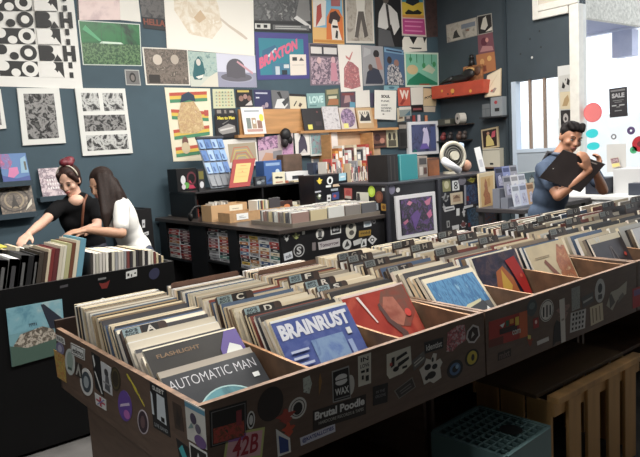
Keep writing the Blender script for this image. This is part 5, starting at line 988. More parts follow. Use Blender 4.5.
stand(338.5, 354, 107.5, LZ, (206, 190, 180), [E(.5, .52, .46, .44, img([(130, 100, 140), (170, 140, 170), (96, 76, 110), (190, 160, 150)], 26, 5)), R(.15, .04, .45, .26, (226, 216, 120))], 'album with a purple oval and a yellow sticker on the wooden ledge')
stand(355.5, 371, 107.5, LZ, (196, 160, 116), [R(.1, .25, .86, .86, (214, 204, 186)), P([(.15, .35), (.3, .7), (.5, .5), (.8, .75), (.84, .35)], (54, 50, 50)), T('U.I.B', .2, .66, .8, .8, (50, 46, 46))], 'tan album with a black and white picture at the ledge\'s right end')
LZ2 = hit(238, 136, 1, YW - .09).z + .012
stand(240.5, 262.5, 107, LZ2, (228, 222, 214), [R(.06, .06, .94, .94, (236, 232, 226)), R(.12, .82, .8, .88, (150, 160, 166)), R(.16, .2, .36, .6, (120, 130, 124)), R(.4, .2, .6, .6, (176, 150, 120)), R(.64, .2, .86, .5, (150, 110, 96)), E(.86, .6, .1, .14, (236, 214, 60)), R(.46, .38, .56, .52, (236, 236, 230)), R(.14, .08, .86, .18, (196, 150, 140))], 'white-edged album with a yellow dot, left end of the wooden board')
poster([(214.5, 114.5), (236.5, 114), (238.5, 137.5), (216, 138)], (32, 30, 34), [T('Man to Man', .12, .78, .9, .92, (226, 206, 60), 0, .05), P([(.12, .4), (.6, .6), (.88, .5), (.9, .24), (.3, .14), (.14, .26)], (150, 146, 142)), P([(.2, .36), (.8, .46), (.8, .4), (.2, .28)], (206, 202, 196)), P([(.3, .6), (.6, .74), (.62, .72), (.34, .56)], (120, 116, 112))], 'black cover with a yellow title and a grey shape, left of the board', 'album cover', lift=.02)
poster([(222, 140), (256, 137.5), (258.5, 165), (226, 169)], (228, 222, 212), [R(.14, .2, .96, .84, (170, 156, 130))] + [P([(.14 + .05 * k, .2), (.3 + .03 * k, .72 - .1 * k), (.72 - .03 * k, .72 - .1 * k), (.92 - .05 * k, .2), (.9 - .05 * k, .2), (.7 - .03 * k, .68 - .1 * k), (.32 + .03 * k, .68 - .1 * k), (.17 + .05 * k, .2)], (206, 180, 90) if k % 2 else (196, 120, 90)) for k in range(4)], 'white poster of nested arch lines behind the card rack', 'poster', lift=.05)
poster([(257.5, 138), (293, 133), (294, 158), (259, 164)], (196, 176, 176), [R(.0, .5, .55, 1, img([(150, 100, 150), (206, 160, 190), (120, 80, 120), (214, 190, 196)], 18, 3)), P([(.05, .05), (.2, .4), (.45, .3), (.5, .05)], (200, 150, 120)), R(.4, .1, .65, .4, (140, 136, 140)), P([(.65, .1), (.7, .6), (.98, .6), (.98, .1)], img([(160, 110, 150), (206, 150, 190), (110, 70, 110)], 22, 6))], 'lilac poster of small figures right of the arch-line poster', 'poster', lift=.04)
stand(294.5, 309, 133, hit(300, 156, 1, YW - .1).z, (226, 220, 212), [P([(.2, .1), (.24, .6), (.45, .96), (.7, .8), (.82, .4), (.8, .1)], (72, 64, 84)), P([(.3, .1), (.6, .3), (.8, .1)], (206, 200, 196))], 'white cover with a dark pointed oval', y=YW - .06, lean=.0, name='hanging_album_cover')
stand(309.5, 329, 133, hit(318, 156, 1, YW - .1).z, (206, 212, 206), [R(.06, .08, .94, .94, img([(80, 110, 116), (120, 170, 172), (150, 140, 150), (60, 80, 90)], 20, 7))], 'teal mottled cover right of the dark oval one', y=YW - .06, lean=.0, name='hanging_album_cover')
# black-haired figure on the board
a = hit(286, 139, 1, YW - .08); mb = MB(); mb.ball((a.x, YW - .08, a.z + .05), (.07, .05, .075), (26, 24, 26)); mb.ball((a.x - .02, YW - .08, a.z - .04), (.045, .04, .06), (40, 34, 36)); mb.ball((a.x + .05, YW - .09, a.z - .01), (.035, .03, .05), (30, 28, 30))
tag(mb.build('mask', smooth=True), 'dark shaggy mask hanging on the wooden board', 'mask')
# ledges with albums on the left
def wall_ledge(x0, x1, py, label):
    a = hit(x0, py, 1, YW - .11); b = hit(x1, py, 1, YW - .11); z = (a.z + b.z) / 2
    mb = MB(); LG = mat((48, 66, 78), .6); mb.box((a.x, YW - .11, z - .035), (b.x, YW, z), LG); mb.box((a.x, YW - .11, z), (b.x, YW - .10, z + .012), LG)
    tag(mb.build('wall_ledge'), label, 'ledge'); return z
z = wall_ledge(-32, 33.5, 183.5, 'upper slate ledge at the left edge of the photo')
stand(-2, 25.5, 153.5, z, (80, 120, 176), [P([(.0, .5), (.0, 1), (.35, .98), (.46, .7), (.3, .45)], img([(196, 70, 130), (150, 60, 120), (90, 90, 160), (214, 110, 150)], 16, 3)), P([(.2, .2), (.3, .5), (.6, .52), (.62, .3), (.4, .15)], (206, 110, 160)), P([(.7, .3), (.76, .8), (.95, .9), (.98, .3)], (130, 170, 196)), R(.86, .4, .94, .7, (90, 90, 80)), P([(.0, .0), (1, .0), (1, .2), (.5, .12), (.0, .25)], (56, 76, 150))], 'blue and magenta album on the upper left ledge', y=YW - .095, lean=.07)
z = wall_ledge(-34, 38.5, 216, 'lower slate ledge at the left edge of the photo')
stand(-3, 31, 185.5, z, img([(120, 100, 80), (80, 66, 54), (160, 140, 114)], 18, 9), [O(.42, .5, .46, .42, .88, (60, 50, 42)), O(.42, .5, .3, .3, .8, (150, 132, 106)), P([(.3, .2), (.42, .7), (.54, .2), (.42, .3)], (52, 44, 38)), P([(.7, .1), (.92, .3), (.94, .5), (.8, .3)], (206, 196, 176))], 'tan album with dark ring-shaped line drawings, lower left ledge', y=YW - .095, lean=.07)
z = wall_ledge(40, 70, 197, 'short slate ledge behind the woman in black')
stand(37.5, 62, 168, z, img([(150, 120, 130), (200, 180, 184), (120, 96, 110), (216, 206, 206)], 20, 4), [E(.3 + .1 * (i % 5), .3 + .14 * (i // 5), .03, .04, (222, 214, 214)) for i in range(15)], 'mauve patterned album beside the woman in black', y=YW - .095, lean=.07)

# wall shelf of CDs and books between the ledge and the cabinet
ws = empty('wall_shelf', tuple(hit(352, 170, 1, 6.0))); tag(ws, 'wooden wall shelf of bright spines under the ledge', 'shelf')
WZ = hit(352, 168, 1, 5.96).z; wx0 = hit(333, 168, 1, 5.96).x; wx1 = hit(374, 168, 1, 5.96).x
MB().box((wx0, 5.94, WZ - .025), (wx1, YW, WZ), WOODB).build('shelf_board', ws); 
MB().box((wx0, YW - .012, WZ), (wx1 + .35, YW - .002, LZ - .035), mat((206, 168, 132), .6, var=.05, scale=6)).build('back_panel', ws)
for x in (wx0 - .015, wx1): MB().box((x, 5.96, WZ - .025), (x + .015, YW, WZ + .42), WOODB).build('side_panel', ws)
SPB = [((206, 80, 70), 'red'), ((226, 150, 60), 'orange'), ((196, 120, 60), 'copper'), ((226, 220, 210), 'white'), ((176, 90, 90), 'rose'), ((206, 206, 206), 'silver'), ((120, 60, 60), 'maroon'), ((214, 200, 170), 'cream'), ((150, 150, 156), 'grey'), ((60, 60, 66), 'black'), ((206, 196, 190), 'pale'), ((190, 70, 60), 'scarlet')]
x = wx0 + .01; i = 0
while x < wx1 - .05:
    c, nm = SPB[i % 12]; w = .035 + .012 * ((i * 7) % 3); h = .19 + .03 * ((i * 5) % 4)
    mb = MB(); mb.box((x, 5.955 + .004 * (i % 2), WZ), (x + w, 6.12, WZ + h), c, mtop=(214, 206, 190)); mb.box((x + .006, 5.9542 + .004 * (i % 2), WZ + h * .55), (x + w - .006, 5.955 + .004 * (i % 2), WZ + h * .85), (236, 230, 220) if i % 3 else (50, 44, 44))
    tag(mb.build('book'), nm + ' spine standing on the wooden wall shelf' + ('' if i < 12 else ', right half'), 'book', 'spines on the wooden wall shelf'); x += w + .003; i += 1
# clutter stack in front of that shelf
def spine_rack(x0, x1, pt, pb, y, zb, seed, label, lab2, n):
    r_ = random.Random(seed); a = hit(x0, pb, 1, y); b = hit(x1, pb, 1, y); rk_ = empty('spine_rack', ((a.x + b.x) / 2, y + .08, zb)); tag(rk_, label, 'rack')
    MB().box((a.x - .012, y, zb), (b.x + .012, y + .17, zb + .012), (60, 52, 46)).build('base', rk_)
    for xx in (a.x - .012, b.x): MB().box((xx, y, zb + .012), (xx + .012, y + .17, zb + .10), (60, 52, 46)).build('side', rk_)
    zt = hit((x0 + x1) / 2, pt, 1, y).z; w = (b.x - a.x) / n
    for i in range(n):
        c, nm = SPB[r_.randrange(12)]; h = (zt - zb - .012) * r_.uniform(.82, 1.0)
        mb = MB(); xx = a.x + w * i + .001; mb.box((xx, y + .008, zb + .0125), (xx + w - .003, y + .15, zb + .0125 + h), c, mtop=(206, 200, 186)); mb.box((xx + .003, y + .0074, zb + h * .6), (xx + w - .006, y + .008, zb + h * .85), (60, 54, 52) if sum(c) > 420 else (226, 220, 206))
        tag(mb.build('cd_case'), nm + ' spine ' + lab2, 'CD', 'spines ' + lab2)
spine_rack(327, 344.5, 158, 172, 5.40, CZ, 3, 'small rack of spines on the back counter beside the blue till machine', 'in the small rack beside the blue till machine', 14)
spine_rack(351, 372, 160, 176, 5.36, CZ, 9, 'wider rack of spines on the back counter left of the black streaked box', 'in the wider rack left of the black streaked box', 16)
poster([(371, 131), (386, 130), (387, 147), (372, 148.5)], (120, 76, 60), [E(.4, .6, .2, .2, (70, 40, 40)), R(.1, .1, .9, .25, (60, 40, 36)), E(.7, .4, .16, .16, (196, 130, 110))], 'brown cover left of the black and white portrait pair', 'album cover', lift=.03)
poster([(386, 129.5), (397, 129), (398, 147), (387, 147.5)], (196, 186, 150), [E(.3, .6, .14, .2, (60, 56, 50)), E(.7, .6, .14, .2, (70, 64, 56)), R(.15, .05, .85, .4, (90, 84, 70))], 'cream cover of two dark portraits', 'album cover', lift=.035)
poster([(398, 122), (407, 122), (407.5, 148), (399, 149)], (52, 50, 50), [R(.1, .75, .9, .9, (150, 140, 130)), R(.2, .1, .8, .6, (34, 32, 32))], 'narrow dark cover left of the white-framed concert photo', 'album cover', lift=.03)
pf3 = empty('framed_photo', tuple(hit(423, 140, 1, YW - .06))); tag(pf3, 'white-framed violet photo of a performer on stage', 'photo')
q = quad([(408.3, 122), (438, 120.8), (439, 153.5), (409.5, 155.5)], 1, YW - .06)
sheet('frame', q, .05, (230, 230, 234), [], pf3)
sheet('photo_print', inset(q, .09), .001, img([(50, 56, 90), (90, 96, 140), (60, 60, 80)], 7, 3), [P([(.4, .1), (.45, .5), (.5, .75), (.62, .9), (.68, .7), (.72, .4), (.66, .1)], (216, 208, 242)), E(.52, .8, .07, .08, (222, 214, 244)), P([(.0, .0), (.15, .12), (.2, .0)], (30, 120, 110)), P([(.3, .1), (.7, .1), (.6, .3), (.4, .3)], (120, 100, 190)), R(.78, .1, .98, .9, (84, 96, 150))], pf3)
# two tins on the frame's top ledge
tz = hit(416, 121, 1, YW - .09)
mb = MB(); a = hit(410, 121.2, 1, YW - .04); b = hit(438, 120.2, 1, YW - .04)
for x0, x1, h, c, nm in ((412, 416, .085, (150, 44, 40), 'red'), (416.5, 421.5, .09, (206, 190, 200), 'pink and white'), (422.5, 430, .08, (196, 120, 80), 'orange')):
    p = hit((x0 + x1) / 2, 121, 1, YW - .035); r_ = min(.022, (hit(x1, 121, 1, YW - .035).x - hit(x0, 121, 1, YW - .035).x) / 2)
    zt = max(q[0].z, q[1].z)
    tag(MB().tube([(p.x, YW - .035, zt), (p.x, YW - .035, zt + h)], r_ * 1.0, c, 14).build('tin', smooth=False), nm + ' tin standing on the white-framed concert photo', 'tin')
# cover panes along the lower wall behind the counter shelf
poster([(331, 133), (337, 131), (339, 158), (333, 162)], (226, 216, 210), [R(.1, .1, .9, .4, (206, 110, 110))], 'white and pink strip at the left end of the wall shelf', 'card', lift=.05)

# more covers pinned low on the wall between the counter things
for p, bg, els, lab in [
 ([(259, 164.5), (276, 162), (277, 172), (260, 174)], (120, 90, 110), [R(.1, .1, .9, .5, (176, 140, 160)), E(.3, .7, .12, .16, (206, 180, 170))], 'plum cover peeking out behind the blue carton'),
 ([(329.5, 108), (338, 107.5), (338.5, 120), (330, 121)], (150, 140, 150), [R(.2, .2, .8, .8, (110, 100, 116))], 'grey-violet cover half hidden behind the light grey album'),
 ([(397, 108), (404, 107.5), (404.5, 121), (397.5, 122)], (196, 180, 150), [P([(.2, .2), (.5, .8), (.8, .2)], (110, 80, 60))], 'sand cover right of the white notice sheet'),
 ([(405, 113), (411, 112.5), (411, 121), (405.5, 121.5)], (70, 66, 72), [R(.2, .3, .8, .6, (160, 150, 146))], 'small charcoal cover above the violet stage photo'),
 ([(311, 157), (330, 156.5), (330.5, 165), (312, 165.5)], (206, 200, 190), [R(.1, .2, .6, .8, (120, 130, 140))], 'pale cover low on the wall above the blue till machine')]:
    poster(p, bg, els, lab, 'album cover', lift=.002)
# ================================================================ the street wall and the shop window
def rposter(pts, bg, els, label, cat='poster', lift=.004, th=.0015, name=None):
    return tag(sheet(name or {'poster': 'art_poster', 'photo': 'wall_picture', 'card': 'hanging_card'}[cat], quad(pts, 0, XW - lift), th, bg, els, step=.0004), label, cat)
rposter([(446, 25), (476.5, 17), (477.5, 35.5), (447, 43)], (150, 146, 136), [R(.02, .04, .98, .96, img([(120, 116, 108), (176, 170, 156), (150, 144, 134)], 8, 3)), P([(.2, .15), (.26, .5), (.34, .6), (.4, .3), (.46, .15)], (50, 52, 48)), R(.5, .55, .95, .8, (110, 120, 132)), P([(.62, .4), (.72, .5), (.76, .36)], (130, 84, 70))], 'wide faded landscape photo high on the slate wall', 'photo')
rposter([(477, 16), (491.5, 13), (493, 32), (478, 35.5)], (150, 146, 136), [R(.05, .05, .95, .95, (40, 38, 38)), P([(.2, .3), (.4, .8), (.6, .9), (.7, .4), (.5, .2)], (190, 184, 170)), P([(.5, .1), (.95, .3), (.95, .1)], (206, 200, 186))], 'small black and white photo at the right end of the wide faded one', 'photo')
rposter([(477.5, 35.5), (492.5, 32), (494.5, 51.5), (478.5, 54.5)], (120, 70, 80), [E(.4, .6, .2, .22, (96, 40, 56)), P([(.1, .1), (.3, .4), (.9, .3), (.95, .08)], (176, 120, 120)), E(.6, .66, .1, .12, (196, 130, 120))], 'dark pink photo below the small black and white one', 'photo')
rposter([(476, 55), (494.5, 51.5), (496, 70), (478, 76)], (176, 110, 66), [E(.3, .6, .12, .16, (206, 150, 90)), E(.7, .7, .12, .14, (214, 160, 90)), R(.1, .1, .5, .4, (120, 60, 44))], 'orange-brown photo above the tan canvas', 'photo')
# red wall ledge
a = hit(438, 86.5, 0, XW - .2); b = hit(483, 80, 0, XW - .2); c = hit(438, 98.5, 0, XW - .2)
rs = empty('wall_shelf', ((XW - .1), (a.y + b.y) / 2, c.z)); tag(rs, 'orange-red shelf box with gold dots on the slate wall', 'shelf')
yA, yB = YW - .02, hit(484, 90, 0, XW - .2).y + .01; zA, zB = c.z, (a.z + b.z) / 2 + .012
MB().bbox((XW - .2, yB, zA), (XW, yA, zB), mat((196, 70, 46), .45, var=.06, scale=6), .006).build('shelf_box', rs)
for py_, r_ in ((442, .018), (452.5, .03), (470.5, .022), (448, .012), (453, .012)):
    p = hit(py_, 91 if r_ > .013 else 94, 0, XW - .2); p.z = min(max(p.z, zA + .03), zB - .03)
    MB().disc((XW - .201, p.y, p.z), (1, 0, 0), r_, .002, (222, 160, 60) if r_ > .013 else (60, 30, 30), 16).build('gold_dot' if r_ > .013 else 'dark_dot', rs)
ST = zB
# bird-like sculpture and figures on it
p = hit(462, 80, 0, XW - .1)
mb = MB(); DKB = mat((34, 32, 32), .4)
mb.ball((XW - .14, p.y, ST + .055), (.05, .16, .055), DKB); mb.tube([(XW - .14, p.y + .12, ST + .07), (XW - .14, p.y + .26, ST + .05), (XW - .14, p.y + .36, ST + .02)], [.04, .028, .012], DKB); mb.ball((XW - .14, p.y - .14, ST + .1), (.045, .1, .07), DKB)
tag(mb.build('bird_sculpture', smooth=True), 'dark bird-like sculpture lying on the orange-red shelf', 'sculpture')
p2 = hit(472, 70, 0, XW - .06)
mb = MB(); mb.bbox((XW - .05, p2.y - .15, ST), (XW - .01, p2.y + .16, p2.z + .06), mat((150, 96, 56), .7, var=.3, scale=14), .01); mb.ball((XW - .05, p2.y + .05, p2.z - .01), (.02, .09, .05), (206, 160, 90)); mb.ball((XW - .05, p2.y - .08, p2.z - .02), (.02, .05, .06), (96, 60, 40))
tag(mb.build('wooden_relief', smooth=False), 'brown and gold carved relief behind the bird sculpture', 'carving')
p3 = hit(471.5, 57, 0, XW - .03); mb = MB(); mb.tube([(XW - .03, p3.y, p2.z + .06), (XW - .03, p3.y, p3.z - .03)], [.045, .03], DKB); mb.ball((XW - .03, p3.y, p3.z), .035, DKB)
tag(mb.build('figurine', smooth=True), 'small dark figurine on top of the carved relief', 'figurine')
# canvases and boxes right of the shelf
yq = [hit(487, 75.5, 0, XW - .03), hit(501, 68, 0, XW - .03), hit(500.5, 95.5, 0, XW - .10), hit(484.5, 99.5, 0, XW - .10)]
yq[2].z = yq[3].z = max(yq[2].z, yq[3].z)
tag(sheet('canvas', yq, .015, (206, 184, 150), [R(.05, .04, .95, .96, (222, 206, 176)), P([(.3, .4), (.32, .8), (.6, .86), (.72, .66), (.62, .4)], (70, 66, 64)), P([(.3, .2), (.5, .38), (.75, .3), (.6, .14)], (150, 130, 120)), E(.45, .24, .06, .04, (190, 70, 60))]), 'tan canvas with a grey figure leaning at the end of the orange-red shelf', 'canvas')
gz = hit(490, 116.5, 0, XW - .12).z
SB2 = empty('wall_shelf', (XW - .08, hit(490, 117, 0, XW - .1).y, gz)); tag(SB2, 'small dark shelf below the tan canvas', 'shelf')
ya, yb = hit(480, 117, 0, XW - .14).y, hit(502.5, 115, 0, XW - .14).y
MB().box((XW - .16, yb, gz - .02), (XW, ya, gz), (40, 42, 46)).build('shelf_board', SB2)
def rbox(name, x0, x1, yt, zb, dep, m, els, label, cat):
    a = hit(x0, yt, 0, XW - dep); b = hit(x1, yt, 0, XW - dep); z1 = (a.z + b.z) / 2
    mb = MB(); mb.box((XW - dep, b.y, zb), (XW - .002, a.y, z1), m)
    sheet_mb([(XW - dep - .0006, a.y, z1), (XW - dep - .0006, b.y, z1), (XW - dep - .0006, b.y, zb), (XW - dep - .0006, a.y, zb)], .0005, m, els, mb=mb)
    return tag(mb.build(name), label, cat)
rbox('tin_box', 490.5, 502, 97, gz, .12, (140, 146, 150), [E(.45, .72, .14, .09, (176, 50, 60)), R(.35, .24, .75, .42, (36, 36, 40))], 'grey box with a red dot and a black mark below the canvas', 'box')
rbox('tin_box', 482, 489.5, 104, gz, .12, (104, 110, 114), [R(.0, .6, 1, .64, (70, 74, 78)), R(.48, .0, .52, .6, (70, 74, 78))], 'darker grey box left of the one with a red dot', 'box')
# framed pair lower down
q = quad([(481, 130), (497.5, 126.5), (498.5, 147), (482.5, 149.5)], 0, XW - .03)
r = empty('framed_picture', sum((Vector(p) for p in q), Vector()) / 4); tag(r, 'tan-framed picture of a yellow-dressed figure on the slate wall', 'picture')
sheet('frame', q, .028, (196, 176, 136), [], r); sheet('print', inset(q, .08), .001, (50, 34, 30), [P([(.2, .05), (.25, .6), (.4, .8), (.55, .6), (.75, .3), (.8, .05)], (206, 186, 110)), E(.4, .8, .1, .1, (190, 140, 110)), P([(.6, .5), (.7, .85), (.95, .9), (.9, .55)], (200, 80, 96))], r)
bz = hit(490, 167, 0, XW - .1).z
rbox('letter_box', 482.5, 499.5, 148.5, bz, .09, (206, 200, 180), [R(.42, .12, .62, .22, (40, 40, 40)), R(.0, .9, 1, .94, (130, 124, 110))], 'cream letter box below the tan-framed picture', 'box')
wsb = MB(); ya, yb = hit(482, 168, 0, XW - .1).y, hit(500, 167, 0, XW - .1).y; wsb.box((XW - .12, yb - .02, bz - .02), (XW, ya + .02, bz), (120, 90, 70)); tag(wsb.build('wall_ledge'), 'thin brown ledge under the cream letter box', 'ledge')
# small things on a thin shelf between the corner and the pictures
zc = hit(452, 124.5, 0, XW - .12).z
tsf = MB(); tsf.box((XW - .16, hit(470, 122, 0, XW - .1).y, zc - .015), (XW, YW - .03, zc), (60, 52, 46)); tag(tsf.build('wall_ledge'), 'thin dark ledge in the wall corner with a tape reel on it', 'ledge')
p = hit(461, 118, 0, XW - .08)
mb = MB(); mb.tube([(XW - .13, p.y + .02, zc + .075), (XW - .04, p.y - .02, zc + .075)], .074, (196, 190, 180), 24); mb.tube([(XW - .133, p.y + .021, zc + .075), (XW - .13, p.y + .02, zc + .075)], .02, (60, 56, 54), 14); tag(mb.build('tape_reel'), 'pale tape reel standing on the thin ledge in the corner', 'reel')
p = hit(446, 120, 0, XW - .08)
mb = MB(); mb.bbox((XW - .14, p.y - .13, zc), (XW - .04, p.y + .10, zc + .085), (70, 72, 64), .005); mb.box((XW - .142, p.y - .12, zc + .02), (XW - .14, p.y - .03, zc + .07), (150, 146, 126)); tag(mb.build('cassette_deck'), 'small grey-green device left of the tape reel', 'device')
p = hit(478, 116, 0, XW - .05); mb = MB(); mb.tube([(XW - .04, p.y, zc - .02), (XW - .04, p.y, zc + .09)], .03, (190, 160, 110), 12); 
zc2 = hit(458, 140, 0, XW - .12).z
tsf = MB(); tsf.box((XW - .18, hit(468, 139, 0, XW - .1).y, zc2 - .015), (XW, YW - .03, zc2), (50, 44, 42)); tag(tsf.build('wall_ledge'), 'lower dark ledge in the wall corner above the desk fan', 'ledge')
for i, (px_, c, nm) in enumerate(((443, (130, 50, 50), 'dark red'), (450, (54, 46, 46), 'black'), (459, (96, 70, 60), 'brown'), (464, (70, 60, 56), 'dark olive'))):
    p = hit(px_, 137, 0, XW - .1); mb = MB(); mb.ball((XW - .1, p.y, zc2 + .045), (.045, .04, .045), c); mb.ball((XW - .1, p.y - .015, zc2 + .09), (.03, .03, .03), c)
    tag(mb.build('figurine', smooth=True), nm + ' little figurine on the lower ledge in the corner', 'figurine')
# strip of sticker cards beside the window
for p, els, lab in [
  ([(559, 76), (571, 74), (571.5, 90), (559.5, 91)], [P([(.2, .2), (.3, .6), (.5, .3), (.4, .12)], K), P([(.6, .4), (.7, .8), (.9, .6), (.8, .3)], K), P([(.5, .7), (.6, .8), (.55, .6)], K)], 'grey card with black brush strokes beside the street window'),
  ([(559.5, 91.5), (571.5, 90.5), (572, 109.5), (560, 110)], [R(.04, .04, .96, .96, (206, 190, 156)), P([(.2, .2), (.4, .6), (.7, .8), (.8, .5), (.6, .2)], (170, 140, 96))], 'tan card with a brown animal shape beside the street window'),
  ([(560.5, 110.5), (570.5, 109.8), (571, 126), (561, 126.5)], [R(.0, .0, 1, 1, (40, 38, 38)), E(.5, .5, .25, .3, (176, 170, 166)), E(.5, .46, .12, .12, (60, 54, 54))], 'black card with a pale face beside the street window')]:
    rposter(p, (190, 188, 182), els, lab, 'card')
for i, (px_, py_) in enumerate([(520.5, 54), (530, 39), (532, 57.5), (541, 47), (539.5, 31)]):
    p = hit(px_, py_, 0, XW); o = struct(MB().disc((XW - .0008, p.y, p.z), (1, 0, 0), .012 if i != 2 else .016, .0014, (30, 34, 38) if i != 2 else (190, 190, 186), 10).build('wall_hole_mark')); o.name = 'wall_plug'
# records and notes stuck on the shop window
WX = XW + .062
def disc_on(px_, py_, r_, m, els=()):
    p = hit(px_, py_, 0, WX); return p
def window_record(name, px_, py_, rx, c, lab, inner=None, tilt=1.0, cat='record'):
    c0 = hit(px_, py_, 0, WX); r_ = abs(hit(px_ - rx, py_, 0, WX).y - hit(px_ + rx, py_, 0, WX).y) / 2
    mb = MB(); mb.disc(c0, (1, 0, 0), r_, .003, c, 32); 
    if inner:
        for rr, cc in inner: mb.disc(c0 - Vector((.0018 + .0004 * rr, 0, 0)), (1, 0, 0), r_ * rr, .0006, cc, 24)
    return tag(mb.build(name), lab, cat)
window_record('vinyl_record', 592.7, 112.5, 9.2, mat((226, 90, 100), .3), 'translucent pinkish-red record hung in the shop window', [(.92, mat((236, 120, 120), .3)), (.34, (226, 110, 110)), (.16, (236, 190, 190)), (.05, (190, 90, 90))])
q = quad([(585.5, 130), (598, 128), (598.5, 137.5), (586, 138.5)], 0, WX); tag(sheet('window_sticker', q, .002, (40, 206, 214), [], shape='ellipse'), 'upper turquoise splash on the shop window', 'sticker')
q = quad([(586.5, 143), (599.5, 141.5), (599.8, 149.5), (587, 150.5)], 0, WX); tag(sheet('window_sticker', q, .002, (40, 206, 214), [], shape='ellipse'), 'lower turquoise splash on the shop window', 'sticker')
rp = quad([(609, 89), (627, 86.5), (627.7, 116), (609.7, 117.8)], 0, WX)
tag(sheet('poster', rp, .002, (44, 42, 46), [T('SALE', .15, .66, .85, .82, (170, 168, 170), 0, .05), R(.2, .56, .8, .58, (130, 130, 130)), R(.3, .5, .7, .52, (130, 130, 130)), R(.15, .38, .4, .42, (170, 170, 170)), R(.55, .38, .85, .42, (170, 170, 170)), R(.4, .33, .6, .36, (130, 130, 130)), R(.3, .2, .7, .23, (140, 140, 140)), R(.1, .88, .9, .94, (120, 118, 120))]), 'black notice poster with white lines in the shop window', 'poster')
def ring_on(px_, py_, rx, rt, c, lab):
    c0 = hit(px_, py_, 0, WX); r_ = abs(hit(px_ - rx, py_, 0, WX).y - hit(px_ + rx, py_, 0, WX).y) / 2
    tag(MB().ring(c0, (1, 0, 0), r_, rt, c, 28, 8).build('ring_ornament', smooth=True), lab, 'ring')
ring_on(613.7, 136.7, 2.1, .008, (120, 120, 122), 'thin grey ring stuck on the shop window'); ring_on(631, 130.6, 2.6, .016, (84, 60, 110), 'thick purple ring stuck on the shop window')
window_record('vinyl_record', 640, 144, 8, mat((190, 44, 54), .3), 'deep red record cut by the photo\'s right edge, in the shop window', [(.35, (120, 30, 40)), (.1, (220, 200, 200))])
window_record('round_sticker', 633.5, 150, 3.6, (60, 170, 110), 'green round sticker under the deep red record', [(.4, (30, 110, 70))], cat='sticker')
gq = quad([(606.5, 144.5), (626, 143.5), (626.5, 171), (607, 172.5)], 0, WX + .001); tag(sheet('paper_sheet', gq, .0015, (206, 204, 200), []), 'grey paper sheet on the shop window behind the small signs', 'paper')
# sill goods: small sign, tray
sz = .86
def sill_box(x0, x1, yt, dep, m, els, label, cat, name, zb=sz, off=.0):
    a = hit(x0, yt, 0, XW - .04 - off); b = hit(x1, yt, 0, XW - .04 - off); z1 = (a.z + b.z) / 2
    mb = MB(); X_ = XW - .04 - off; mb.box((X_, b.y, zb), (X_ + dep, a.y, z1), m); 
    if els: sheet_mb([(X_ - .0006, a.y, z1), (X_ - .0006, b.y, z1), (X_ - .0006, b.y, zb), (X_ - .0006, a.y, zb)], .0005, m, els, mb=mb)
    return tag(mb.build(name), label, cat)
sq = [hit(610, 158.5, 0, XW + .02), hit(618.5, 157, 0, XW + .02), hit(620.5, 166.5, 0, XW - .02), hit(612.5, 168, 0, XW - .02)]
tag(sheet('hand_sign', sq, .004, (206, 186, 170), [R(.05, .45, .95, .95, (120, 84, 90)), T('LOVE', .12, .55, .88, .85, (206, 176, 180)), R(.05, .05, .95, .4, (226, 206, 120))]), 'small pink and yellow sign propped at the shop window', 'sign')
DT = .95
dk = empty('window_counter', (6.75, 2.9, 0)); tag(dk, 'white window counter running below the shop window', 'counter')
MB().box((6.35, .2, 0), (7.22, 4.0, DT - .04), (226, 226, 224)).build('body', dk); MB().bbox((6.32, .18, DT - .04), (7.255, 4.03, DT), (236, 236, 234), .006).build('countertop', dk)
mb = MB(); a = hit(613, 169, 0, 6.6); b = hit(640, 165, 0, 6.6)
mb.bbox((6.6, b.y - .3, DT), (6.9, a.y, a.z), (206, 206, 206), .004); tag(mb.build('display_tray'), 'grey tray on the white window counter', 'tray')
# dark laptop-like case on the window counter
a = hit(585, 178.5, 0, 6.45); b = hit(605, 177.5, 0, 6.45)
mb = MB(); mb.bbox((6.45, b.y, DT - .0), (6.75, a.y, max(a.z, DT + .1)), (34, 38, 52), .006); tag(mb.build('speaker_box'), 'dark navy box on the window counter right of the man', 'box')
for i, (px_, py_) in enumerate([(637, 163), (638, 178), (639, 184)]):
    p = hit(px_, py_, 0, 6.5); mb = MB(); mb.bbox((6.42, p.y - .12, DT), (6.54, p.y + .05 - .01 * i, DT + .06 + .03 * (2 - i)), [(60, 66, 80), (90, 84, 110), (130, 120, 140)][i], .004)
    if i < 1: tag(mb.build('carton'), 'dark carton at the right edge on the window counter', 'carton')

# ------------------------------------------------ magazine stand and table behind the man
MX0, MX1, MY, MZ = 5.12, 6.32, 3.42, .93
mt = empty('magazine_table', ((MX0 + MX1) / 2 , MY + .27, 0)); tag(mt, 'low dark table of magazines behind the man', 'table')
MB().bbox((MX0, MY, MZ - .04), (MX1, MY + .53, MZ), (60, 56, 58), .006).build('tabletop', mt)
for x in (MX0 + .03, MX1 - .07):
    for y in (MY + .03, MY + .48): MB().box((x, y, 0), (x + .04, y + .04, MZ - .04), (50, 46, 48)).build('leg', mt)
MG = [((206, 210, 222), 'white'), ((110, 120, 170), 'violet-blue'), ((150, 150, 160), 'grey'), ((190, 196, 220), 'pale blue'), ((80, 84, 120), 'dark blue'), ((216, 214, 216), 'off-white'), ((200, 160, 120), 'tan'), ((130, 140, 190), 'lilac')]
mk = empty('magazine_rack', (5.34, 3.66, MZ)); tag(mk, 'stepped clear magazine rack right of the stickered cabinet', 'rack')
STEP = mat((120, 124, 136), .3)
for k in range(3):
    MB().box((5.16, 3.52 + .09 * k, MZ), (5.52, 3.60 + .09 * k, MZ + .015 + .085 * k), STEP).build('step', mk)
i = 0
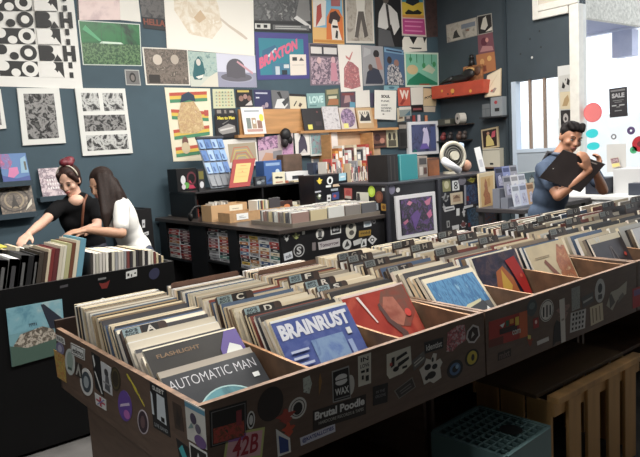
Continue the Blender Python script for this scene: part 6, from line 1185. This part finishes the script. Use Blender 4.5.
for k in range(3):
    for c in range(3):
        x0 = 5.163 + .119 * c; y = 3.54 + .09 * k; zb = MZ + .020 + .085 * k
        cc, nm = MG[(i * 3 + k) % 8]; i += 1
        qq = [Vector((x0, y + .035, zb + .20)), Vector((x0 + .115, y + .035, zb + .20)), Vector((x0 + .115, y, zb)), Vector((x0, y, zb))]
        tag(sheet('magazine', qq, .006, cc, [R(.08, .72, .92, .92, tuple(max(0, v - 70) for v in cc)), P([(.2, .1), (.3, .55), (.6, .62), (.8, .3), (.8, .1)], img([(60, 64, 110), (190, 190, 210), (110, 110, 160)], 30, i))], step=.0004), '%s magazine in the clear rack, %s row, %s' % (nm, ['front', 'middle', 'back'][k], ['left', 'middle', 'right'][c]), 'magazine', 'magazines in the clear rack')
a = hit(519, 173, 1, 3.88); b = hit(541, 171.5, 1, 3.88)
mb = sheet_mb([(a.x - .02, 3.92, a.z), (b.x - .02, 3.92, a.z), (b.x - .02, 3.86, MZ + .002), (a.x - .02, 3.86, MZ + .002)], .01, (60, 84, 92), [E(.3, .62, .17, .24, (176, 176, 160)), E(.72, .6, .15, .22, (166, 168, 150)), P([(.12, .7), (.3, .95), (.46, .74), (.3, .82)], (40, 52, 56)), P([(.58, .68), (.72, .9), (.86, .68), (.72, .78)], (40, 52, 56)), E(.25, .62, .03, .03, (50, 56, 56)), E(.35, .62, .03, .03, (50, 56, 56)), E(.68, .6, .03, .03, (50, 56, 56)), E(.77, .6, .03, .03, (50, 56, 56)), R(.0, .96, 1, 1, (176, 186, 186)), R(.0, .0, 1, .3, (70, 92, 98))])
tag(mb.build('album_cover'), 'dark green album of two pale faces standing behind the man', 'album cover')
for i, (x, w, cc, lab, els) in enumerate([(5.57, .15, (222, 222, 226), 'white magazine with black letters below the two-faces album', [T('OLO', .2, .5, .8, .85, K, 0, .04), R(.1, .1, .9, .3, (170, 176, 200))]), (5.75, .08, (206, 150, 160), 'pink magazine beside the white one with black letters', [R(.2, .2, .8, .8, (176, 60, 80))])]):
    qq = [Vector((x, 3.50, MZ + .2)), Vector((x + w, 3.50, MZ + .2)), Vector((x + w, 3.46, MZ)), Vector((x, 3.46, MZ))]
    tag(sheet('magazine', qq, .006, cc, els, step=.0004), lab, 'magazine')
# black stickered post by the wall, behind the woman in white
kb = empty('floor_cabinet', tuple(hit(143, 240, 1, 5.6))); kb.location.z = 0; tag(kb, 'narrow black cabinet with white stickers behind the woman in white', 'cabinet')
a = hit(131, 207, 1, 5.6); b = hit(151, 207, 1, 5.6); KZ = a.z - .03
MB().box((a.x, 5.6, 0), (b.x, 6.1, KZ), BLK).build('body', kb)
for pts in ([(142, 220), (145, 219.5), (145, 227.5), (142.3, 228)], [(143, 233), (148.5, 231), (148.8, 234.5), (143.5, 236.5)], [(144, 243), (147, 242), (148, 249), (144.5, 250)]): fstick(pts, (190, 190, 192), [R(.2, .3, .8, .6, (110, 110, 114))], y=5.6, parent=kb)
box_px('trinket_box', 139.5, 146.5, 210.5, 5.66, KZ, .1, (206, 196, 176), 'small cream box with a brown front on the narrow black cabinet', 'box', [R(.1, .1, .7, .7, (140, 90, 60))])

# ------------------------------------------------ under the island: slatted crate and plastic crate
PX0, PX1, PY0, PY1, PZ = 2.375, 3.14, 1.44, 1.90, .50
pc = empty('slatted_crate', ((PX0 + PX1) / 2, (PY0 + PY1) / 2, 0)); tag(pc, 'pine slatted crate standing under the front of the record island', 'crate')
for pa, pb_ in ((569, 581), (588, 600), (609, 620), (625.5, 636)):
    xa, xb2 = hit(pa, 420, 1, PY0).x, min(PX1, hit(pb_, 400, 1, PY0).x)
    MB().bbox((xa, PY0 + .0, .0), (xb2, PY0 + .016, PZ - .03), PINE, .003).build('slat', pc)
for y0, y1 in ((PY0, PY0 + .016), (PY1 - .016, PY1)): 
    MB().bbox((PX0, y0 + (.016 if y0 == PY0 else -.016), PZ - .09), (PX1, y1 + (.016 if y0 == PY0 else -.016), PZ - .03), PINE, .003).build('rail', pc)
for k in range(3):
    y = PY0 + .033 + k * (PY1 - PY0 - .19) / 2
    MB().bbox((PX0, y, .0), (PX0 + .016, y + .12, PZ - .03), PINE, .003).build('side_slat', pc); MB().bbox((PX1 - .016, y, .0), (PX1, y + .12, PZ - .03), PINE, .003).build('side_slat', pc)
MB().bbox((PX0 - .004, PY0 - .006, PZ - .03), (PX1 + .004, PY0 + .05, PZ), PINE, .004).build('top_rail', pc)
MB().bbox((PX0 - .004, PY0 + .10, PZ - .03), (PX1 + .004, PY1, PZ - .012), mat((120, 92, 60), .6, var=.15, scale=7, stretch=(.2, 1, 1)), .003).build('top_board', pc)
MC = mat((96, 128, 130), .4)
mr = empty('plastic_crate', (2.03, 1.53, 0), D2(3)); tag(mr, 'grey-green plastic crate on the floor left of the slatted crate', 'crate')
TM = Matrix.Translation((2.035, 1.53, 0)) @ Matrix.Rotation(D2(4), 4, 'Z')
S = .165; H = .45
mb = MB()
for k in range(9):
    o = -S + .012 + k * (2 * S - .024) / 8
    mb.box((o - .004, -S, H - .016), (o + .004, S, H - .004), MC, T=TM); mb.box((-S, o - .004, H - .016), (S, o + .004, H - .004), MC, T=TM)
mb.build('grid_base', mr)
for sx, sy in ((-1, 0), (1, 0), (0, -1), (0, 1)):
    mb = MB(); 
    if sx: mb.box((sx * S - .008, -S, 0), (sx * S + .008, S, H), MC, T=TM)
    else: mb.box((-S + .009, sy * S - .008, 0), (S - .009, sy * S + .008, H), MC, T=TM)
    mb.build('side_wall', mr)
mb = MB(); c0 = TM @ Vector((.05, -.06, H - .0035)); mb.disc(c0, (0, 0, 1), .045, .001, (14, 18, 18), 24); mb.build('hand_hole', mr)
# ================================================================ people
def caps(mb, p0, r0, p1, r1, n=14):
    p0, p1 = Vector(p0), Vector(p1); d = (p1 - p0); L = d.length
    t = d.normalized() if L > 1e-6 else Vector((0, 0, 1)); pts = []; rs = []
    for i in range(6, 0, -1):
        a = math.pi / 2 * i / 6.2; pts.append(p0 - t * r0 * math.sin(a)); rs.append(r0 * math.cos(a))
    pts += [p0 + d * k / 4 for k in range(5)]; rs += [r0 + (r1 - r0) * k / 4 for k in range(5)]
    for i in range(1, 7):
        a = math.pi / 2 * i / 6.2; pts.append(p1 + t * r1 * math.sin(a)); rs.append(r1 * math.cos(a))
    mb.tube(pts, rs, (200, 160, 140), n)
def frame(f, u):
    f = Vector(f).normalized(); u = Vector(u); u = (u - f * u.dot(f)).normalized(); s = f.cross(u)      # s: towards the person's right
    return Matrix((s, f, u)).transposed()
def fuse(mb, name, m, parent, voxel=.011, it=6, org=None):
    """one continuous skin over overlapping volumes"""
    o = mb.build(name, org=org or (0, 0, 0)); o.data.materials.clear(); o.data.materials.append(C(m))
    for p in o.data.polygons: p.material_index = 0
    r = o.modifiers.new('r', 'REMESH'); r.mode = 'VOXEL'; r.voxel_size = voxel; r.use_smooth_shade = True
    s = o.modifiers.new('s', 'SMOOTH'); s.iterations = it; s.factor = .5
    bpy.context.view_layer.update()
    e = o.evaluated_get(bpy.context.evaluated_depsgraph_get()); me = bpy.data.meshes.new_from_object(e)
    o.modifiers.clear(); old = o.data; o.data = me; bpy.data.meshes.remove(old)
    me.materials.clear(); me.materials.append(C(m)); me.name = name
    if parent: adopt(o, parent)
    return o
def hand(mb, wrist, fwd, back, curl=.5, side=1, s=1.0, thumb_open=.6):
    """palm, four fingers and a thumb; back = direction the back of the hand faces"""
    M_ = frame(fwd, back); S_, F_, U_ = M_.col[0], M_.col[1], M_.col[2]; S_ = S_ * side
    w = Vector(wrist)
    for k, off in enumerate((-.028, -.009, .010, .028)):
        base = w + F_ * .085 * s + S_ * off * s
        caps(mb, w + F_ * .015 * s + S_ * off * .6 * s, .0135 * s, base, .0125 * s, 8)
        L = (.070, .080, .076, .060)[k] * s; p = base; d = F_.copy()
        for j in range(3):
            a = curl * (.75 + .25 * j); d = (d * math.cos(a) - U_ * math.sin(a)).normalized()
            U2 = U_; q_ = p + d * L * (.45, .32, .26)[j]; caps(mb, p, .0098 * s - .0008 * j, q_, .0092 * s - .0008 * j, 8); p = q_
            U_ = (U_ * math.cos(a) + d * math.sin(a)); U_ = (U_ - d * U_.dot(d)).normalized()
        U_ = M_.col[2].copy()
    tb = w + F_ * .025 * s - S_ * .026 * s
    t1 = tb + (F_ * .7 - S_ * thumb_open - U_ * .25).normalized() * .042 * s
    t2 = t1 + (F_ * .95 - S_ * thumb_open * .3 - U_ * .35).normalized() * .034 * s
    caps(mb, tb, .014 * s, t1, .0115 * s, 8); caps(mb, t1, .0112 * s, t2, .009 * s, 8)
def head(mb, c, M_, s=1.0, female=True):
    """c: middle of the head; M_: columns right, forward, up"""
    Rt, Fw, Up = M_.col[0], M_.col[1], M_.col[2]; T3 = M_
    at = lambda r, f, u: c + (Rt * r + Fw * f + Up * u) * s
    mb.ball(at(0, -.012, .028), Vector((.073, .092, .088)) * s, WHITE, T3, 24, 16)
    mb.ball(at(0, .022, -.012), Vector((.060, .066, .085)) * s, WHITE, T3, 20, 14)
    mb.ball(at(0, .040, -.062), Vector((.042 if female else .047, .042, .040)) * s, WHITE, T3)
    mb.ball(at(0, .070, -.086), Vector((.018, .018, .016)) * s, WHITE, T3, 10, 8)          # chin
    caps(mb, at(0, .082, .018), .009 * s, at(0, .104, -.022), .0125 * s, 8)                 # nose
    for k in (-1, 1): mb.ball(at(.013 * k, .092, -.026), .009 * s, WHITE, None, 8, 6)
    mb.ball(at(0, .086, -.050), Vector((.024, .012, .010)) * s, WHITE, T3, 10, 8)           # lips
    caps(mb, at(-.036, .072, .024), .011 * s, at(.036, .072, .024), .011 * s, 8)            # brow ridge
    for k in (-1, 1):
        mb.ball(at(.042 * k, .058, -.022), Vector((.022, .022, .022)) * s, WHITE, T3, 10, 8)   # cheeks
        mb.ball(at(.074 * k, -.006, -.004), Vector((.010, .022, .032)) * s, WHITE, T3, 10, 8)  # ears
def face(parent, c, M_, s, brow, lip, iris=(60, 40, 30), closed=False):
    Rt, Fw, Up = M_.col[0], M_.col[1], M_.col[2]
    at = lambda r, f, u: c + (Rt * r + Fw * f + Up * u) * s
    for k in (-1, 1):
        mb = MB(); mb.ball(at(.030 * k, .0755, .004), Vector((.0135, .008, .0045 if closed else .0065)) * s, (206, 196, 188), M_, 12, 8); mb.ball(at(.030 * k, .0815, .002), Vector((.006, .004, .0055)) * s, iris, M_, 10, 8)
        mb.tube([at(.016 * k, .083, .010), at(.030 * k, .0845, .0125), at(.045 * k, .077, .008)], .0022 * s, (36, 28, 26), 6); mb.build('eye', parent, smooth=True)
        MB().tube([at(.013 * k, .086, .027), at(.032 * k, .086, .033), at(.050 * k, .072, .028)], [.0022 * s, .003 * s, .0015 * s], brow, 6).build('eyebrow', parent, smooth=True)
    mb = MB(); mb.tube([at(-.024, .087, -.050), at(-.008, .0965, -.047), at(0, .097, -.0485), at(.008, .0965, -.047), at(.024, .087, -.050)], [.002 * s, .0045 * s, .004 * s, .0045 * s, .002 * s], lip, 8); mb.tube([at(-.018, .090, -.055), at(0, .097, -.0575), at(.018, .090, -.055)], [.002 * s, .0052 * s, .002 * s], lip, 8); mb.build('mouth', parent, smooth=True)
def torso(mb, J, fw, k=0.0, female=True, lo=True):
    """chest, waist and hips between the joints; k grows it into clothing"""
    nk, pv = Vector(J['neck']), Vector(J['pelvis']); ls, rs = Vector(J['ls']), Vector(J['rs'])
    ax = (nk - pv).normalized(); sd = (ls - rs).normalized(); M_ = frame(sd.cross(ax), ax) if True else None
    ch = nk.lerp(pv, .36); wa = nk.lerp(pv, .68)
    f = M_.col[1] if M_.col[1].dot(Vector(fw)) > 0 else -M_.col[1]
    T3 = M_
    mb.ball(ch, Vector((.148 if female else .172, .100 if female else .115, .19)) + Vector((k, k, k)), WHITE, T3, 22, 14)
    mb.ball(wa, Vector((.122 if female else .15, .092 if female else .108, .16)) + Vector((k, k, k)), WHITE, T3, 22, 14)
    mb.ball(pv, Vector((.158, .112, .13)) + Vector((k, k, 0)), WHITE, T3, 22, 14)
    if female:
        for s in (-1, 1): mb.ball(ch + f * .062 + M_.col[0] * .068 * s - ax * .03, Vector((.062, .058, .062)) + Vector((k, k, k)), WHITE, T3, 14, 10)
    mid = (ls + rs) / 2
    for s_ in (ls, rs): caps(mb, nk.lerp(mid, .6) - ax * .03, .058 + k, s_ - ax * .008, .050 + k)
    return f, M_
def person(name, label, J, facef, faceu, fwd, skin, shirt, trousers, female, sleeve=.55, hs=1.0, hands=(), hand_curl=.5, shoes=(50, 46, 46), headc=None):
    r = empty(name, (Vector(J['la']) + Vector(J['ra'])) / 2 * 1.0); r.location.z = 0
    tag(r, label, 'person')
    J = {k: Vector(v) for k, v in J.items()}
    M_ = frame(facef, faceu); c = J['head']
    mb = MB(); head(mb, c, M_, hs, female)
    caps(mb, J['neck'], .052 if female else .060, c - M_.col[2] * .05 * hs - M_.col[1] * .018, .046 if female else .054)
    f, TM_ = torso(mb, J, fwd, 0, female)
    ar = (.043, .036, .034, .024) if female else (.050, .042, .040, .029)
    for a, b, w in (('ls', 'le', 'lw'), ('rs', 're', 'rw')):
        caps(mb, J[a], ar[0], J[b], ar[1]); caps(mb, J[b], ar[2] + .002, J[b].lerp(J[w], .35), ar[2] + .003); caps(mb, J[b].lerp(J[w], .35), ar[2] + .002, J[w], ar[3])
    for h, k_, an in (('lh', 'lk', 'la'), ('rh', 'rk', 'ra')):
        caps(mb, J[h], .086, J[k_], .056); caps(mb, J[k_], .056, J[k_].lerp(J[an], .35), .056); caps(mb, J[k_].lerp(J[an], .35), .054, J[an], .036)
        caps(mb, J[an] - Vector((0, 0, .04)), .036, J[an] + Vector(fwd).normalized() * .15 - Vector((0, 0, .055)), .030)
    for (w, fw_, bk, cu, sd) in hands: hand(mb, w, fw_, bk, cu, sd, 1.0 if female else 1.08)
    fuse(mb, 'body', skin, r, .0085, 4)
    mb = MB(); torso(mb, J, fwd, .013, female); 
    for a, b in (('ls', 'le'), ('rs', 're')): caps(mb, J[a], ar[0] + .016, J[a].lerp(J[b], sleeve), ar[1] + .020)
    o = fuse(mb, 'shirt', shirt, r, .012, 6)
    mb = MB(); pv = J['pelvis']; mb.ball(pv - Vector((0, 0, .03)), Vector((.172, .126, .13)), WHITE, TM_, 20, 12)
    for h, k_, an in (('lh', 'lk', 'la'), ('rh', 'rk', 'ra')): caps(mb, J[h], .098, J[k_], .068); caps(mb, J[k_], .068, J[an] + Vector((0, 0, .02)), .050)
    fuse(mb, 'trousers', trousers, r, .014, 5)
    for an in ('la', 'ra'):
        mb = MB(); a0 = J[an]; caps(mb, a0 - Vector((0, 0, .035)) - Vector(fwd).normalized() * .03, .046, a0 + Vector(fwd).normalized() * .16 - Vector((0, 0, .047)), .038); fuse(mb, 'shoe', shoes, r, .012, 3)
    return r, c, M_, J
def legs(pelvis, fwd, spread=.10, stance=(0, 0)):
    p = Vector(pelvis); f = Vector(fwd); f.z = 0; f.normalize(); rt = Vector((f.y, -f.x, 0))
    J = {}
    for n, s in (('r', 1), ('l', -1)):
        st = stance[0] if s > 0 else stance[1]
        J[n + 'h'] = p + rt * .085 * s - Vector((0, 0, .05)); J[n + 'k'] = Vector((p.x, p.y, .47)) + rt * spread * s + f * (st * .5 + .02); J[n + 'a'] = Vector((p.x, p.y, .085)) + rt * spread * s + f * st
    return J
SKIN1 = mat((222, 172, 146), .5, var=.03, scale=30); SKIN2 = mat((196, 146, 116), .5, var=.03, scale=30); SKIN3 = mat((176, 120, 90), .5, var=.03, scale=30)

# --- woman in black, reaching forward over the bin to her right
fw1 = Vector((-.42, -.9, 0)).normalized()
hd1 = deep(69.5, 181, 5.12)
J1 = dict(head=hd1, neck=deep(76.5, 198.5, 5.18), rs=deep(59, 207, 5.10), ls=deep(96.5, 205, 5.20))
J1['pelvis'] = Vector((J1['neck'].x + .06, J1['neck'].y + .10, .93))
J1.update(re=deep(43, 222.5, 4.86), rw=deep(28.5, 234, 4.62), le=deep(97, 227, 5.12), lw=deep(80, 231, 4.98)); J1.update(legs(J1['pelvis'], fw1))
ff1 = (Vector((-.62, -.62, -.42))).normalized()
r1, c1, M1, J1 = person('person', 'woman in a black T-shirt with a reddish hair bun, reaching into the black bin', J1, ff1, (0, 0, 1), fw1, SKIN1, mat((18, 18, 20), .9, spec=.15), (40, 44, 60), True, .52, 1.0,
    hands=[(J1['rw'], (J1['rw'] - J1['re']).normalized() + Vector((0, 0, -.1)), (.15, -.1, 1), .28, 1), (J1['lw'], (J1['lw'] - J1['le']).normalized(), (0, -.2, 1), .3, -1)])
face(r1, c1, M1, 1.0, (80, 50, 40), (186, 96, 92), closed=True)
def hl(c, M_, r, f, u, s=1.0): return c + (M_.col[0] * r + M_.col[1] * f + M_.col[2] * u) * s
HAIR1 = mat((50, 30, 26), .6, spec=.25, var=.25, scale=40, stretch=(1, 1, 5)); RED = mat((112, 32, 44), .5, var=.25, scale=50)
mb = MB(); mb.ball(hl(c1, M1, 0, -.026, .040), (.083, .094, .092), WHITE, M1, 24, 16); mb.ball(hl(c1, M1, 0, -.05, -.02), (.072, .068, .07), WHITE, M1, 18, 12)
for k in (-1, 1): caps(mb, hl(c1, M1, .05 * k, .045, .075), .022, hl(c1, M1, .076 * k, .01, .0), .014)
fuse(mb, 'hair', HAIR1, r1, .009, 3)
mb = MB(); bn = hl(c1, M1, .0, -.055, .135)
for k in range(5): a = 2 * math.pi * k / 5; mb.ball(bn + (M1.col[0] * math.cos(a) + M1.col[1] * math.sin(a)) * .026 + M1.col[2] * .01 * (k % 2), (.038, .038, .034), WHITE, None, 14, 10)
fuse(mb, 'hair_bun', RED, r1, .008, 2)['label'] = 'dark red hair bun'
A = [D2(8 + 164 * i / 14) for i in range(15)]
MB().tube([hl(c1, M1, .088 * math.cos(a), .012 - .02 * math.sin(a), .036 + .098 * math.sin(a)) for a in A], .0055, (206, 196, 176), 8).build('headband', r1, smooth=True)
# the scooped neckline shows skin; thin brown bag strap across the chest
STRAP = mat((120, 70, 48), .5)
pts = [J1['ls'].lerp(J1['neck'], .45) + Vector((0, 0, .055))]
chest = J1['neck'].lerp(J1['pelvis'], .40); front = Vector((fw1.x, fw1.y, .1)).normalized()
for t in range(1, 8):
    u = t / 8; base = (J1['ls'].lerp(J1['neck'], .45)).lerp(J1['rs'].lerp(J1['pelvis'], .95), u); bulge = .125 + .06 * math.sin(math.pi * u)
    pts.append(base + front * bulge + Vector((0, 0, .05 * (1 - u))))
tag(MB().tube(pts, .010, STRAP, 8).build('bag_strap', smooth=True), 'thin brown bag strap across the chest of the woman in black', 'strap') if False else MB().tube(pts, .010, STRAP, 8).build('bag_strap', r1, smooth=True)
neckline = MB(); nl = J1['neck'] + front * .03
neckline.ball(J1['neck'].lerp(J1['pelvis'], .06) + front * .050, Vector((.066, .058, .054)), WHITE, frame(front, (0, 0, 1)), 18, 12)
fuse(neckline, 'neckline_skin', SKIN1, r1, .008, 2)

# --- woman in white, seen from her side, looking down at the records
fw2 = Vector((-.93, -.22, 0)).normalized()
J2 = dict(head=deep(101.5, 185, 4.74), neck=deep(114, 199, 4.79), ls=deep(121, 206, 4.64), rs=deep(118, 204, 4.93))
J2['pelvis'] = Vector((J2['neck'].x + .13, J2['neck'].y + .02, .93))
J2.update(le=deep(121.5, 233.5, 4.56), lw=deep(86, 230, 4.54), re=deep(110, 232, 4.84), rw=deep(92, 231, 4.72)); J2.update(legs(J2['pelvis'], fw2))
ff2 = Vector((-.80, -.42, -.36)).normalized()
r2, c2, M2, J2 = person('person', 'woman in a white T-shirt with long dark hair, looking down into the black bin', J2, ff2, (-.1, 0, 1), fw2, SKIN2, mat((224, 222, 216), .8, var=.04, scale=10), (52, 60, 80), True, .70, .97,
    hands=[(J2['lw'], (-.95, .12, -.05), (0, -.25, 1), .3, -1), (J2['rw'], (-.95, -.1, -.1), (0, .2, 1), .35, 1)])
face(r2, c2, M2, .97, (40, 28, 24), (180, 104, 96), closed=True)
HAIR2 = mat((36, 24, 20), .6, spec=.2, var=.3, scale=40, stretch=(4, 4, .6))
mb = MB(); mb.ball(hl(c2, M2, 0, -.028, .040), (.082, .096, .090), WHITE, M2, 24, 16)
up = Vector((0, 0, 1)); bk = -fw2
lft = Vector((fw2.y, -fw2.x, 0)) * -1
for s_, w_ in ((1, 1), (-1, .9), (0, 1)):
    p0 = c2 + lft * .062 * s_ + bk * .05 + up * .01
    p1 = p0 + bk * .05 + lft * .012 * s_ - up * .13; p2 = p1 + bk * .035 - up * .14; p3 = p2 - up * .13 + bk * -.02
    caps(mb, c2 + lft * .04 * s_ + up * .05 - bk * .01, .04, p0, .046); caps(mb, p0, .048, p1, .050); caps(mb, p1, .050, p2, .042); caps(mb, p2, .042, p3, .018)
# the near side falls in front of the shoulder as a sheet of locks
nearside = (EYE - c2); nearside.z = 0; nearside.normalize()
for k, (a0, a1, a2, a3) in enumerate([((99, 175), (102, 196), (104, 214), (106, 231)), ((104, 174), (107, 196), (108, 214), (108, 229)), ((109, 176), (113, 194), (112, 210), (109, 224)), ((112, 180), (118, 192), (120, 203), (118, 212))]):
    d0 = 4.74 - .075
    p_ = [deep(*a0, d0 + .006 * k), deep(*a1, d0 - .055 + .01 * k), deep(*a2, d0 - .105 + .02 * k), deep(*a3, d0 - .115 + .025 * k)]
    caps(mb, p_[0], .026, p_[1], .030); caps(mb, p_[1], .030, p_[2], .024); caps(mb, p_[2], .024, p_[3], .009)
fuse(mb, 'hair', HAIR2, r2, .010, 4)

# --- man in navy, holding an open black sleeve to his chest
fw3 = Vector((.35, -.93, 0)).normalized()
J3 = dict(head=deep(570.5, 138, 5.30), neck=deep(560, 155, 5.36), rs=deep(543, 169, 5.32), ls=deep(589, 167, 5.46))
J3['pelvis'] = Vector((J3['neck'].x - .02, J3['neck'].y + .12, .93))
J3.update(re=deep(558, 196, 5.16), rw=deep(589, 170, 5.08), le=deep(603, 190, 5.34), lw=deep(596, 173, 5.10)); J3.update(legs(J3['pelvis'], fw3))
ff3 = Vector((-.50, -.80, -.30)).normalized()
r3, c3, M3, J3 = person('person', 'man in a navy shirt looking over a black record sleeve he holds up', J3, ff3, (.28, .1, 1), fw3, SKIN3, mat((72, 86, 108), .9, spec=.15, var=.08, scale=12), (40, 40, 46), False, .62, 1.10,
    hands=[(J3['rw'], (deep(585, 156, 5.04) - J3['rw']).normalized(), (-.4, -.75, .5), .42, 1), (J3['lw'], (deep(600, 160, 5.10) - J3['lw']).normalized(), (.6, -.4, .5), .6, -1)])
face(r3, c3, M3, 1.10, (34, 26, 24), (150, 90, 78), closed=True)
HAIR3 = mat((24, 20, 20), .7, spec=.2, var=.3, scale=60)
mb = MB(); mb.ball(hl(c3, M3, 0, -.022, .046, 1.10), (.085, .098, .086), WHITE, M3, 24, 16)
for k in (-1, 0, 1): caps(mb, hl(c3, M3, .036 * k, .058, .082, 1.10), .022, hl(c3, M3, .05 * k, .02, .104, 1.10), .028)
for k in (-1, 1): caps(mb, hl(c3, M3, .072 * k, -.01, .05, 1.10), .018, hl(c3, M3, .074 * k, .0, .012, 1.10), .010)
fuse(mb, 'hair', HAIR3, r3, .009, 3)
# collar and backpack strap
mb = MB(); A = [2 * math.pi * i / 20 for i in range(21)]
mb.tube([J3['neck'] + Vector((.078 * math.cos(a), .078 * math.sin(a), .012 + .01 * math.sin(a))) for a in A], .016, (70, 82, 104), 8, cap=False); mb.build('collar', r3, smooth=True)
bt = [J3['rs'].lerp(J3['neck'], .5) - fw3 * .10 + Vector((0, 0, -.06)), J3['rs'].lerp(J3['neck'], .55) - fw3 * .03 + Vector((0, 0, .075)), J3['rs'].lerp(J3['neck'], .5) + fw3 * .07 + Vector((0, 0, .055)), J3['rs'].lerp(J3['neck'], .4) + fw3 * .14 + Vector((0, 0, -.05))]
MB().tube(bt, .018, mat((40, 38, 42), .8), 8).build('bag_strap', r3, smooth=True)
# the sleeve he holds: two black panels hinged on their long edge
tl, tr_, bl = deep(563.5, 149.5, 5.10), deep(605.5, 164, 5.05), deep(539, 177.5, 5.13)
br = tr_ + (bl - tl)
sl = empty('record_sleeve', (tl + br) / 2); tag(sl, 'large black record sleeve held up by the man in navy', 'record sleeve')
SLM = mat((38, 32, 32), .35, var=.15, scale=8)
o = sheet('front_panel', [tl, tr_, br, bl], .006, SLM, [R(.02, .985, .98, 1, (90, 84, 80)), E(.12, .38, .012, .012, (206, 206, 200)), R(.55, .9, .85, .93, (120, 110, 104))], sl)
nrm = (tr_ - tl).cross(tl - bl).normalized(); nrm = nrm if nrm.dot(EYE - tl) > 0 else -nrm
o = sheet('back_panel', [tl - nrm * .028, tr_ - nrm * .028, br - nrm * .009, bl - nrm * .009], .005, SLM, [], sl)
